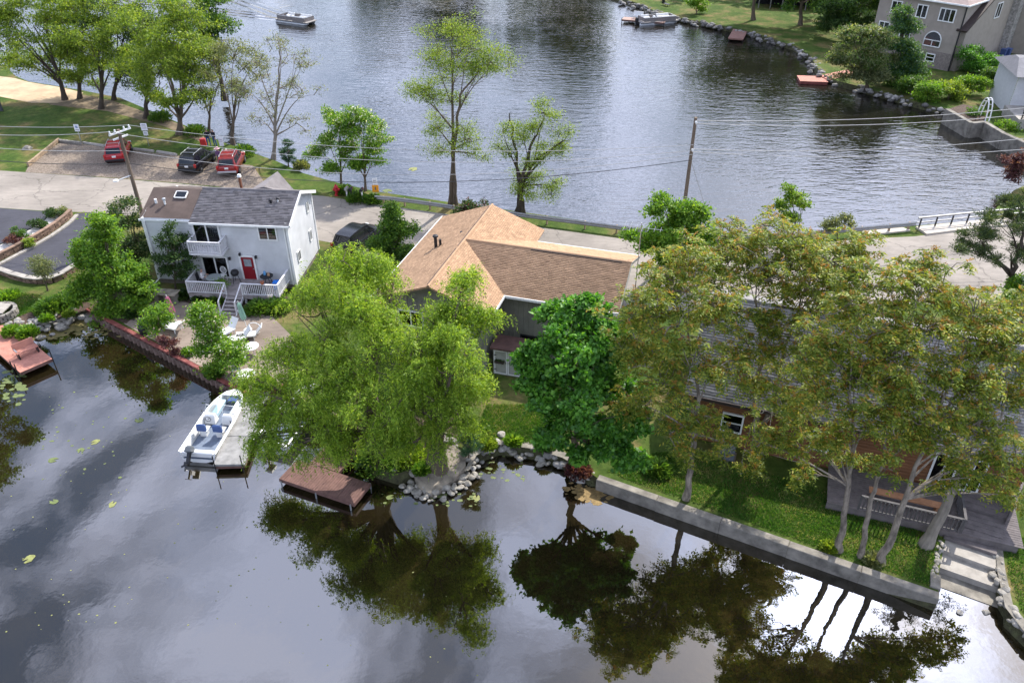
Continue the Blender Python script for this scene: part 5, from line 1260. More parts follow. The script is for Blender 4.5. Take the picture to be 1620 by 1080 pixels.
for k in range(8):
    t0, t1 = 2 * math.pi * k / 8, 2 * math.pi * (k + 1) / 8
    mb.add([(0, 0, 2.45), (1.4 * math.cos(t0), 1.4 * math.sin(t0), 1.85), (1.4 * math.cos(t1), 1.4 * math.sin(t1), 1.85), (1.25 * math.cos((t0 + t1) / 2), 1.25 * math.sin((t0 + t1) / 2), 1.9)], [(0, 1, 3), (0, 3, 2)])
mb.build('canopy', mat('umbrella_taupe', (.17, .15, .125), .9, .1), um)
tb = thing('patio_table', 'pale round table under the grey-brown umbrella', 'table', um.location, 0)
mb = MB(); mb.lathe([(.7, .7), (.72, .72), (.72, .75), (.7, .76)], 18); mb.build('top', MATS['trim_white'], tb)
mb = MB(); mb.lathe([(.3, 0), (.28, .04), (.05, .08), (.05, .70)], 12); mb.build('base', MATS['metal_grey'], tb)

# concrete bulkhead of the porch house
def wall_line(name, label, cat, pts, z0, z1, thick, m, seg=2.0, cap=None, parent=None):
    """poured wall made of panels along a line; pts world xy"""
    root = thing(name, label, cat, (pts[0][0], pts[0][1], 0))
    rng = random.Random(len(label))
    for i in range(len(pts) - 1):
        a, b_ = Vector(pts[i][:2]), Vector(pts[i + 1][:2]); d = b_ - a; n = max(1, int(round(d.length / seg)))
        ang = math.atan2(d.y, d.x)
        for k in range(n):
            p = a + d * ((k + .5) / n) - Vector(pts[0][:2]); T = Matrix.Translation((p.x, p.y, 0)) @ Matrix.Rotation(ang, 4, 'Z')
            dz = rng.uniform(-.012, .012)
            mb = MB(); mb.box((0, rng.uniform(-.012, .012), (z0 + z1) / 2 + dz), (d.length / n - .012, thick, z1 - z0), T, bev=.03); mb.build('panel', m, root)
    return root
q = [P(*s_, 1.6)[:2] for s_ in ((1499, 172), (1538, 194), (1558, 192), (1590, 211), (1680, 250))]
wall_line('bulkhead', 'weathered concrete bulkhead below the pale porch', 'wall', [tuple(x) for x in q], -.5, 1.6, .5, MATS['concrete_worn'], 3.0)
qb = [P(*s_, 1.3) for s_ in ((1502, 172), (1538, 191), (1556, 189), (1566, 176), (1524, 165))]
mb = MB(); mb.prism([(v_.x, v_.y) for v_ in qb], -.2, 1.3); structure('planting_bed', mb, MATS['mulch'], 'raised bed behind the far bulkhead')
tr_ = thing('garden_arch', 'white curved garden arch at the far bulkhead corner', 'arch', P(1556, 188, 1.25))
mb = MB(); mb.tube([(-.3 + 0 * t, -.9 * math.cos(t), 2.2 * math.sin(t)) for t in np.linspace(0, math.pi, 14)], .06, 6); mb.build('frame', MATS['trim_white'], tr_)
mb = MB(); mb.tube([(.1 + 0 * t, -.9 * math.cos(t), 2.2 * math.sin(t)) for t in np.linspace(0, math.pi, 14)], .06, 6)
for t in np.linspace(.2, math.pi - .2, 9): mb.box((-.1, -.9 * math.cos(t), 2.2 * math.sin(t)), (.4, .04, .04))
mb.build('rungs', MATS['trim_white'], tr_)
simple_tree('bank_shrub', 'green clump inside the far bulkhead bed', (1545, 192), [(1540, 178, .7, 10), (1548, 182, .7, 10)], 'mid_leaf', .04, 97, clump=.5, group='shrubs on the far bank slope')
simple_tree('bank_shrub', 'low green hedge clump along the porch bulkhead', (1600, 205), [(1585, 197, .7, 10), (1600, 203, .7, 12), (1615, 210, .7, 12)], 'bright_leaf', .04, 98, clump=.5, group='shrubs on the far bank slope')

# ------------------------------------------------------------------ near seawalls
a, b_ = P(944, 757, .7), P(1486, 946, .7)
d = (b_ - a).normalized(); nn = Vector((-d.y, d.x, 0))
aw_, bw_ = a + nn * .14, b_ + nn * .14
wall_line('concrete_seawall', 'long weathered concrete seawall below the three pale trunks', 'wall', [aw_[:2], bw_[:2]], -.6, .71, .44, MATS['concrete_worn'], 3.4)
e0 = P(1484, 938, .7); e1 = P(1480, 906, .7)
wall_line('concrete_seawall', 'short concrete return at the end of the long seawall', 'wall', [(e0.x + .02, e0.y + .30), e1[:2]], -.6, .68, .42, MATS['concrete_worn'], 2.0)
# red sheet-pile seawall
a, b_ = P(138, 487, .7), P(389, 620, .7)
d = b_ - a; d.z = 0; ln = d.length; ang = math.atan2(d.y, d.x)
rw = thing('sheet_pile_seawall', 'rusty red corrugated seawall along the white house patio', 'wall', (a.x, a.y, 0), ang)
mb = MB(); vs_, fs = [], []; k = 0; x = 0.0; i = 0
prof = [(0, 0), (.10, 0), (.18, -.16), (.34, -.16), (.42, 0)]
while x < ln - .5:
    for (u_, w_) in prof[:-1]:
        vs_ += [(x + u_, w_ - .06, -.6), (x + u_, w_ - .06, .56)]
    x += .46
n = len(vs_) // 2
fs = [(2 * j, 2 * j + 2, 2 * j + 3, 2 * j + 1) for j in range(n - 1)]
mb.add(vs_, fs); mb.build('corrugated_sheet', mat('rust_sheet', (.13, .075, .06), .9, .45, 3, .4, 14, col2=(.24, .17, .14)), rw)
for k in range(4):
    mb = MB(); mb.box((ln * (k + .5) / 4, -.02, .63), (ln / 4 - .01, .28, .14), bev=.02); mb.build('cap', MATS['paint_red'], rw)
a2, b2 = P(390, 620, .7), P(455, 606, .7)
wall_line('timber_bulkhead', 'low red-brown timber edge behind the concrete dock', 'wall', [a2[:2], b2[:2]], -.6, .69, .18, MATS['paint_red'], 1.1)

# ------------------------------------------------------------------ slip with slabs, steps and stone edge
def plate(name, pxs, z0, z1, m, parent):
    pts = [P(x, y, z1)[:2] for x, y in pxs]; pts = [tuple(p) for p in pts]
    if sum(pts[i][0] * pts[(i + 1) % len(pts)][1] - pts[(i + 1) % len(pts)][0] * pts[i][1] for i in range(len(pts))) < 0: pts = pts[::-1]
    mb = MB(); mb.prism(pts, z0, z1); return mb.build(name, m, parent)
rp = thing('boat_ramp', 'pale concrete slab ramp stepping down into the slip', 'ramp', (0, 0, 0))
plate('slab', [(1496, 850), (1577, 878), (1577, 900), (1488, 868)], -.2, .56, MATS['concrete_light'], rp)
plate('slab', [(1488, 872), (1577, 903), (1580, 930), (1484, 896)], -.3, .34, MATS['concrete_light'], rp)
plate('slab', [(1484, 902), (1581, 936), (1583, 962), (1482, 926)], -.9, .03, MATS['concrete_worn'], rp)
ws = thing('wooden_steps', 'wide grey wooden steps and platform above the concrete ramp', 'stairs', (0, 0, 0))
base_q = [((1496, 836), (1578, 860), (1577, 877), (1494, 849), .74), ((1502, 822), (1574, 846), (1577, 858), (1498, 834), .90), ((1506, 800), (1588, 822), (1586, 852), (1504, 826), 1.06), ((1530, 768), (1600, 790), (1592, 820), (1512, 796), 1.2), ((1548, 745), (1612, 762), (1604, 786), (1536, 764), 1.35)]
for (q0, q1, q2, q3, z) in base_q:
    p0, p1, p2, p3 = [P(*q_, z) for q_ in (q0, q1, q2, q3)]
    for k in range(2 if z < 1.0 else 4):
        n_ = 2 if z < 1.0 else 4
        t0, t1 = k / n_, (k + .94) / n_
        A, B = p0.lerp(p3, t0), p1.lerp(p2, t0); C_, D = p1.lerp(p2, t1), p0.lerp(p3, t1)
        mb = MB(); mb.prism([(D.x, D.y), (C_.x, C_.y), (B.x, B.y), (A.x, A.y)], z - .16, z); mb.build('plank', MATS['deck_dark'], ws)
nw = P(1592, 800, 1.5)
railing(ws, [tuple(P(1590, 828, 1.05)[:2]), tuple(P(1612, 775, 1.3)[:2])], 1.08, .85, m='deck_dark', step=.17, bw=.05)

# ------------------------------------------------------------------ rocks
def rock_mesh(seed, m):
    bm = bmesh.new(); bmesh.ops.create_icosphere(bm, subdivisions=2, radius=1.0)
    rng = np.random.default_rng(seed)
    ax = unit(rng.normal(size=(7, 3))); th = rng.uniform(.55, .85, 7)
    for v in bm.verts:
        p = np.array(v.co)
        for a_, t in zip(ax, th):
            e = p @ a_ - t
            if e > 0: p = p - a_ * e * .85
        p = p * (1 + rng.normal() * .03)
        v.co = p
    me = bpy.data.meshes.new('rock'); bm.to_mesh(me); bm.free()
    me.materials.append(m)
    return me
ROCK = [rock_mesh(k, MATS['rock'] if k % 2 else MATS['rock_pale']) for k in range(8)]
ROCKP = [rock_mesh(20 + k, MATS['rock_pale']) for k in range(5)]
def rocks(parent, line, n, spread, smin, smax, seed, meshes=ROCK, z=(.05, .75), squash=.65):
    """stones scattered along a line of ground points; z falls towards the water"""
    rng = random.Random(seed); pts = [Vector(p) for p in line]
    seg = [(pts[i + 1] - pts[i]).length for i in range(len(pts) - 1)]; tot = sum(seg)
    for k in range(n):
        t = (k + rng.random() * .8) / n * tot; i = 0
        while i < len(seg) - 1 and t > seg[i]: t -= seg[i]; i += 1
        d = (pts[i + 1] - pts[i]).normalized(); p = pts[i] + d * t
        o_ = rng.uniform(-spread, spread); nx = Vector((d.y, -d.x, 0))
        f_ = .5 + o_ / (2 * spread) if spread else .5
        zz = z[1] + (z[0] - z[1]) * f_
        zz *= G / .9
        s_ = rng.uniform(smin, smax)
        link('rock', rng.choice(meshes), parent, (p.x + nx.x * o_, p.y + nx.y * o_, zz), (rng.uniform(-.3, .3), rng.uniform(-.3, .3), rng.random() * 6.3), (s_ * rng.uniform(.8, 1.3), s_, s_ * squash))
def strip(name, label, pxs, m, z):
    return flat(name, pxs, z, m, label)
rs = strip('rocky_shore', 'dark soil of the stone bank between the red dock and the red seawall', [(6, 516), (30, 500), (70, 486), (120, 474), (145, 480), (140, 490), (72, 508), (20, 520)], MATS['mulch'], Z2 + .004)
rocks(rs, [P(2, 522, .5), P(40, 520, .5), P(80, 512, .5), P(112, 500, .5), P(142, 490, .5)], 46, .75, .16, .36, 3, z=(.0, .75))
rocks(rs, [P(14, 512, .9), P(45, 500, .9), P(90, 490, .9)], 30, .6, .14, .28, 4, z=(.86, .95))
rocks(rs, [P(20, 522), P(58, 552, .2)], 10, .3, .16, .3, 5, z=(.0, .2))
sl_ = thing('stone_slab', 'broad tilted concrete slab ringed with stones at the inlet', 'slab', (0, 0, 0))
sp = [P(x, y, .5) for x, y in ((655, 752), (690, 726), (716, 712), (736, 724), (737, 738), (724, 752), (700, 768), (682, 776), (662, 768))]
mb = MB(); n = len(sp)
mb.add([(p.x, p.y, .45 + (p.y - 29.2) * .20) for p in sp] + [(p.x, p.y, -.5) for p in sp], [tuple(range(n))[::-1]] + [(i, (i + 1) % n, n + (i + 1) % n, n + i) for i in range(n)])
mb.build('plate', MATS['concrete'], sl_)
bpy.context.view_layer.update()
ie = strip('stone_edging', 'stone edging of the small inlet', [(735, 745), (750, 712), (788, 694), (845, 700), (893, 715), (938, 744), (930, 748), (890, 724), (845, 710), (790, 703), (754, 720), (742, 744)], MATS['concrete_worn'], Z2 + .004)
rocks(ie, [P(640, 760, .3), P(665, 778, .2), P(690, 786, .15), P(715, 776, .2), P(738, 758, .25), P(752, 745, .3)], 44, .32, .09, .26, 6, meshes=ROCKP, z=(.1, .4))
rocks(ie, [P(628, 745), P(645, 735), P(660, 750)], 8, .3, .13, .26, 7, meshes=ROCKP, z=(.3, .9))
rocks(ie, [P(740, 738, .6), P(756, 716, .6), P(790, 703, .6), P(845, 711, .6), P(892, 726, .6), P(936, 752, .6)], 60, .34, .08, .28, 8, z=(.1, .95))
rocks(ie, [P(790, 690), P(800, 688)], 1, .01, .26, .28, 9, meshes=ROCKP, z=(1.0, 1.0))
rocks(ie, [P(700, 690), P(712, 704), P(716, 700)], 9, .35, .15, .3, 10, meshes=ROCKP, z=(.95, 1.0))
se = strip('stone_border', 'rough stone border of the boat slip', [(1574, 862), (1586, 866), (1590, 900), (1602, 955), (1640, 1005), (1625, 1005), (1590, 960), (1578, 905)], MATS['concrete_worn'], Z2 + .004)
rocks(se, [P(1579, 868, .9), P(1582, 900, .8), P(1590, 948, .6), P(1606, 980, .5), P(1645, 1020, .5)], 40, .2, .07, .24, 11, meshes=ROCKP, z=(.6, .95))
rocks(se, [P(1604, 975, .2), P(1640, 1015, .2)], 18, .2, .10, .18, 12, meshes=ROCKP, z=(.1, .4))
rocks(se, [P(1492, 850, .9), P(1486, 878, .9), P(1478, 905, .9)], 18, .10, .09, .16, 13, meshes=ROCKP, z=(.9, .95))
for k, (x, y, s_) in enumerate(((1518, 968, .16), (1560, 968, .18))):
    o_ = link('stone', ROCKP[k], None, P(x, y, .02), (0, 0, k), (s_, s_, s_ * .5)); tag(o_, ('left' if k == 0 else 'right') + ' pale stone breaking the water of the boat slip', 'stone', 'stones in the slip')
o_ = link('boulder', ROCKP[2], None, P(43, 236), (0, 0, 1), (.55, .4, .42)); tag(o_, 'pale boulder on the grass left of the gravel lot', 'boulder')
# far-bank riprap: too small to pick apart
rng = np.random.default_rng(5); V_, F_, off = [], [], 0
bm = bmesh.new(); bmesh.ops.create_icosphere(bm, subdivisions=1, radius=1.0); iv = np.array([v.co[:] for v in bm.verts]); bm.verts.index_update(); if_ = np.array([[v.index for v in f.verts] for f in bm.faces]); bm.free()
ln_ = [P(*q) for q in ((985, 2), (1011, 7), (1038, 20), (1069, 28), (1120, 38), (1153, 44), (1182, 50), (1220, 62), (1258, 74), (1282, 89), (1292, 104), (1303, 118), (1325, 128), (1375, 142), (1413, 152), (1463, 166), (1500, 174))]
for i in range(len(ln_) - 1):
    a, b_ = ln_[i], ln_[i + 1]; n = int((b_ - a).length / .22)
    for k in range(n):
        p = np.array(a.lerp(b_, rng.random())) + np.append(rng.normal(size=2) * .45, 0); p[2] = rng.uniform(.05, .65)
        V_.append(iv * rng.uniform(.14, .42) * np.array([1.2, 1, .7]) * (1 + rng.normal(size=(len(iv), 1)) * .12) + p); F_.append(if_ + off); off += len(iv)
o_ = link('riprap', np_mesh('riprap', np.concatenate(V_), np.concatenate(F_), MATS['rock'])); tag(o_, 'grey riprap stones along the far shore', 'stones', kind='stuff')

# ------------------------------------------------------------------ low brick walls, gravel bed and kerbs on the left
def brick_wall(name, label, pxs, h, z0=G, capm='concrete_light', th=.24, bl=.34, bh_=.13):
    pts = [P(*q) for q in pxs]
    root = thing(name, label, 'wall', (pts[0].x, pts[0].y, z0))
    o0 = pts[0]; rng = random.Random(3)
    mb = MB(); rows = max(1, int(h / bh_)); mc = MB()
    for i in range(len(pts) - 1):
        a, b_ = pts[i], pts[i + 1]; d = b_ - a; ang = math.atan2(d.y, d.x); n = max(1, int(round(d.length / bl)))
        for r_ in range(rows):
            for k in range(n):
                p = a.lerp(b_, (k + .5 + (.25 if r_ % 2 else -.25) * (0 < k < n - 1)) / n) - o0
                mb.box((p.x, p.y, bh_ * (r_ + .5)), (d.length / n - .015, th + rng.uniform(-.02, .02), bh_ - .012), None, 0, ang)
        c_ = (a + b_) / 2 - o0
        mc.box((c_.x, c_.y, rows * bh_ + .03), (d.length + .05, th + .06, .07), None, 0, ang)
    w_ = mb.build('bricks', MATS['brick'], root); w_['kind'] = 'stuff'
    mc.build('coping', MATS[capm], root)
    return root
brick_wall('brick_wall', 'curved brown brick wall of the white gravel bed', [(114, 341), (106, 349), (92, 360), (74, 372), (52, 385), (28, 398), (0, 412), (-30, 427), (-80, 450)], .55, capm='brick')
flat('gravel_bed', [(84, 335.5), (114, 336), (113, 341), (104, 349), (90, 360), (72, 372), (50, 385), (26, 398), (0, 411), (-80, 447), (-80, 424), (0, 388), (25, 376), (48, 363), (72, 348)], Z3, MATS['white_gravel'], 'white gravel planting bed between the two driveways')
for k, (x, y, r_, lf, lb) in enumerate(((84, 345, .55, 'dark_leaf', 'dark shrub at the top of the white gravel bed'), (62, 361, .45, 'dark_leaf', 'dark shrub in the middle of the white gravel bed'), (32, 377, .5, 'mid_leaf', 'round green shrub low in the white gravel bed'), (22, 385, .35, 'purple_leaf', 'small reddish shrub low in the white gravel bed'), (96, 340, .35, 'grey_leaf', 'small grey shrub at the tip of the white gravel bed'), (43, 392, .3, 'spring_leaf', 'yellow-green tuft against the curved brick wall'))):
    simple_tree('bed_shrub', lb, (x, y), [(x, y - 8, r_, 10), (x + 6, y - 5, r_ * .8, 7), (x - 6, y - 5, r_ * .8, 7)], lf, .03, 140 + k, clump=.28, per=40, size=.12, group='shrubs of the gravel bed')
kb = thing('kerb', 'pale kerb along the foot of the curved brick wall', 'kerb', (0, 0, 0))
kp = [P(*q) for q in ((122, 341), (112, 352), (98, 363), (80, 375), (56, 389), (30, 403), (2, 418), (-30, 434))]
for i in range(len(kp) - 1):
    a, b_ = kp[i], kp[i + 1]; mb = MB(); d = b_ - a; c_ = (a + b_) / 2; mb.box((c_.x, c_.y, G + .06), (d.length - .01, .3, .16), None, 0, math.atan2(d.y, d.x), bev=.02); mb.build('kerb_stone', MATS['concrete_light'], kb)
brick_wall('brick_wall', 'low brick wall with pale coping around the lower driveway', [(-20, 424), (0, 432), (22, 440), (45, 446), (62, 448), (85, 446), (98, 441), (118, 428), (138, 416)], .42, th=.36)

# ------------------------------------------------------------------ docks
def dock(name, label, pxs_dir, w, ln, z, m, loc, rz, legs, plank='x', pw=.15, group=None, frame=None, seed=1):
    root = thing(name, label, 'dock', (loc[0], loc[1], 0), rz, group)
    planks(root, 'plank', 0, w, 0, ln, z, m, pw, along=plank, seed=seed)
    mb = MB()
    for x in (.06, w - .06): mb.box((x, ln / 2, z - .13), (.08, ln - .02, .18))
    for y in (.06, ln - .06): mb.box((w / 2, y, z - .13), (w - .22, .08, .17))
    mb.build('frame', frame or m, root)
    for (x, y, top) in legs:
        mb = MB(); mb.tube([(x, y, -1.0), (x, y, top)], .035, 7); mb.build('leg', MATS['metal_dark'], root)
    return root
# red dock on the left
a, b_ = P(32, 590, .55), P(83, 568, .55); d = b_ - a; rz = math.atan2(d.y, d.x)
dock('red_dock', 'faded red plank dock at the left edge', None, d.length, 8.5, .58, MATS['deck_red'], a, rz, [(-.06, .3, 1.1), (d.length + .06, .2, 1.2), (-.06, 1.0, 1.0), (d.length + .06, 3.5, .5), (-.06, 4.5, .5)], plank='x', pw=.16, frame=MATS['deck_brown'], seed=2)
bnp = Matrix.Translation((a.x, a.y, 0)) @ Matrix.Rotation(rz, 4, 'Z')
q = bnp @ Vector((d.length - .75, 1.55, .59))
dbn = thing('dock_bench', 'small red-brown bench on the red dock', 'bench', q, rz)
mb = MB(); mb.box((0, 0, .40), (1.25, .42, .05)); mb.build('seat', MATS['deck_red'], dbn)
mb = MB(); mb.box((0, .26, .68), (1.25, .05, .42), Matrix.Rotation(R(-10), 4, 'X')); mb.build('backrest', MATS['deck_red'], dbn)
for s_ in (-1, 1):
    mb = MB(); mb.box((s_ * .56, 0, .19), (.07, .4, .38)); mb.build('leg', MATS['metal_dark'], dbn)
    mb = MB(); mb.box((s_ * .6, 0, .58), (.07, .45, .05)); mb.build('armrest', MATS['metal_grey'], dbn)
# pale concrete-look dock by the motor boat
a, b_ = P(337, 735, .5), P(378, 742, .5); c_ = P(440, 616, .5); d = b_ - a
yv = (c_ - (b_ + Vector((.6, 0, 0)))); rz = math.atan2(yv.y, yv.x) - R(90)
dk2 = thing('pale_dock', 'smooth pale grey dock between the two moored boats', 'dock', (a.x, a.y, 0), rz)
mb = MB(); 
for k in range(3): 
    mb = MB(); mb.box((.8, 1.12 + k * 2.25, .42), (1.62, 2.23, .14), bev=.02); mb.build('panel', mat('dock_panel', (.225, .22, .21), .8, .35, 2.4, .25, 30), dk2)
mb = MB(); mb.box((.8, 0.04, .28), (1.5, .06, .14)); mb.box((.04, 3.3, .28), (.07, 6.4, .14)); mb.box((1.56, 3.3, .28), (.07, 6.4, .14)); mb.build('frame', MATS['deck_brown'], dk2)
for (x, y) in ((.1, -.06), (1.5, -.06), (.02, 3.4), (1.6, 3.4)):
    mb = MB(); mb.tube([(x, y, -1), (x, y, 1.15 if y < 0 else .6)], .03, 7); mb.build('leg', MATS['metal_dark'], dk2)
# dark L-shaped dock
a = P(441, 757, .45); b_ = P(560, 797, .45); d = b_ - a; rz = math.atan2(d.y, d.x)
ldk = thing('brown_dock', 'L-shaped dark brown plank dock under the willow', 'dock', (a.x, a.y, 0), rz)
wd = d.length
planks(ldk, 'plank', 0, wd, 0, 1.55, .46, MATS['deck_brown'], .145, along='y', seed=8)
planks(ldk, 'plank', .75, 2.55, 1.58, 6.6, .462, MATS['deck_brown'], .145, along='y', seed=9)
mb = MB(); mb.box((wd / 2, .03, .33), (wd, .05, .18)); mb.box((wd / 2, 1.5, .33), (wd, .05, .18)); mb.box((wd - .03, .77, .33), (.05, 1.4, .18)); mb.box((.03, .77, .33), (.05, 1.4, .18)); mb.box((.8, 4, .33), (.05, 5, .16)); mb.box((2.5, 4, .33), (.05, 5, .16)); mb.build('frame', MATS['deck_brown'], ldk)
for (x, y) in ((.15, -.04), (wd / 2, -.04), (wd - .2, -.04), (wd - .1, 1.62), (2.6, 4)):
    mb = MB(); mb.tube([(x, y, -1), (x, y, .36)], .04, 7); mb.build('leg', MATS['metal_grey'], ldk)
for k, (px, py, w, ln, ang, m, lb, leg) in enumerate(((1152, 60, 2.0, 6.0, -18, 'deck_red', 'small red-brown dock below the far lawn', 1),)):
    a = P(px, py, .5); dock('lawn_dock', lb, None, 2.2, 6.0, .5, mat('deck_faded', (.22, .12, .095), .85, .2, 2, .2, 20, island=.15), a, R(-20), [(.1, .1, .5), (2.1, .1, .5), (.1, 3, .5), (2.1, 3, .5)], plank='x', pw=.3)
a = P(1266, 128, .45)
fd = thing('red_float', 'faded red two-piece swim float by the weeping tree', 'dock', (a.x, a.y, 0), R(-8))
planks(fd, 'plank', 0, 3.4, 0, 2.6, .42, MATS['deck_red'], .2, along='y', seed=3); 
mb = MB(); mb.box((1.7, 1.3, .2), (3.3, 2.5, .34)); mb.build('hull', MATS['paint_red'], fd)
gp = thing('red_gangway', 'sloping red gangway joining the float to the bank', 'gangway', (a.x, a.y, 0), R(-8))
mb = MB(); T = Matrix.Translation((5.0, 2.4, .70)) @ Matrix.Rotation(R(22), 4, 'Z') @ Matrix.Rotation(R(-7), 4, 'Y'); mb.box((0, 0, 0), (4.0, 2.0, .12), T); mb.build('ramp', MATS['deck_red'], gp)
a = P(983, 31, .5)
pd = thing('pontoon_dock', 'pinkish dock carrying a white bench on the far shore', 'dock', (a.x, a.y, 0), R(-20))
planks(pd, 'plank', 0, 7.0, 0, 2.0, .5, mat('deck_pink', (.34, .23, .19), .85, .15, 2, .2, 20, island=.1), .35, along='y', seed=5)
mb = MB(); mb.box((3.5, .05, .36), (7, .08, .22)); mb.box((3.5, 1.95, .36), (7, .08, .22)); mb.build('frame', MATS['deck_brown'], pd)
for x in (.1, 3.5, 6.9): mb = MB(); mb.tube([(x, -.03, -1), (x, -.03, .8)], .05, 6); mb.build('leg', MATS['metal_dark'], pd)
bb = thing('dock_bench', 'white bench on the pinkish far dock', 'bench', Matrix.Translation((a.x, a.y, .5)) @ Matrix.Rotation(R(-20), 4, 'Z') @ Vector((2.4, 1.4, 0)), R(-20))
mb = MB(); mb.box((0, 0, .45), (1.6, .5, .07)); mb.build('seat', MATS['trim_white'], bb); mb = MB(); mb.box((0, .26, .8), (1.6, .07, .6)); mb.build('backrest', MATS['trim_white'], bb)
for s_ in (-1, 1): mb = MB(); mb.box((s_ * .7, 0, .22), (.08, .45, .44)); mb.build('leg', MATS['trim_white'], bb)
# ------------------------------------------------------------------ boats
mat('gelcoat', (0.72, 0.72, 0.70), 0.25, 0.06, 1.5, 0.02, 20, spec=0.5)
mat('vinyl_white', (0.66, 0.66, 0.64), 0.5, 0.08)
mat('vinyl_blue', (0.05, 0.09, 0.22), 0.5, 0.12)
mat('boat_floor', (0.13, 0.16, 0.21), 0.7, 0.2)
mat('boat_aqua', (0.42, 0.56, 0.62), 0.5, 0.1)
mat('motor_grey', (0.10, 0.11, 0.12), 0.4, 0.1)
def hull_rings(Ln, B, H, keel=.0, t0=.0):
    """(x half width, y along) sections from stern 0 to bow 1"""
    rings = []
    for t in (0, .25, .5, .68, .8, .9, .96, 1.0):
        w = B / 2 * (1.0 if t < .5 else max(.06, math.sqrt(max(0, 1 - ((t - .5) / .5) ** 2.2))))
        rings.append((t * Ln, w, H * (1 + .18 * t * t), -.15 + .30 * max(0, t - .7)))
    return rings
def motor_boat(loc, rz, label, full=True):
    Ln, B, H = 5.3, 2.0, .62
    root = thing('motor_boat', label, 'boat', loc, rz)
    secs = hull_rings(Ln, B, H)
    mb = MB(); rings = []
    for (y, w, h, k) in secs: rings.append([(-w, y, h), (-w * .86, y, .12), (0, y, k), (w * .86, y, .12), (w, y, h), (w * .86, y, h), (w * .80, y, .20 if y < Ln * .93 else h - .02), (-w * .80, y, .20 if y < Ln * .93 else h - .02), (-w * .86, y, h)])
    mb.loft(rings); mb.build('hull', MATS['gelcoat'], root)
    mb = MB(); mb.loft([[(-w * .79, y, .21), (w * .79, y, .21), (w * .79, y, .235), (-w * .79, y, .235)] for (y, w, h, k) in secs[:6]]); mb.build('floor', MATS['boat_floor'], root)
    mb = MB(); y, w, h, k = secs[0]; mb.box((0, .16, H - .16), (B * .84, .30, .36), bev=.05); mb.build('transom_well', MATS['gelcoat'], root)
    mb = MB(); mb.loft([[(-w, y, h + .0), (w, y, h + .0), (w * .96, y, h + .05), (-w * .96, y, h + .05)] for (y, w, h, k) in secs[5:]]); mb.build('foredeck', MATS['gelcoat'], root)
    for s_ in (-1, 1):
        mb = MB(); mb.tube([(s_ * w * .97, y, h + .02) for (y, w, h, k) in secs], .055, 6); mb.build('gunwale', MATS['gelcoat'], root, True)
    if full:
        for s_ in (-1, 1): 
            mb = MB(); mb.box((s_ * .5, 2.95, .55), (.62, .5, .62), top=(.9, .5), bev=.06); mb.build('console', MATS['gelcoat'], root)
            mb = MB(); mb.add([(s_ * .14, 3.1, .82), (s_ * .84, 3.0, .78), (s_ * .80, 3.28, 1.18), (s_ * .16, 3.34, 1.18)], [(0, 1, 2, 3)]); mb.build('windscreen', MATS['glass'], root)
            mb = MB(); mb.tube([(s_ * .14, 3.1, .82), (s_ * .16, 3.34, 1.18), (s_ * .80, 3.28, 1.18), (s_ * .84, 3.0, .78)], .02, 5); mb.build('windscreen_frame', MATS['gelcoat'], root)
            st_ = bpy.data.objects.new('seat', None); COL.objects.link(st_); st_.parent = root; st_.location = (s_ * .45, 1.9, .22)
            mb = MB(); mb.box((0, 0, .16), (.34, .34, .32)); mb.box((0, .05, .38), (.5, .5, .14), bev=.05); mb.build('cushion', MATS['vinyl_white'], st_)
            mb = MB(); mb.box((0, -.2, .66), (.5, .14, .48), bev=.05); mb.build('backrest', MATS['vinyl_blue'], st_)
            mb = MB(); mb.box((s_ * .5, 4.0, .40), (.36, 1.3, .32), bev=.05); mb.build('bow_bench', MATS['boat_aqua'] if s_ < 0 else MATS['vinyl_white'], root)
        mb = MB(); mb.box((.12, 4.55, .62), (.5, .42, .10), bev=.03); mb.build('bow_cushion', MATS['vinyl_blue'], root)
        mb = MB(); mb.tube([(-.5 + .16 * math.cos(t), 2.62, .72 + .16 * math.sin(t)) for t in np.linspace(0, 2 * math.pi, 13)], .015, 5); mb.tube([(-.5, 2.62, .72), (-.5, 2.75, .66)], .02, 5); mb.build('steering_wheel', MATS['metal_dark'], root)
    om = bpy.data.objects.new('outboard_motor', None); COL.objects.link(om); om.parent = root; om.location = (-.35 if full else 0, -.16, .45); om.rotation_euler = (R(-42) if full else 0, 0, 0)
    mb = MB(); mb.box((0, -.12, .42), (.36, .52, .36), top=(.75, .8), bev=.07); mb.build('cowling', MATS['motor_grey'] if full else MATS['vinyl_white'], om)
    mb = MB(); mb.box((0, -.12, -.05), (.14, .22, .62)); mb.box((0, -.22, -.42), (.10, .46, .14), bev=.04); mb.build('shaft_leg', MATS['metal_dark'], om)
    for k in range(3):
        mb = MB(); mb.box((0, -.47, .10), (.10, .02, .18), Matrix.Translation((0, 0, -.42)) @ Matrix.Rotation(k * R(120), 4, 'Y')); mb.build('propeller_blade', MATS['metal_dark'], om)
    return root
a = P(312, 732, .2); b_ = P(373, 634, .2); v_ = b_ - a
motor_boat((a.x, a.y + .25, .04), math.atan2(v_.y, v_.x) - R(90), 'open white motor boat with blue seats moored at the pale dock')
a = P(404, 722, .2)
motor_boat((a.x + .7, a.y + .5, .02), R(-16), 'white boat mostly hidden by willow beside the pale dock', False)

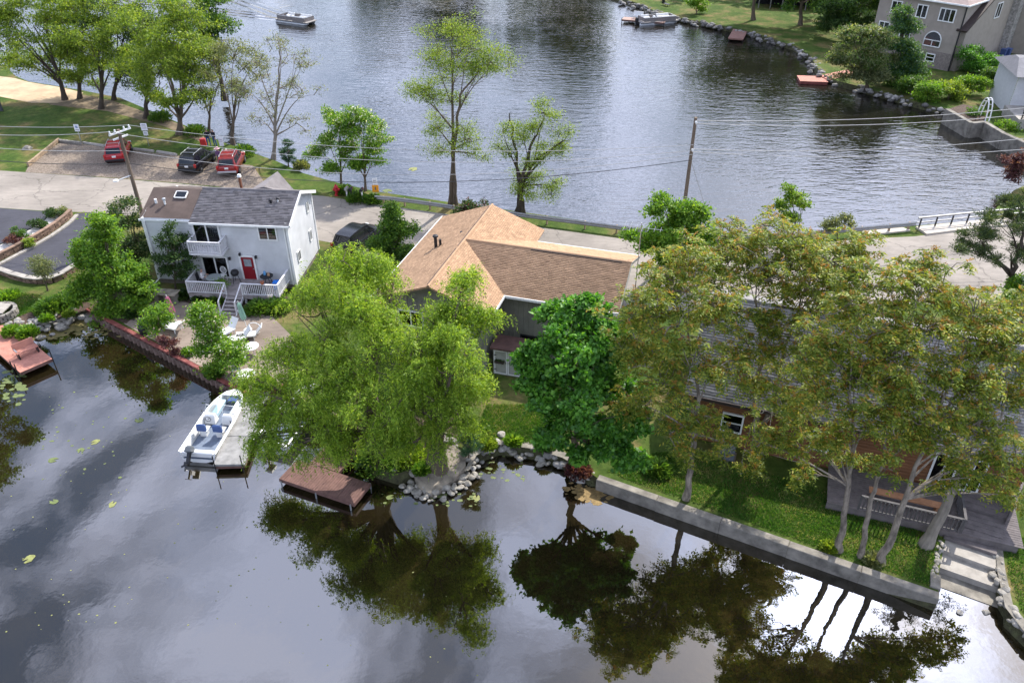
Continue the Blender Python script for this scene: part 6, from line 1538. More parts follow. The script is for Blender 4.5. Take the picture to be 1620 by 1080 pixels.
def pontoon_boat(loc, rz, label, riders=False):
    root = thing('pontoon_boat', label, 'boat', loc, rz)
    Ln, B = 6.6, 2.5
    for s_ in (-1, 1):
        mb = MB(); x = s_ * .85
        mb.tube([(x, -.1, .05), (x, 0, .05), (x, Ln - .9, .05), (x, Ln - .3, .16), (x, Ln, .28)], [.15, .32, .32, .2, .04], 10); mb.build('pontoon', MATS['metal_grey'], root, True)
    mb = MB(); mb.box((0, Ln / 2, .42), (B, Ln, .10)); mb.build('deck', mat('pontoon_carpet', (.30, .28, .26), .9, .1), root)
    for (x, y, w, l_) in ((-1.18, 3.3, .06, 5.6), (1.18, 3.3, .06, 5.6), (0, 6.1, 2.2, .06), (0, .6, 2.2, .06)):
        mb = MB(); mb.box((x, y, .80), (w, l_, .55)); mb.build('side_panel', mat('pontoon_panel', (.20, .18, .17), .5, .15), root)
        mb = MB(); mb.box((x, y, 1.10), (max(w, .08), max(l_, .08), .05)); mb.build('rail', MATS['metal_grey'], root)
    for (x, y, l_) in ((-.82, 4.7, 2.2), (.82, 4.7, 2.2), (-.82, 1.6, 1.4)):
        mb = MB(); mb.box((x, y, .68), (.6, l_, .42), bev=.06); mb.box((x * 1.28, y, 1.0), (.16, l_, .40), bev=.05); mb.build('bench', MATS['vinyl_white'], root)
    mb = MB(); mb.box((.7, 2.4, .85), (.6, .45, .85), top=(.9, .6), bev=.05); mb.build('console', MATS['trim_white'], root)
    mb = MB(); mb.box((0, -.25, .75), (.42, .5, .5), top=(.8, .8), bev=.06); mb.box((0, -.3, .15), (.16, .25, .9)); mb.build('outboard_motor', MATS['black_rubber'], root)
    mb = MB(); mb.tube([(-1.15, 1.9, 1.1), (-1.15, 1.4, 2.2), (1.15, 1.4, 2.2), (1.15, 1.9, 1.1)], .03, 6); mb.build('arch', MATS['metal_grey'], root)
    return root
a = P(462, 36, 0)
pb1 = pontoon_boat((a.x - 2.2, a.y + 1.4, .05), R(-118), 'pontoon boat cruising on the open lake')
a = P(1034, 38, 0)
pb2 = pontoon_boat((a.x - 2.6, a.y - .6, .05), R(-72), 'pontoon boat moored at the pinkish far dock')

# ------------------------------------------------------------------ people
def person(loc, rz, label, joints, edges, radii, cols, group=None):
    """one continuous skinned figure; cols = list of (z limit, material index) from low to high"""
    me = bpy.data.meshes.new('person'); me.from_pydata([tuple(j) for j in joints], edges, [])
    o = link('person', me, None, loc, (0, 0, rz))
    sk = o.modifiers.new('skin', 'SKIN')
    for i, r_ in enumerate(radii): me.skin_vertices[0].data[i].radius = (r_, r_)
    for i in range(len(joints)): me.skin_vertices[0].data[i].use_root = (i == 0)
    sub = o.modifiers.new('sub', 'SUBSURF'); sub.levels = 2; sub.render_levels = 2
    dg = bpy.context.evaluated_depsgraph_get(); ev = o.evaluated_get(dg)
    nm = bpy.data.meshes.new_from_object(ev); o.modifiers.clear(); o.data = nm
    nm.name = 'person'
    for m in cols[0]: nm.materials.append(m)
    for p in nm.polygons:
        p.use_smooth = True
        p.material_index = cols[1](p.center)
    tag(o, label, 'person', group)
    return o
skin = mat('skin', (.42, .25, .18), .6, .08)
hair_dark = mat('hair_dark', (.03, .022, .016), .7, .1); hair_grey = mat('hair_grey', (.30, .27, .24), .8, .15)
jeans = mat('jeans', (.035, .07, .20), .85, .2, 8); jacket = mat('jacket_dark', (.014, .014, .022), .85, .2, 8); shirt_w = mat('shirt_white', (.62, .60, .60), .8, .08); shirt_p = mat('shirt_pink', (.55, .25, .30), .8, .1); shorts = mat('shorts_grey', (.22, .21, .22), .85, .1); purple_c = mat('cloth_purple', (.16, .08, .17), .85, .1)
STAND = ([(0, 0, .92), (0, 0, 1.12), (0, 0, 1.36), (0, .0, 1.47), (0, .02, 1.62), (0, .02, 1.70),
          (.17, 0, 1.38), (.24, .04, 1.12), (.20, .16, .92), (.19, .21, .84), (-.17, 0, 1.38), (-.25, .02, 1.12), (-.24, .10, .88), (-.23, .13, .80),
          (.10, 0, .86), (.12, .03, .48), (.12, -.03, .09), (.13, .12, .04), (-.10, 0, .86), (-.14, .0, .48), (-.16, -.05, .09), (-.17, .10, .04)],
         [(0, 1), (1, 2), (2, 3), (3, 4), (4, 5), (2, 6), (6, 7), (7, 8), (8, 9), (2, 10), (10, 11), (11, 12), (12, 13), (0, 14), (14, 15), (15, 16), (16, 17), (0, 18), (18, 19), (19, 20), (20, 21)],
         [.15, .14, .15, .06, .10, .085, .07, .05, .04, .045, .07, .05, .04, .045, .095, .065, .05, .045, .095, .065, .05, .045])
def stand_cols(top, leg, hair):
    mats_ = [leg, top, skin, hair, MATS['black_rubber']]
    def f(c):
        if c.z > 1.66 or (c.z > 1.56 and c.y < 0): return 3
        if c.z > 1.45: return 2
        if abs(c.x) > .16 and c.z < .95 and c.z > .7: return 2
        if c.z > .95: return 1
        return 4 if c.z < .09 else 0
    return mats_, f
gp_ = 'people at the park edge'
person(P(331, 231), R(200), 'person in dark jacket and blue jeans nearest the red cooler', *STAND, stand_cols(jacket, jeans, hair_dark), gp_)
person(P(341, 231), R(150), 'person in dark jacket and blue jeans farther from the red cooler', *STAND, stand_cols(jacket, jeans, hair_dark), gp_)
pk = P(349, 262)
pr = person(pk, R(170), 'person in pink sun hat behind the red car with crossbars', *STAND, stand_cols(purple_c, shorts, hair_grey), gp_)
mb = MB(); mb.lathe([(.11, 1.66), (.27, 1.66), (.27, 1.68), (.13, 1.70), (.125, 1.82), (.02, 1.85)], 16, (0, .02, 0)); mb.build('sun_hat', mat('hat_pink', (.60, .36, .36), .8, .06), pr, True)
person(P(363, 263), R(190), 'person in black top and white cap beside the pink sun hat', *STAND, stand_cols(jacket, jeans, shirt_w), gp_)
cl_ = thing('cooler', 'red cooler beside the two people in jeans', 'cooler', P(323, 230))
mb = MB(); mb.box((0, 0, .3), (.55, .42, .6), top=(1.06, 1.06), bev=.04); mb.build('body', mat('cooler_red', (.45, .03, .03), .4, .1), cl_); mb = MB(); mb.box((0, 0, .65), (.6, .47, .10), bev=.03); mb.build('lid', MATS['cooler_red'], cl_)
WM = Matrix.Translation(wh.location) @ Matrix.Rotation(wh_rz, 4, 'Z')
SIT = ([(0, 0, .52), (0, -.02, .72), (0, .0, .95), (0, .02, 1.06), (0, .05, 1.20), (0, .05, 1.28), (.17, 0, .97), (.22, .08, .74), (.18, .32, .70), (.16, .40, .71), (-.17, 0, .97), (-.22, .08, .74), (-.18, .32, .70), (-.16, .40, .71),
        (.10, .06, .50), (.12, .46, .50), (.12, .48, .10), (.12, .62, .05), (-.10, .06, .50), (-.12, .46, .50), (-.12, .48, .10), (-.12, .62, .05)], STAND[1], STAND[2])
def sit_f(c):
    if c.z > 1.23 or (c.z > 1.12 and c.y < -.02): return 3
    if c.z > 1.03: return 2
    if c.y > .2 and c.z > .6: return 2
    if c.z > .60: return 1
    return 2 if c.z < .4 else 0
person(WM @ Vector((3.85, -1.15, DZ)), wh_rz + R(-80), 'person in white shirt sitting at the deck table', *SIT, ([shorts, shirt_w, skin, hair_grey], sit_f))

# ------------------------------------------------------------------ deck and patio furniture
def chair(name, label, loc, rz, m, group=None, oval=False):
    root = thing(name, label, 'chair', loc, rz, group)
    mb = MB(); mb.box((0, 0, .44), (.46, .46, .05), bev=.02); mb.build('seat', m, root)
    mb = MB()
    if oval:
        mb.tube([(.22 * math.cos(t), -.25, .74 + .26 * math.sin(t)) for t in np.linspace(0, 2 * math.pi, 17)], .03, 6)
        for k in (-1, 0, 1): mb.box((k * .1, -.25, .74), (.03, .02, .44 - abs(k) * .04))
    else: mb.box((0, -.23, .72), (.46, .05, .5), Matrix.Rotation(R(6), 4, 'X'))
    mb.build('backrest', m, root)
    for (x, y) in ((-.2, -.2), (.2, -.2), (-.2, .2), (.2, .2)):
        mb = MB(); mb.box((x, y, .21), (.04, .04, .42)); mb.build('leg', m, root)
    return root
mat('plastic_white', (.70, .70, .68), .5, .06); mat('plastic_green', (.10, .24, .15), .6, .1)
chair('deck_chair', 'dark chair under the sitting person on the deck', WM @ Vector((3.82, -1.16, DZ)), wh_rz + R(-80), MATS['metal_dark'])
chair('deck_chair', 'white oval-backed chair by the lower sliding door', WM @ Vector((4.95, -.5, DZ)), wh_rz + R(170), MATS['plastic_white'], oval=True)
def round_table(name, label, loc, r_, h, m, mtop):
    root = thing(name, label, 'table', loc)
    mb = MB(); mb.lathe([(r_ - .03, h - .04), (r_, h - .03), (r_, h), (r_ - .02, h + .005)], 22); mb.build('top', mtop, root)
    for k in range(4):
        t = R(45 + 90 * k); mb = MB(); mb.tube([(r_ * .75 * math.cos(t), r_ * .75 * math.sin(t), 0), (r_ * .45 * math.cos(t), r_ * .45 * math.sin(t), h - .04)], .022, 6); mb.build('leg', m, root)
    return root
round_table('deck_table', 'round grey table in front of the sitting person', WM @ Vector((4.7, -1.25, DZ)), .52, .72, MATS['metal_dark'], mat('table_grey', (.25, .28, .27), .3, .1))
mb = MB(); 
pp = thing('potted_plant', 'bushy green plant in a pot at the deck rail', 'plant', WM @ Vector((5.4, -1.85, DZ)))
mb = MB(); mb.lathe([(.16, 0), (.22, .36), (.24, .38), (.2, .38)], 14); mb.build('pot', mat('terracotta', (.36, .12, .06), .8, .15), pp)
rg = np.random.default_rng(4); pts = rg.normal(size=(420, 3)) * [.27, .22, .14] + [0, 0, .55]
v, f = leaf_quads(pts, unit(rg.normal(size=(420, 3)) + [0, 0, .6]), np.full(420, .13), np.full(420, .07), rg); link('leaves', np_mesh('leaves', v, f, MATS['bright_leaf']), pp)
bq = thing('barbecue_grill', 'round black kettle grill beside the red door', 'grill', WM @ Vector((5.95, -.6, DZ)))
mb = MB(); mb.lathe([(.02, .52), (.22, .58), (.29, .74), (.28, .80), (.2, .95), (.03, 1.0)], 16); mb.build('kettle', MATS['metal_dark'], bq, True)
for k in range(3): t = R(120 * k); mb = MB(); mb.tube([(.3 * math.cos(t), .3 * math.sin(t), 0), (.16 * math.cos(t), .16 * math.sin(t), .6)], .02, 6); mb.build('leg', MATS['metal_dark'], bq)
round_table('deck_table', 'dark table cluttered with things right of the red door', WM @ Vector((8.25, -.75, DZ)), .45, .7, MATS['metal_dark'], MATS['metal_dark'])
for k, (x, y, h, m, lb, cat) in enumerate(((8.1, -.65, .28, mat('bottle_blue', (.10, .28, .50), .4), 'light blue jug on the cluttered deck table', 'jug'), (8.4, -.75, .22, mat('tin_brown', (.32, .20, .12), .6), 'brown canister on the cluttered deck table', 'canister'))):
    t = thing(lb.split()[1] if k else 'jug', lb, cat, WM @ Vector((x, y, DZ + .705)))
    mb = MB(); mb.lathe([(.07, 0), (.09, .02), (.09, h * .7), (.05, h)], 12); mb.build('body', m, t, True); mb = MB(); mb.lathe([(.04, h), (.045, h + .04), (.01, h + .05)], 10); mb.build('lid', m, t)
bx_ = thing('cooler', 'bright blue cooler at the right deck rail', 'cooler', WM @ Vector((9.1, -1.2, DZ)))
mb = MB(); mb.box((0, 0, .24), (.5, .4, .48), top=(1.05, 1.05), bev=.03); mb.build('body', mat('cooler_blue', (.02, .16, .55), .4, .1), bx_); mb = MB(); mb.box((0, 0, .52), (.56, .46, .08), bev=.02); mb.build('lid', MATS['cooler_blue'], bx_)
pb = thing('planter_box', 'long dark planter box on the right deck rail', 'planter', WM @ Vector((7.75, -1.85, DZ)))
mb = MB(); mb.box((0, 0, .35), (.95, .4, .35), top=(1.08, 1.1)); mb.build('box', MATS['fascia_dark'], pb)
for s_ in (-1, 1): mb = MB(); mb.box((s_ * .4, 0, .09), (.06, .3, .18)); mb.build('leg', MATS['fascia_dark'], pb)
fp = thing('flower_pot', 'small terracotta pot on the right deck rail', 'pot', WM @ Vector((8.55, -2.3, DZ + .93)))
mb = MB(); mb.lathe([(.08, 0), (.12, .16), (.135, .17), (.135, .2), (.1, .2)], 12); mb.build('pot', MATS['terracotta'], fp); mb = MB(); mb.lathe([(.1, .19), (.02, .24)], 8); mb.build('soil', MATS['mulch'], fp)
fp = thing('fire_urn', 'dark metal fire urn at the corner of the patio', 'urn', P(229, 528))
mb = MB(); mb.lathe([(.12, 0), (.25, .15), (.34, .40), (.30, .62), (.15, .82), (.11, 1.0), (.14, 1.05), (.08, 1.05)], 16); mb.build('urn', MATS['metal_dark'], fp, True)
mb = MB(); mb.lathe([(.30, -.0), (.30, .06), (.22, .08)], 12); mb.build('stand', MATS['metal_dark'], fp)
tbp = thing('stone_table', 'weathered slab table beside the pink umbrella', 'table', P(266, 478), R(-8))
mb = MB(); mb.box((0, 0, .78), (1.7, .85, .09), bev=.02); mb.build('top', MATS['concrete'], tbp)
for s_ in (-1, 1): mb = MB(); mb.box((s_ * .6, 0, .37), (.25, .6, .74)); mb.build('leg', MATS['concrete_worn'], tbp)
def closed_umbrella(label, loc, m, h=2.1, tilt=0):
    root = thing('patio_umbrella', label, 'umbrella', loc); root.rotation_euler = (0, R(tilt), 0)
    mb = MB(); mb.tube([(0, 0, 0), (0, 0, h + .1)], .022, 6); mb.build('pole', MATS['plastic_white'], root)
    mb = MB(); n = 16; vs_, fs = [], []
    for (z, r_) in ((h, .03), (h - .12, .10), (h - .6, .13), (h - 1.1, .15), (h - 1.25, .12)):
        for k in range(n): rr_ = r_ * (1.25 if k % 2 else .75); vs_.append((rr_ * math.cos(2 * math.pi * k / n), rr_ * math.sin(2 * math.pi * k / n), z))
    for i in range(4):
        for k in range(n): fs.append((i * n + k, (i + 1) * n + k, (i + 1) * n + (k + 1) % n, i * n + (k + 1) % n))
    mb.add(vs_, fs); mb.build('canopy', m, root)
    mb = MB(); mb.lathe([(.28, 0), (.26, .06), (.06, .10)], 14); mb.build('base', MATS['plastic_white'], root)
    return root
closed_umbrella('closed pink patio umbrella by the slab table', P(281, 512), mat('cloth_pink', (.55, .20, .28), .85, .1), tilt=-6)
closed_umbrella('closed pale green patio umbrella by the stairs', P(392, 522), mat('cloth_green', (.30, .48, .38), .85, .1), tilt=-6)
def lounger(label, loc, rz, group):
    root = thing('sun_lounger', label, 'sun lounger', loc, rz, group)
    m = MATS['plastic_white']
    mb = MB()
    for s_ in (-1, 1): mb.box((s_ * .3, .6, .32), (.05, 1.3, .06))
    mb.build('frame', m, root)
    for k in range(8):
        mb = MB(); mb.box((0, .05 + k * .155, .36), (.58, .14, .03)); mb.build('slat', m, root)
    mb = MB(); T = Matrix.Translation((0, -.04, .36)) @ Matrix.Rotation(R(-50), 4, 'X'); mb.box((0, -.33, .02), (.58, .68, .04), T); mb.build('backrest', m, root)
    for (x, y) in ((-.28, .1), (.28, .1), (-.28, 1.15), (.28, 1.15)): mb = MB(); mb.box((x, y, .16), (.05, .05, .32)); mb.build('leg', m, root)
    return root
gl_ = 'white loungers on the patio'
lounger('white lounger left of the pale green umbrella', P(368, 525), R(150), gl_); lounger('white lounger under the pale green umbrella', P(388, 538), R(115), gl_); lounger('white lounger at the right of the pale green umbrella', P(406, 534), R(100), gl_); lounger('white lounger under the pink umbrella', P(284, 525), R(70), gl_)
round_table('patio_table', 'white round table half under the willow leaves', P(399, 560), .5, .6, MATS['plastic_white'], MATS['plastic_white'])
round_table('patio_table', 'white round table nearest the pale dock', P(392, 604), .55, .6, MATS['plastic_white'], MATS['plastic_white'])
chair('patio_chair', 'white plastic chair at the table nearest the dock', P(375, 592), R(200), MATS['plastic_white'])
hr = thing('hose_reel', 'curled white hose beside the stairs', 'hose', P(404, 528))
mb = MB(); mb.tube([(.42 * math.cos(t), .2 * math.sin(t) * .4, .42 + .38 * math.sin(t)) for t in np.linspace(0, 5.6, 22)], .03, 6); mb.build('loop', MATS['plastic_white'], hr)
# stacked round thing on the left lawn
kx = thing('fire_pit', 'round stone fire ring with pale cover on the left lawn', 'fire pit', P(2, 500))
for r_ in range(3):
    for k in range(14):
        t = 2 * math.pi * (k + .5 * (r_ % 2)) / 14; mb = MB(); mb.box((.95 * math.cos(t), .95 * math.sin(t), .1 + r_ * .17), (.24, .40, .16), None, 0, t, bev=.02); mb.build('stone', MATS['rock_pale'], kx)
mb = MB(); mb.box((-.3, .1, .56), (1.5, 1.2, .07), Matrix.Rotation(R(6), 4, 'Y')); mb.build('cover', MATS['concrete_light'], kx)

# ------------------------------------------------------------------ cars
def car(label, loc, rz, paint, group='cars parked on the gravel', rails=True, spare=False, scale=1.0, bars=False):
    root = thing('parked_car', label, 'car', loc, rz, group)
    root.scale = (scale,) * 3
    Ln, W = 4.7, 1.86
    # body: rear at y = 0, front at y = Ln
    low = [(0.0, .42, .92, .92), (.10, .34, 1.0, .98), (1.2, .30, 1.02, 1.0), (2.4, .30, 1.0, 1.0), (3.3, .30, .98, 1.0), (4.1, .32, .88, .97), (4.55, .36, .76, .90), (4.7, .44, .62, .80)]
    mb = MB(); rings = []
    for (y, z0, z1, k) in low:
        w = W / 2 * k
        rings.append([(-w * .92, y, z0), (w * .92, y, z0), (w, y, z0 + .15), (w * .99, y, z1 - .12), (w * .90, y, z1), (-w * .90, y, z1), (-w * .99, y, z1 - .12), (-w, y, z0 + .15)])
    mb.loft(rings); mb.build('body', paint, root, True)
    up = [(.08, 1.0, 1.02, .86), (.42, 1.0, 1.66, .70), (1.0, 1.0, 1.74, .70), (2.2, 1.0, 1.74, .70), (2.7, 1.0, 1.66, .69), (3.5, .98, 1.00, .84)]
    mb = MB(); rings = [[(-W / 2 * .90, y, z0 - .03), (W / 2 * .90, y, z0 - .03), (W / 2 * k, y, z1), (-W / 2 * k, y, z1)] for (y, z0, z1, k) in up]
    mb.loft(rings); mb.build('cabin', paint, root, True)
    g_ = MATS['glass_dark']
    def strip_(name, pts): m_ = MB(); m_.add(pts, [tuple(range(len(pts)))]); m_.build(name, g_, root)
    strip_('rear_window', [(-.66, .115, 1.10), (.66, .115, 1.10), (.60, .355, 1.58), (-.60, .355, 1.58)])
    strip_('windscreen', [(.70, 3.42, 1.07), (-.70, 3.42, 1.07), (-.62, 2.79, 1.62), (.62, 2.79, 1.62)])
    for s_ in (-1, 1):
        for (y0, y1, t0, t1) in ((.45, 1.15, .62, 1.18), (1.25, 2.05, 1.22, 2.05), (2.12, 3.2, 2.12, 2.62)):
            lo_, hi_ = s_ * (W / 2 * .875 + .012), s_ * (W / 2 * .72 + .014)
            pts = [(lo_, y0, 1.08), (lo_, y1, 1.08), (hi_, t1, 1.60), (hi_, t0, 1.60)]
            m_ = MB(); m_.add(pts, [(0, 1, 2, 3) if s_ > 0 else (3, 2, 1, 0)]); m_.build('side_window', g_, root)
        m_ = MB(); m_.box((s_ * .80, .06, .92), (.20, .12, .34), bev=.03); m_.build('tail_light', mat('lamp_red', (.42, .015, .015), .25, .05, spec=.6), root)
        m_ = MB(); m_.box((s_ * .66, 4.6, .68), (.34, .14, .14), bev=.03); m_.build('headlight', MATS['trim_white'], root)
        m_ = MB(); m_.box((s_ * 1.02, 2.95, 1.12), (.18, .10, .15), bev=.03); m_.build('mirror', paint, root)
        if rails:
            m_ = MB(); m_.tube([(s_ * .60, .6, 1.76), (s_ * .60, .75, 1.84), (s_ * .60, 2.3, 1.84), (s_ * .60, 2.5, 1.76)], .025, 6); m_.build('roof_rail', MATS['metal_grey'], root)
        for y in (.92, 3.75):
            wl_ = bpy.data.objects.new('wheel', None); COL.objects.link(wl_); wl_.parent = root; wl_.location = (s_ * .83, y, .35)
            T = Matrix.Rotation(R(90), 4, 'Y')
            m_ = MB(); m_.lathe([(.22, -.12), (.33, -.12), (.355, -.07), (.355, .07), (.33, .12), (.22, .12)], 18, M=T); m_.build('tyre', MATS['black_rubber'], wl_, True)
            m_ = MB(); m_.lathe([(.03, s_ * .125), (.20, s_ * .115), (.22, s_ * .10)] if s_ > 0 else [(.22, -.10), (.20, -.115), (.03, -.125)], 12, M=T); m_.build('rim', MATS['metal_grey'], wl_)
    if rails:
        for y in (1.0, 1.9): m_ = MB(); m_.box((0, y, 1.85), (1.2, .06, .03)); m_.build('cross_bar', MATS['metal_grey'], root)
    m_ = MB(); m_.box((0, -.03, .52), (1.66, .14, .20), bev=.04); m_.build('bumper', MATS['metal_dark'] if not bars else MATS['metal_grey'], root)
    m_ = MB(); m_.box((0, -.012 + .01, .86), (.34, .03, .16)); m_.build('number_plate', MATS['trim_white'], root)
    return root
red_p = mat('paint_car_red', (.34, .012, .020), .22, .08, 1, 0, spec=.6); black_p = mat('paint_car_black', (.014, .014, .017), .20, .1, 1, 0, spec=.6); maroon_p = mat('paint_car_maroon', (.24, .020, .022), .22, .08, 1, 0, spec=.6)
car('bright red car parked alone at the wheel stops', P(184, 262), R(14), red_p)
car('black car parked with its tail to the road', P(298, 278), R(-6), black_p)
car('dark red car with roof crossbars, right of the black car', P(361, 281), R(6), maroon_p, bars=True)
car('black car half hidden behind willow leaves by the white house', P(541, 408), R(-24), black_p, group='cars at the houses', rails=False)

# ------------------------------------------------------------------ gravel lot edging
tm = thing('timber_edging', 'pale timber edging on the left side of the gravel lot', 'edging', (0, 0, 0))
q0, q1 = P(45, 264), P(94, 224)
for k in range(5):
    a, b_ = q0.lerp(q1, k / 5), q0.lerp(q1, (k + 1) / 5); c_ = (a + b_) / 2; d = b_ - a
    for z in (.10, .29): mb = MB(); mb.box((c_.x, c_.y, G + z), (d.length - .02, .18, .18), None, 0, math.atan2(d.y, d.x), bev=.02); mb.build('timber', MATS['timber'], tm)
for k in range(8):
    a = P(95 + k * 4.6, 225 + k * .55); mb = MB(); mb.box((a.x, a.y, G + .15), (.42, .25, .3), None, 0, .1 * (k % 3), bev=.04); mb.build('stone_block', MATS['rock_pale'], tm)
for k, (x0, y0, x1, y1, lb) in enumerate(((131, 227, 166, 232, 'leftmost concrete wheel stop of the gravel lot'), (207, 236.5, 244, 240.5, 'middle concrete wheel stop of the gravel lot'), (248, 241, 280, 246, 'rightmost concrete wheel stop of the gravel lot'))):
    a, b_ = P(x0, y0), P(x1, y1); d = b_ - a; c_ = (a + b_) / 2
    mb = MB(); mb.box((0, 0, .10), (d.length, .26, .2), top=(.96, .6), bev=.02); o_ = mb.build('wheel_stop', MATS['concrete_light']); o_.location = (c_.x, c_.y, Z1 + .003); o_.rotation_euler = (0, 0, math.atan2(d.y, d.x)); tag(o_, lb, 'wheel stop', 'wheel stops of the gravel lot')

# ------------------------------------------------------------------ poles and wires
def pole(label, foot, top_px, r_=.15, arms=True):
    h = PY(top_px[0], top_px[1], foot.y).z - G
    root = thing('utility_pole', label, 'utility pole', foot)
    mb = MB(); mb.tube([(0, 0, -.2), (0, 0, h * .5), (0, 0, h)], [r_, r_ * .85, r_ * .68], 10); mb.build('post', MATS['wood_pole'], root, True)
    return root, h
pf = PY(187, 205, 57.0); pL = Vector((pf.x, 57.0, G))
p1_, h1 = pole('brown utility pole with white crossarm at the left house corner', pL, (187, 205), .17)
for (y, z) in ((-.0, -.25), (0, -.9)): pass
mb = MB(); T = Matrix.Rotation(R(62), 4, 'Z'); mb.box((.0, -.12, h1 - .15), (1.9, .09, .11), T); mb.box((.1, .14, h1 - .65), (1.3, .09, .11), T); mb.build('crossarm', MATS['trim_white'], p1_)
for x in (-.85, -.4, .4, .85):
    mb = MB(); mb.lathe([(.05, 0), (.08, .06), (.05, .12), (.07, .18), (.02, .24)], 8, (0, 0, 0), T @ Matrix.Translation((x, -.12, h1 - .09))); mb.build('insulator', MATS['plastic_white'], p1_)
mb = MB(); mb.tube([(.02, -.1, h1 * .58), (-.9, -.5, h1 * .58 - .25)], .04, 6); mb.lathe([(.02, .08), (.2, 0), (.22, -.08), (.1, -.1)], 10, (-1.0, -.55, h1 * .58 - .2)); mb.build('lamp_arm', MATS['trim_white'], p1_)
pRf = Vector((PY(1101, 185, 53.4).x, 53.4, G))
p2_, h2 = pole('tall bare utility pole at the causeway beside the walnut', pRf, (1101, 186), .16)
for z in (.25, 2.2): mb = MB(); mb.box((0, -.2, h2 - z), (.10, .3, .10)); mb.lathe([(.05, -.1), (.07, 0), (.04, .1)], 8, (0, -.35, h2 - z)); mb.build('insulator', MATS['plastic_white'], p2_)
mb = MB(); mb.tube([(0, 0, h2 * .72), (3.2, 1.2, .1)], .016, 5); mb.build('guy_wire', MATS['metal_grey'], p2_)
wire_m = mat('wire_pale', (.42, .41, .39), .6, .05, 1, 0); wire_d = mat('wire_dark', (.05, .05, .052), .6, .05, 1, 0)
def wire(label, a, b_, sag, r_=.020, m=None):
    a, b_ = Vector(a), Vector(b_); n = 26
    pts = []
    for k in range(n + 1):
        t = k / n; p = a.lerp(b_, t); p.z -= sag * 4 * t * (1 - t); pts.append(p - a)
    mb = MB(); mb.tube(pts, r_, 5, cap=False); o_ = mb.build('power_line', m or wire_m); o_.location = a
    tag(o_, label, 'wire', 'overhead wires')
LP = lambda x, z: Matrix.Translation(pL) @ T @ Vector((x, -.12, h1 - z))
yl = 58.0
wire('uppermost pale wire left of the white-armed pole', PY(-60, 197, 60), LP(.85, -.1), .2)
wire('second pale wire left of the white-armed pole', PY(-60, 211, 56), LP(-.85, -.1), .2)
wire('third pale wire left of the white-armed pole', PY(-60, 230, 56), Matrix.Translation(pL) @ Vector((0, 0, h1 - 1.6)), .2)
wire('dark lowest cable left of the white-armed pole', PY(-60, 249, 55), Matrix.Translation(pL) @ Vector((0, 0, h1 - 2.6)), .25, .026, wire_d)
RP = lambda z: Matrix.Translation(pRf) @ Vector((0, -.35, h2 - z))
wire('uppermost wire between the two poles', LP(.85, -.1), RP(1.8), 1.1, .018)
wire('second wire between the two poles', LP(-.85, -.1), RP(2.2), 1.5, .018)
wire('third wire between the two poles', Matrix.Translation(pL) @ Vector((0, 0, h1 - 1.6)), RP(2.5), 1.7, .018)
wire('lowest dark cable between the two poles', Matrix.Translation(pL) @ Vector((0, 0, h1 - 2.6)), RP(2.9), 1.6, .024, wire_d)
wire('uppermost pale wire right of the bare pole', RP(.1), PY(1700, 162, 62), .5)
wire('second pale wire right of the bare pole', RP(.3), PY(1700, 172, 60), .6)
wire('third pale wire right of the bare pole', RP(2.1), PY(1700, 210, 56), .6, .022)
wire('lowest pale wire right of the bare pole', RP(2.3), PY(1700, 229, 55), .6, .022)

# ------------------------------------------------------------------ guardrails
def guardrail(label, pxs, posts, h=.72, m='galvanised'):
    pts = [P(*q) for q in pxs]
    root = thing('guardrail', label, 'guardrail', pts[0])
    o0 = pts[0]; mb = MB()
    prof = [(0, .36), (-.06, .44), (-.06, .50), (0, .56), (-.06, .62), (-.06, .68), (0, h + .03)]
    vs_, fs = [], []
    for i, p in enumerate(pts):
        d = (pts[min(i + 1, len(pts) - 1)] - pts[max(0, i - 1)]).normalized(); nx = Vector((d.y, -d.x, 0))
        for (e, z) in prof: vs_.append(p - o0 + nx * (-e) + Vector((0, 0, z)))
    k = len(prof)
    for i in range(len(pts) - 1):
        for j in range(k - 1): fs.append((i * k + j, (i + 1) * k + j, (i + 1) * k + j + 1, i * k + j + 1))
    mb.add(vs_, fs); mb.build('rail', MATS[m], root)
    pm = MB(); pm.box((0, .10, .34), (.12, .15, .74)); me = pm.mesh('post', MATS['timber'])
    for i in range(len(pts) - 1):
        d = pts[i + 1] - pts[i]; n = max(1, int(d.length / 2.2))
        for j in range(n): q_ = pts[i].lerp(pts[i + 1], (j + .5) / n) - o0; link('post', me, root, q_, (0, 0, math.atan2(d.y, d.x)))
guardrail('galvanised guardrail left of the brown roof, by the mailboxes', [(594, 322), (620, 324), (660, 329), (700, 335), (735, 341)], 6)
guardrail('long galvanised guardrail between the road and the lake', [(790, 345), (830, 351), (900, 360), (1000, 373), (1060, 379), (1135, 384), (1200, 384), (1270, 381), (1340, 374), (1428, 366), (1446, 364)], 12)
br = thing('bridge_railing', 'pale railing with dark posts on the causeway sidewalk', 'railing', P(1449, 361, G + .16))
pts = [P(1449, 361, G + .16), P(1556, 350, G + .16), P(1700, 337, G + .16)]
for i in range(2):
    a, b_ = pts[i] - pts[0], pts[i + 1] - pts[0]; mb = MB(); d = b_ - a; c_ = (a + b_) / 2
    T = Matrix.Translation((c_.x, c_.y + .06, 0)) @ Matrix.Rotation(math.atan2(d.y, d.x), 4, 'Z')
    mb.box((0, 0, .85), (d.length, .10, .12), T); mb.build('top_rail', MATS['galvanised'], br)
    mb = MB(); mb.box((0, 0, .45), (d.length, .06, .08), T); mb.build('middle_rail', MATS['galvanised'], br)
    for k in range(int(d.length / 1.45)): q_ = a.lerp(b_, (k + .2) / (d.length / 1.45)); mb = MB(); mb.box((q_.x, q_.y + .06, .40), (.10, .08, .84)); mb.build('post', MATS['metal_dark'], br)

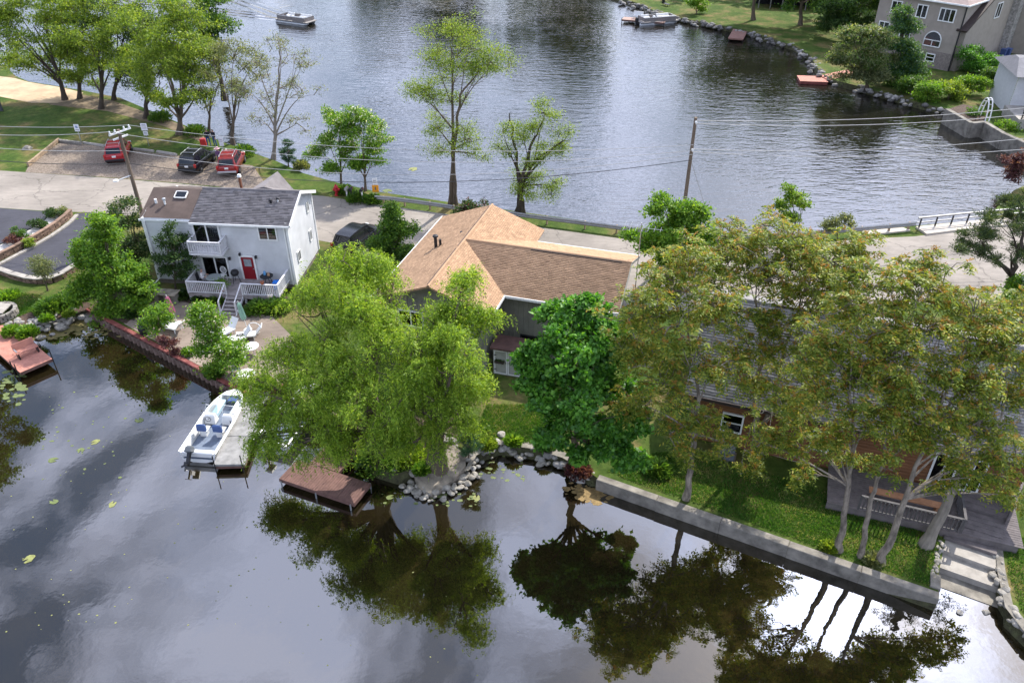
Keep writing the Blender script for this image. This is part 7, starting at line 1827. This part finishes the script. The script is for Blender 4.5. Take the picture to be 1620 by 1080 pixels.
# ------------------------------------------------------------------ signs, hydrant, mailboxes
def sign(label, foot, boards, h, post='metal_grey', rz=0):
    root = thing('sign', label, 'sign', foot, rz)
    mb = MB(); mb.box((0, 0, h / 2), (.06, .05, h)); mb.build('post', MATS[post], root)
    for (z, w, hh, m, marks) in boards:
        mb = MB(); mb.box((0, -.045, z), (w, .03, hh), bev=.008); bd = mb.build('board', m, root)
        for (mx_, mz, mw, mh, mm) in marks: m2 = MB(); m2.box((mx_, -.066, z + mz), (mw, .008, mh)); m2.build('print', mm, bd)
    return root
sg_w = mat('sign_white', (.72, .73, .74), .5, .04); sg_b = mat('sign_blue', (.05, .16, .42), .5, .05); sg_k = mat('sign_ink', (.12, .12, .14), .6, .05); sg_o = mat('sign_orange', (.75, .30, .015), .5, .05)
sign('white sign with small blue square on the park lawn', P(129, 226), [(1.55, .50, .72, sg_w, [(0, .10, .22, .22, sg_b), (0, -.2, .34, .05, sg_k)])], 1.6)
sign('two stacked white notice boards on a post behind the gravel lot', P(236, 231), [(1.95, .62, .72, sg_w, [(0, .22, .4, .04, sg_k), (0, .1, .44, .03, sg_k), (0, 0, .4, .03, sg_k), (0, -.12, .42, .03, sg_k)]), (1.3, .45, .42, sg_w, [(0, .08, .3, .04, sg_k), (0, -.05, .3, .04, sg_k)])], 2.2)
sign('white notice board on the grass behind the dark red car', P(355, 248), [(1.5, .42, .85, sg_w, [(0, .2, .28, .03, sg_k), (0, .05, .3, .03, sg_k)])], 1.5)
sign('white sign above an orange diamond marker at the guardrail end', P(596, 317), [(1.75, .42, .60, sg_w, [(0, .08, .24, .05, sg_k), (0, -.08, .24, .05, sg_k)]), (1.1, .55, .62, sg_o, [(0, .02, .10, .28, sg_k)])], 2.0)
hy = thing('fire_hydrant', 'red fire hydrant on the grass by the mailboxes', 'hydrant', P(533, 309))
mb = MB(); mb.lathe([(.16, 0), (.16, .05), (.11, .07), (.11, .52), (.15, .54), (.15, .60), (.12, .68), (.05, .76), (.05, .82), (.02, .83)], 14); mb.build('barrel', mat('hydrant_red', (.42, .02, .03), .5, .12), hy, True)
for a_ in (0, 180, 270): mb = MB(); T2 = Matrix.Rotation(R(a_), 4, 'Z') @ Matrix.Translation((.10, 0, .42)) @ Matrix.Rotation(R(90), 4, 'Y'); mb.lathe([(.07, 0), (.07, .08), (.09, .08), (.09, .12), (.03, .15)], 10, M=T2); mb.build('nozzle', MATS['hydrant_red'], hy)
hy.scale = (1.25,) * 3
def mailbox(label, foot, m, pm):
    root = thing('mailbox', label, 'mailbox', foot, R(-10), 'mailboxes along the road')
    mb = MB(); mb.box((0, 0, .5), (.10, .10, 1.0)); mb.build('post', pm, root)
    mb = MB(); n = 9; prof = [(-.11, 0)] + [(-.11 * math.cos(t), .13 + .11 * math.sin(t)) for t in np.linspace(0, math.pi, n)] + [(.11, 0)]
    mb.prism(prof, -.26, .26, Matrix.Translation((0, 0, 1.0)) @ Matrix.Rotation(R(90), 4, 'X')); mb.build('box', m, root)
    mb = MB(); mb.box((.125, .05, 1.2), (.015, .04, .18)); mb.build('flag', MATS['hydrant_red'], root)
mailbox('grey mailbox on a pale post nearest the hydrant', P(550, 317), MATS['metal_grey'], MATS['plastic_white']); mailbox('black mailbox on a dark post, middle of the three', P(557, 318), MATS['metal_dark'], MATS['metal_dark']); mailbox('dark mailbox on a white post nearest the orange marker', P(574, 319), MATS['metal_dark'], MATS['plastic_white'])
ln_ = thing('lamp_post', 'small dark lamp post at the water beyond the sand', 'lamp post', P(10, 103))
mb = MB(); mb.tube([(0, 0, 0), (0, 0, 2.3)], .05, 7); mb.build('post', MATS['metal_dark'], ln_); mb = MB(); mb.box((0, 0, 2.45), (.3, .3, .35), top=(1.3, 1.3)); mb.build('lantern', MATS['metal_dark'], ln_)
bd = thing('notice_board', 'dark framed board with white sheet cut by the left edge of the lawn', 'notice board', P(0, 176), R(-10))
mb = MB(); mb.box((-.4, 0, 1.0), (1.6, .16, 2.0), bev=.03); mb.build('frame', mat('board_dark', (.05, .055, .065), .6, .1), bd); mb = MB(); mb.box((-.4, -.09, 1.35), (1.1, .03, .9)); mb.build('sheet', sg_w, bd)
dl = thing('lawn_chair', 'dark lounge chair on the sunny far lawn', 'chair', P(1054, 10), R(30))
mb = MB(); mb.box((0, 0, .35), (.6, 1.4, .07)); mb.build('seat', MATS['metal_dark'], dl); mb = MB(); mb.box((0, .85, .65), (.6, .07, .75), Matrix.Rotation(R(0), 4, 'X')); mb.build('backrest', MATS['metal_dark'], dl)
for (x, y) in ((-.25, -.6), (.25, -.6), (-.25, .6), (.25, .6)): mb = MB(); mb.box((x, y, .17), (.05, .05, .34)); mb.build('leg', MATS['metal_dark'], dl)
fs_ = thing('deck_screen', 'dark timber deck on posts under the far lawn trees', 'deck', P(1215, 14), R(-14))
mb = MB(); mb.box((5, 2, 2.0), (14, 4, .25)); mb.build('platform', MATS['deck_brown'], fs_)
for k in range(8): mb = MB(); mb.box((-1.6 + k * 1.9, .1, .95), (.16, .16, 1.9)); mb.build('post', mat('post_grey', (.20, .19, .18), .8), fs_)
mb = MB(); mb.box((5, 3.9, 1), (14, .1, 2)); mb.build('back_wall', MATS['room_dark'], fs_)
# ------------------------------------------------------------------ low plants
def tuft(name, label, px, py, r_, h, n, leaf, seed, cat='plant', group=None, flow=None, z=G):
    rg = np.random.default_rng(seed); b = P(px, py, z)
    root = thing(name, label, cat, b, 0, group)
    for part, k, off in (('leaves', n, 0), ('inner_leaves', n // 2, 1)):
        az = rg.random(k) * 2 * math.pi; rr_ = r_ * np.sqrt(rg.random(k)) * (.6 if off else 1)
        p = np.stack([rr_ * np.cos(az), rr_ * np.sin(az), h * rg.random(k) * (1 - .6 * (rr_ / r_) ** 2)], 1)
        d = unit(np.stack([np.cos(az), np.sin(az), .5 + rg.random(k)], 1) + rg.normal(size=(k, 3)) * .3)
        L_ = (.14 + .14 * rg.random(k)) * (1 + .3 * off); v, f = leaf_quads(p, d, L_, L_ * .45, rg)
        link(part, np_mesh(part, v, f, MATS[leaf]), root)
    return root
gsh = 'low planting around the left yard'
for i, (px, py, r_, h, n, lf, lb) in enumerate((
    (20, 528, .55, .5, 420, 'bright_leaf', 'grassy daylily clump nearest the red dock'), (44, 530, .65, .55, 520, 'bright_leaf', 'larger daylily clump right of the first, on the stones'),
    (80, 492, 1.0, .8, 900, 'mid_leaf', 'dark green mound of shrubs above the stone bank'), (105, 482, .9, .8, 800, 'mid_leaf', 'leafy mound below the lower brick wall'), (75, 507, .4, .35, 260, 'bright_leaf', 'low light green clump among the bank stones'),
    (125, 470, .9, .9, 700, 'dark_leaf', 'dark mound at the foot of the young maple'), (110, 500, .35, .3, 200, 'spring_leaf', 'yellowish tuft low on the stone bank'), (12, 470, .8, .25, 400, 'bright_leaf', 'bright grass mound under the lower brick wall'),
    (218, 470, .6, .6, 420, 'dark_leaf', 'dark plant against the house corner'), (295, 470, .7, .5, 520, 'dark_leaf', 'dark plants before the white foundation'), (320, 474, .7, .5, 520, 'dark_leaf', 'leafy row left under the deck rail'), (345, 478, .6, .5, 480, 'mid_leaf', 'leafy clump beside the stairs, left'),
    (410, 492, .9, .7, 800, 'mid_leaf', 'bushy green bed right of the stairs'), (440, 490, .9, .7, 800, 'mid_leaf', 'bushy green bed at the right deck end'), (212, 500, .5, .4, 300, 'dark_leaf', 'dark shade plant beside the patio corner'),
    (300, 560, .4, .35, 240, 'bright_leaf', 'low plant on the seawall edge below the apple tree'), (340, 595, .5, .4, 320, 'mid_leaf', 'low plant on the seawall edge near the dock'), (420, 612, .6, .5, 420, 'bright_leaf', 'grassy plant behind the pale dock'))):
    tuft('low_plant', lb, px, py, r_, h, n, lf, 200 + i, group=gsh)
for i, (px, py, r_, h, lb) in enumerate(((565, 318, .9, .7, 'green hedge clump beside the white mailbox post'), (590, 320, .8, .6, 'green hedge clump at the orange marker'), (545, 305, .8, .6, 'dark hedge clump under the left flowering tree'), (310, 212, 1.2, .9, 'leafy shore bush left of the two people'), (385, 245, 1.2, .9, 'leafy shore bush right of the sparse trees'), (255, 190, 1.2, .9, 'leafy shore bush behind the brown trunk'), (478, 268, .7, .8, 'reedy brown-green bush by the small dark conifer'))):
    tuft('shore_bush', lb, px, py, r_, h, 800, 'mid_leaf' if i != 6 else 'grey_leaf', 230 + i, cat='bush', group='bushes along the lake edge')
for i, (px, py, r_, h, lf, lb) in enumerate(((600, 735, 1.2, .9, 'mid_leaf', 'tangled undergrowth right of the brown dock'), (645, 725, 1.0, .8, 'willow_leaf', 'bright undergrowth beside the stone slab'), (560, 700, 1.2, .9, 'mid_leaf', 'dark undergrowth behind the brown dock'), (500, 655, 1.0, .7, 'mid_leaf', 'dark undergrowth between the docks'), (915, 748, .6, .4, 'purple_leaf', 'reddish undergrowth at the maple foot'), (1040, 745, .7, .5, 'mid_leaf', 'green clump between maple and pale trunk'), (772, 706, .4, .3, 'spring_leaf', 'weedy tuft among the inlet stones, left'), (812, 700, .4, .3, 'bright_leaf', 'weedy tuft among the inlet stones, middle'), (862, 708, .4, .3, 'mid_leaf', 'weedy tuft among the inlet stones, right'), (668, 745, .4, .3, 'bright_leaf', 'weeds on the back edge of the stone slab'), (1310, 868, .3, .2, 'spring_leaf', 'weeds at the foot of the straight pale trunk'), (1380, 888, .35, .2, 'grey_leaf', 'dry weeds between the close trunks'))):
    tuft('undergrowth', lb, px, py, r_, h, 900, lf, 250 + i, cat='undergrowth', group='undergrowth on the pond bank')
# lawns: blades too many to count
def lawn(label, polys, seed, h=.10):
    rg = np.random.default_rng(seed); pts = []
    for poly, k in polys:
        q = [P(*s_) for s_ in poly]; tr = tessellate_polygon([[Vector((a.x, a.y, 0)) for a in q]])
        ar = np.array([abs((q[t[1]] - q[t[0]]).cross(q[t[2]] - q[t[0]]).z) for t in tr]); ti = rg.choice(len(tr), k, p=ar / ar.sum())
        A = np.array([[q[i][:] for i in tr[j]] for j in ti]); r1 = np.sqrt(rg.random((k, 1))); r2 = rg.random((k, 1))
        pts.append(A[:, 0] * (1 - r1) + A[:, 1] * r1 * (1 - r2) + A[:, 2] * r1 * r2)
    p = np.concatenate(pts); k = len(p)
    d = unit(rg.normal(size=(k, 3)) * .55 + [0, 0, 1]); L_ = h * (.6 + .8 * rg.random(k)); v, f = leaf_quads(p, d, L_, L_ * .34, rg)
    o_ = link('lawn_grass', np_mesh('lawn_grass', v, f, MATS['grass_blade'])); tag(o_, label, 'grass', kind='stuff')
lawn('short green grass behind the concrete seawall', [([(960, 745), (1040, 715), (1120, 720), (1300, 775), (1480, 835), (1490, 860), (1478, 905), (1474, 928), (1300, 868), (1100, 796), (1000, 762)], 42000)], 5)
lawn('green grass right of the boat slip', [([(1590, 850), (1700, 850), (1800, 1050), (1700, 1040), (1615, 965), (1594, 905)], 14000)], 6)
lawn('sunlit grass at the head of the inlet', [([(745, 700), (770, 640), (850, 640), (900, 700), (845, 703), (790, 697)], 14000)], 7)
lawn('grass of the left lawn', [([(-60, 470), (0, 458), (60, 466), (90, 478), (60, 490), (20, 505), (0, 512), (-60, 520)], 14000)], 8)
# ------------------------------------------------------------------ floating leaves and algae
mat('pad_yellow', (.20, .21, .07), .6, .3, 6, 0, spec=.3); mat('pad_green', (.12, .15, .05), .6, .3, 6, 0, spec=.3); mat('algae', (.17, .18, .045), .8, .5, 3, .2, 30, col2=(.20, .15, .06)); mat('weed_brown', (.22, .15, .06), .8, .4, 5, .3, 20)
def pad_mesh(seed, m, n=12):
    rng = random.Random(seed); mb = MB(); vs_ = [(0, 0, .012)] + [((1 + rng.uniform(-.2, .12)) * math.cos(t), (1 + rng.uniform(-.2, .12)) * math.sin(t), .006) for t in [2 * math.pi * (k + .3) / (n + .8) for k in range(n)]]
    mb.add(vs_, [(0, i + 1, i + 2) for i in range(n - 1)]); return mb.mesh('lily_pad', m)
PADS = [pad_mesh(k, MATS['pad_yellow'] if k % 2 else MATS['pad_green']) for k in range(5)]
big = [((361, 668), .38, 'yellow leaf cluster below the pale dock'), ((78, 508 + 240), .0, '')]
for i, (px, py, s_, lb) in enumerate(((362, 668, .30, 'largest yellowish pad, off the pale dock end'), (337, 662, .10, 'tiny pad left of the largest one'), (220, 664, .22, 'pale pad group upper left of open pond'), (150, 699, .20, 'yellow pad between red dock and motor boat'), (128, 712, .18, 'yellow pad just left of its twin mid pond'), (84, 727, .20, 'pale pad low under the tree reflection'), (178, 797, .18, 'yellow pad alone in the dark cloud reflection'), (85, 793, .18, 'pale pad at mid left of the pond'), (45, 884, .22, 'lowest pad at the left of the pond'), (520, 783, .15, 'yellow pad under the willow reflection'), (617, 786, .16, 'yellow pad right of the brown dock'), (754, 787, .18, 'yellow pad off the stone slab'), (700, 783, .2, 'golden pad at the foot of the stone slab'), (653, 268, .42, 'pale round pad on the lake by the tall slender tree'), (613, 302, .40, 'pale floating weed on the lake by the guardrail'))):
    o_ = link('lily_pad', PADS[i % 5], None, P(px, py, .006), (0, 0, i * 1.3), (s_ * 1.3, s_, 1)); tag(o_, lb, 'lily pad', 'floating pads')
rg = np.random.default_rng(12); V_, F_, off = [], [], 0
def scatter(region, n, s0, s1, mi, spread=None):
    global off
    for k in range(n):
        px = rg.uniform(region[0], region[2]); py = rg.uniform(region[1], region[3])
        p = P(px, py, .005); s_ = rg.uniform(s0, s1); m = 6
        t = np.linspace(0, 2 * math.pi, m, endpoint=False) + rg.random() * 6
        r_ = s_ * (.6 + .6 * rg.random(m)); v = np.stack([p.x + r_ * np.cos(t) * 1.3, p.y + r_ * np.sin(t), np.full(m, .004 + .004 * rg.random())], 1)
        V_.append(v); F_.append(np.array([[0, 1, 2], [0, 2, 3], [0, 3, 4], [0, 4, 5]]) + off); MI.extend([mi] * 4); off += m
MI = []
scatter((0, 640, 430, 1000), 90, .012, .045, 0); scatter((60, 620, 200, 760), 40, .02, .09, 1); scatter((0, 585, 40, 640), 40, .06, .2, 1); scatter((430, 900, 820, 1070), 24, .012, .04, 0)
scatter((600, 780, 760, 800), 26, .04, .12, 1); scatter((760, 720, 830, 760), 30, .04, .12, 1)
o_ = link('floating_bits', np_mesh('floating_bits', np.concatenate(V_), np.concatenate(F_), [MATS['pad_yellow'], MATS['pad_green']], MI)); tag(o_, 'tiny leaves and pollen drifting on the pond', 'debris', kind='stuff')
V_, F_, off, MI = [], [], 0, []
def blob(px0, py0, px1, py1, n, s0, s1):
    global off
    for k in range(n):
        t = rg.random(); px = px0 + (px1 - px0) * t + rg.normal() * 12; py = py0 + (py1 - py0) * t + rg.normal() * 6
        p = P(px, py, .005); s_ = rg.uniform(s0, s1); m = 7; tt = np.linspace(0, 2 * math.pi, m, endpoint=False)
        r_ = s_ * (.5 + .7 * rg.random(m)); V_.append(np.stack([p.x + r_ * np.cos(tt) * 1.5, p.y + r_ * np.sin(tt), np.full(m, .003 + .006 * rg.random())], 1))
        F_.append(np.array([[0, j, j + 1] for j in range(1, m - 1)]) + off); off += m
blob(72, 530, 135, 505, 230, .05, .22); blob(120, 528, 190, 520, 90, .04, .14)
o_ = link('algae_mat', np_mesh('algae_mat', np.concatenate(V_), np.concatenate(F_), MATS['algae'])); tag(o_, 'yellow-green algae film in the corner by the red seawall', 'algae', kind='stuff')
V_, F_, off = [], [], 0
blob(925, 778, 945, 788, 60, .05, .2); blob(905, 772, 912, 776, 14, .05, .14)
o_ = link('water_weed', np_mesh('water_weed', np.concatenate(V_), np.concatenate(F_), MATS['weed_brown'])); tag(o_, 'brown floating weed patch under the maple', 'weed', kind='stuff')
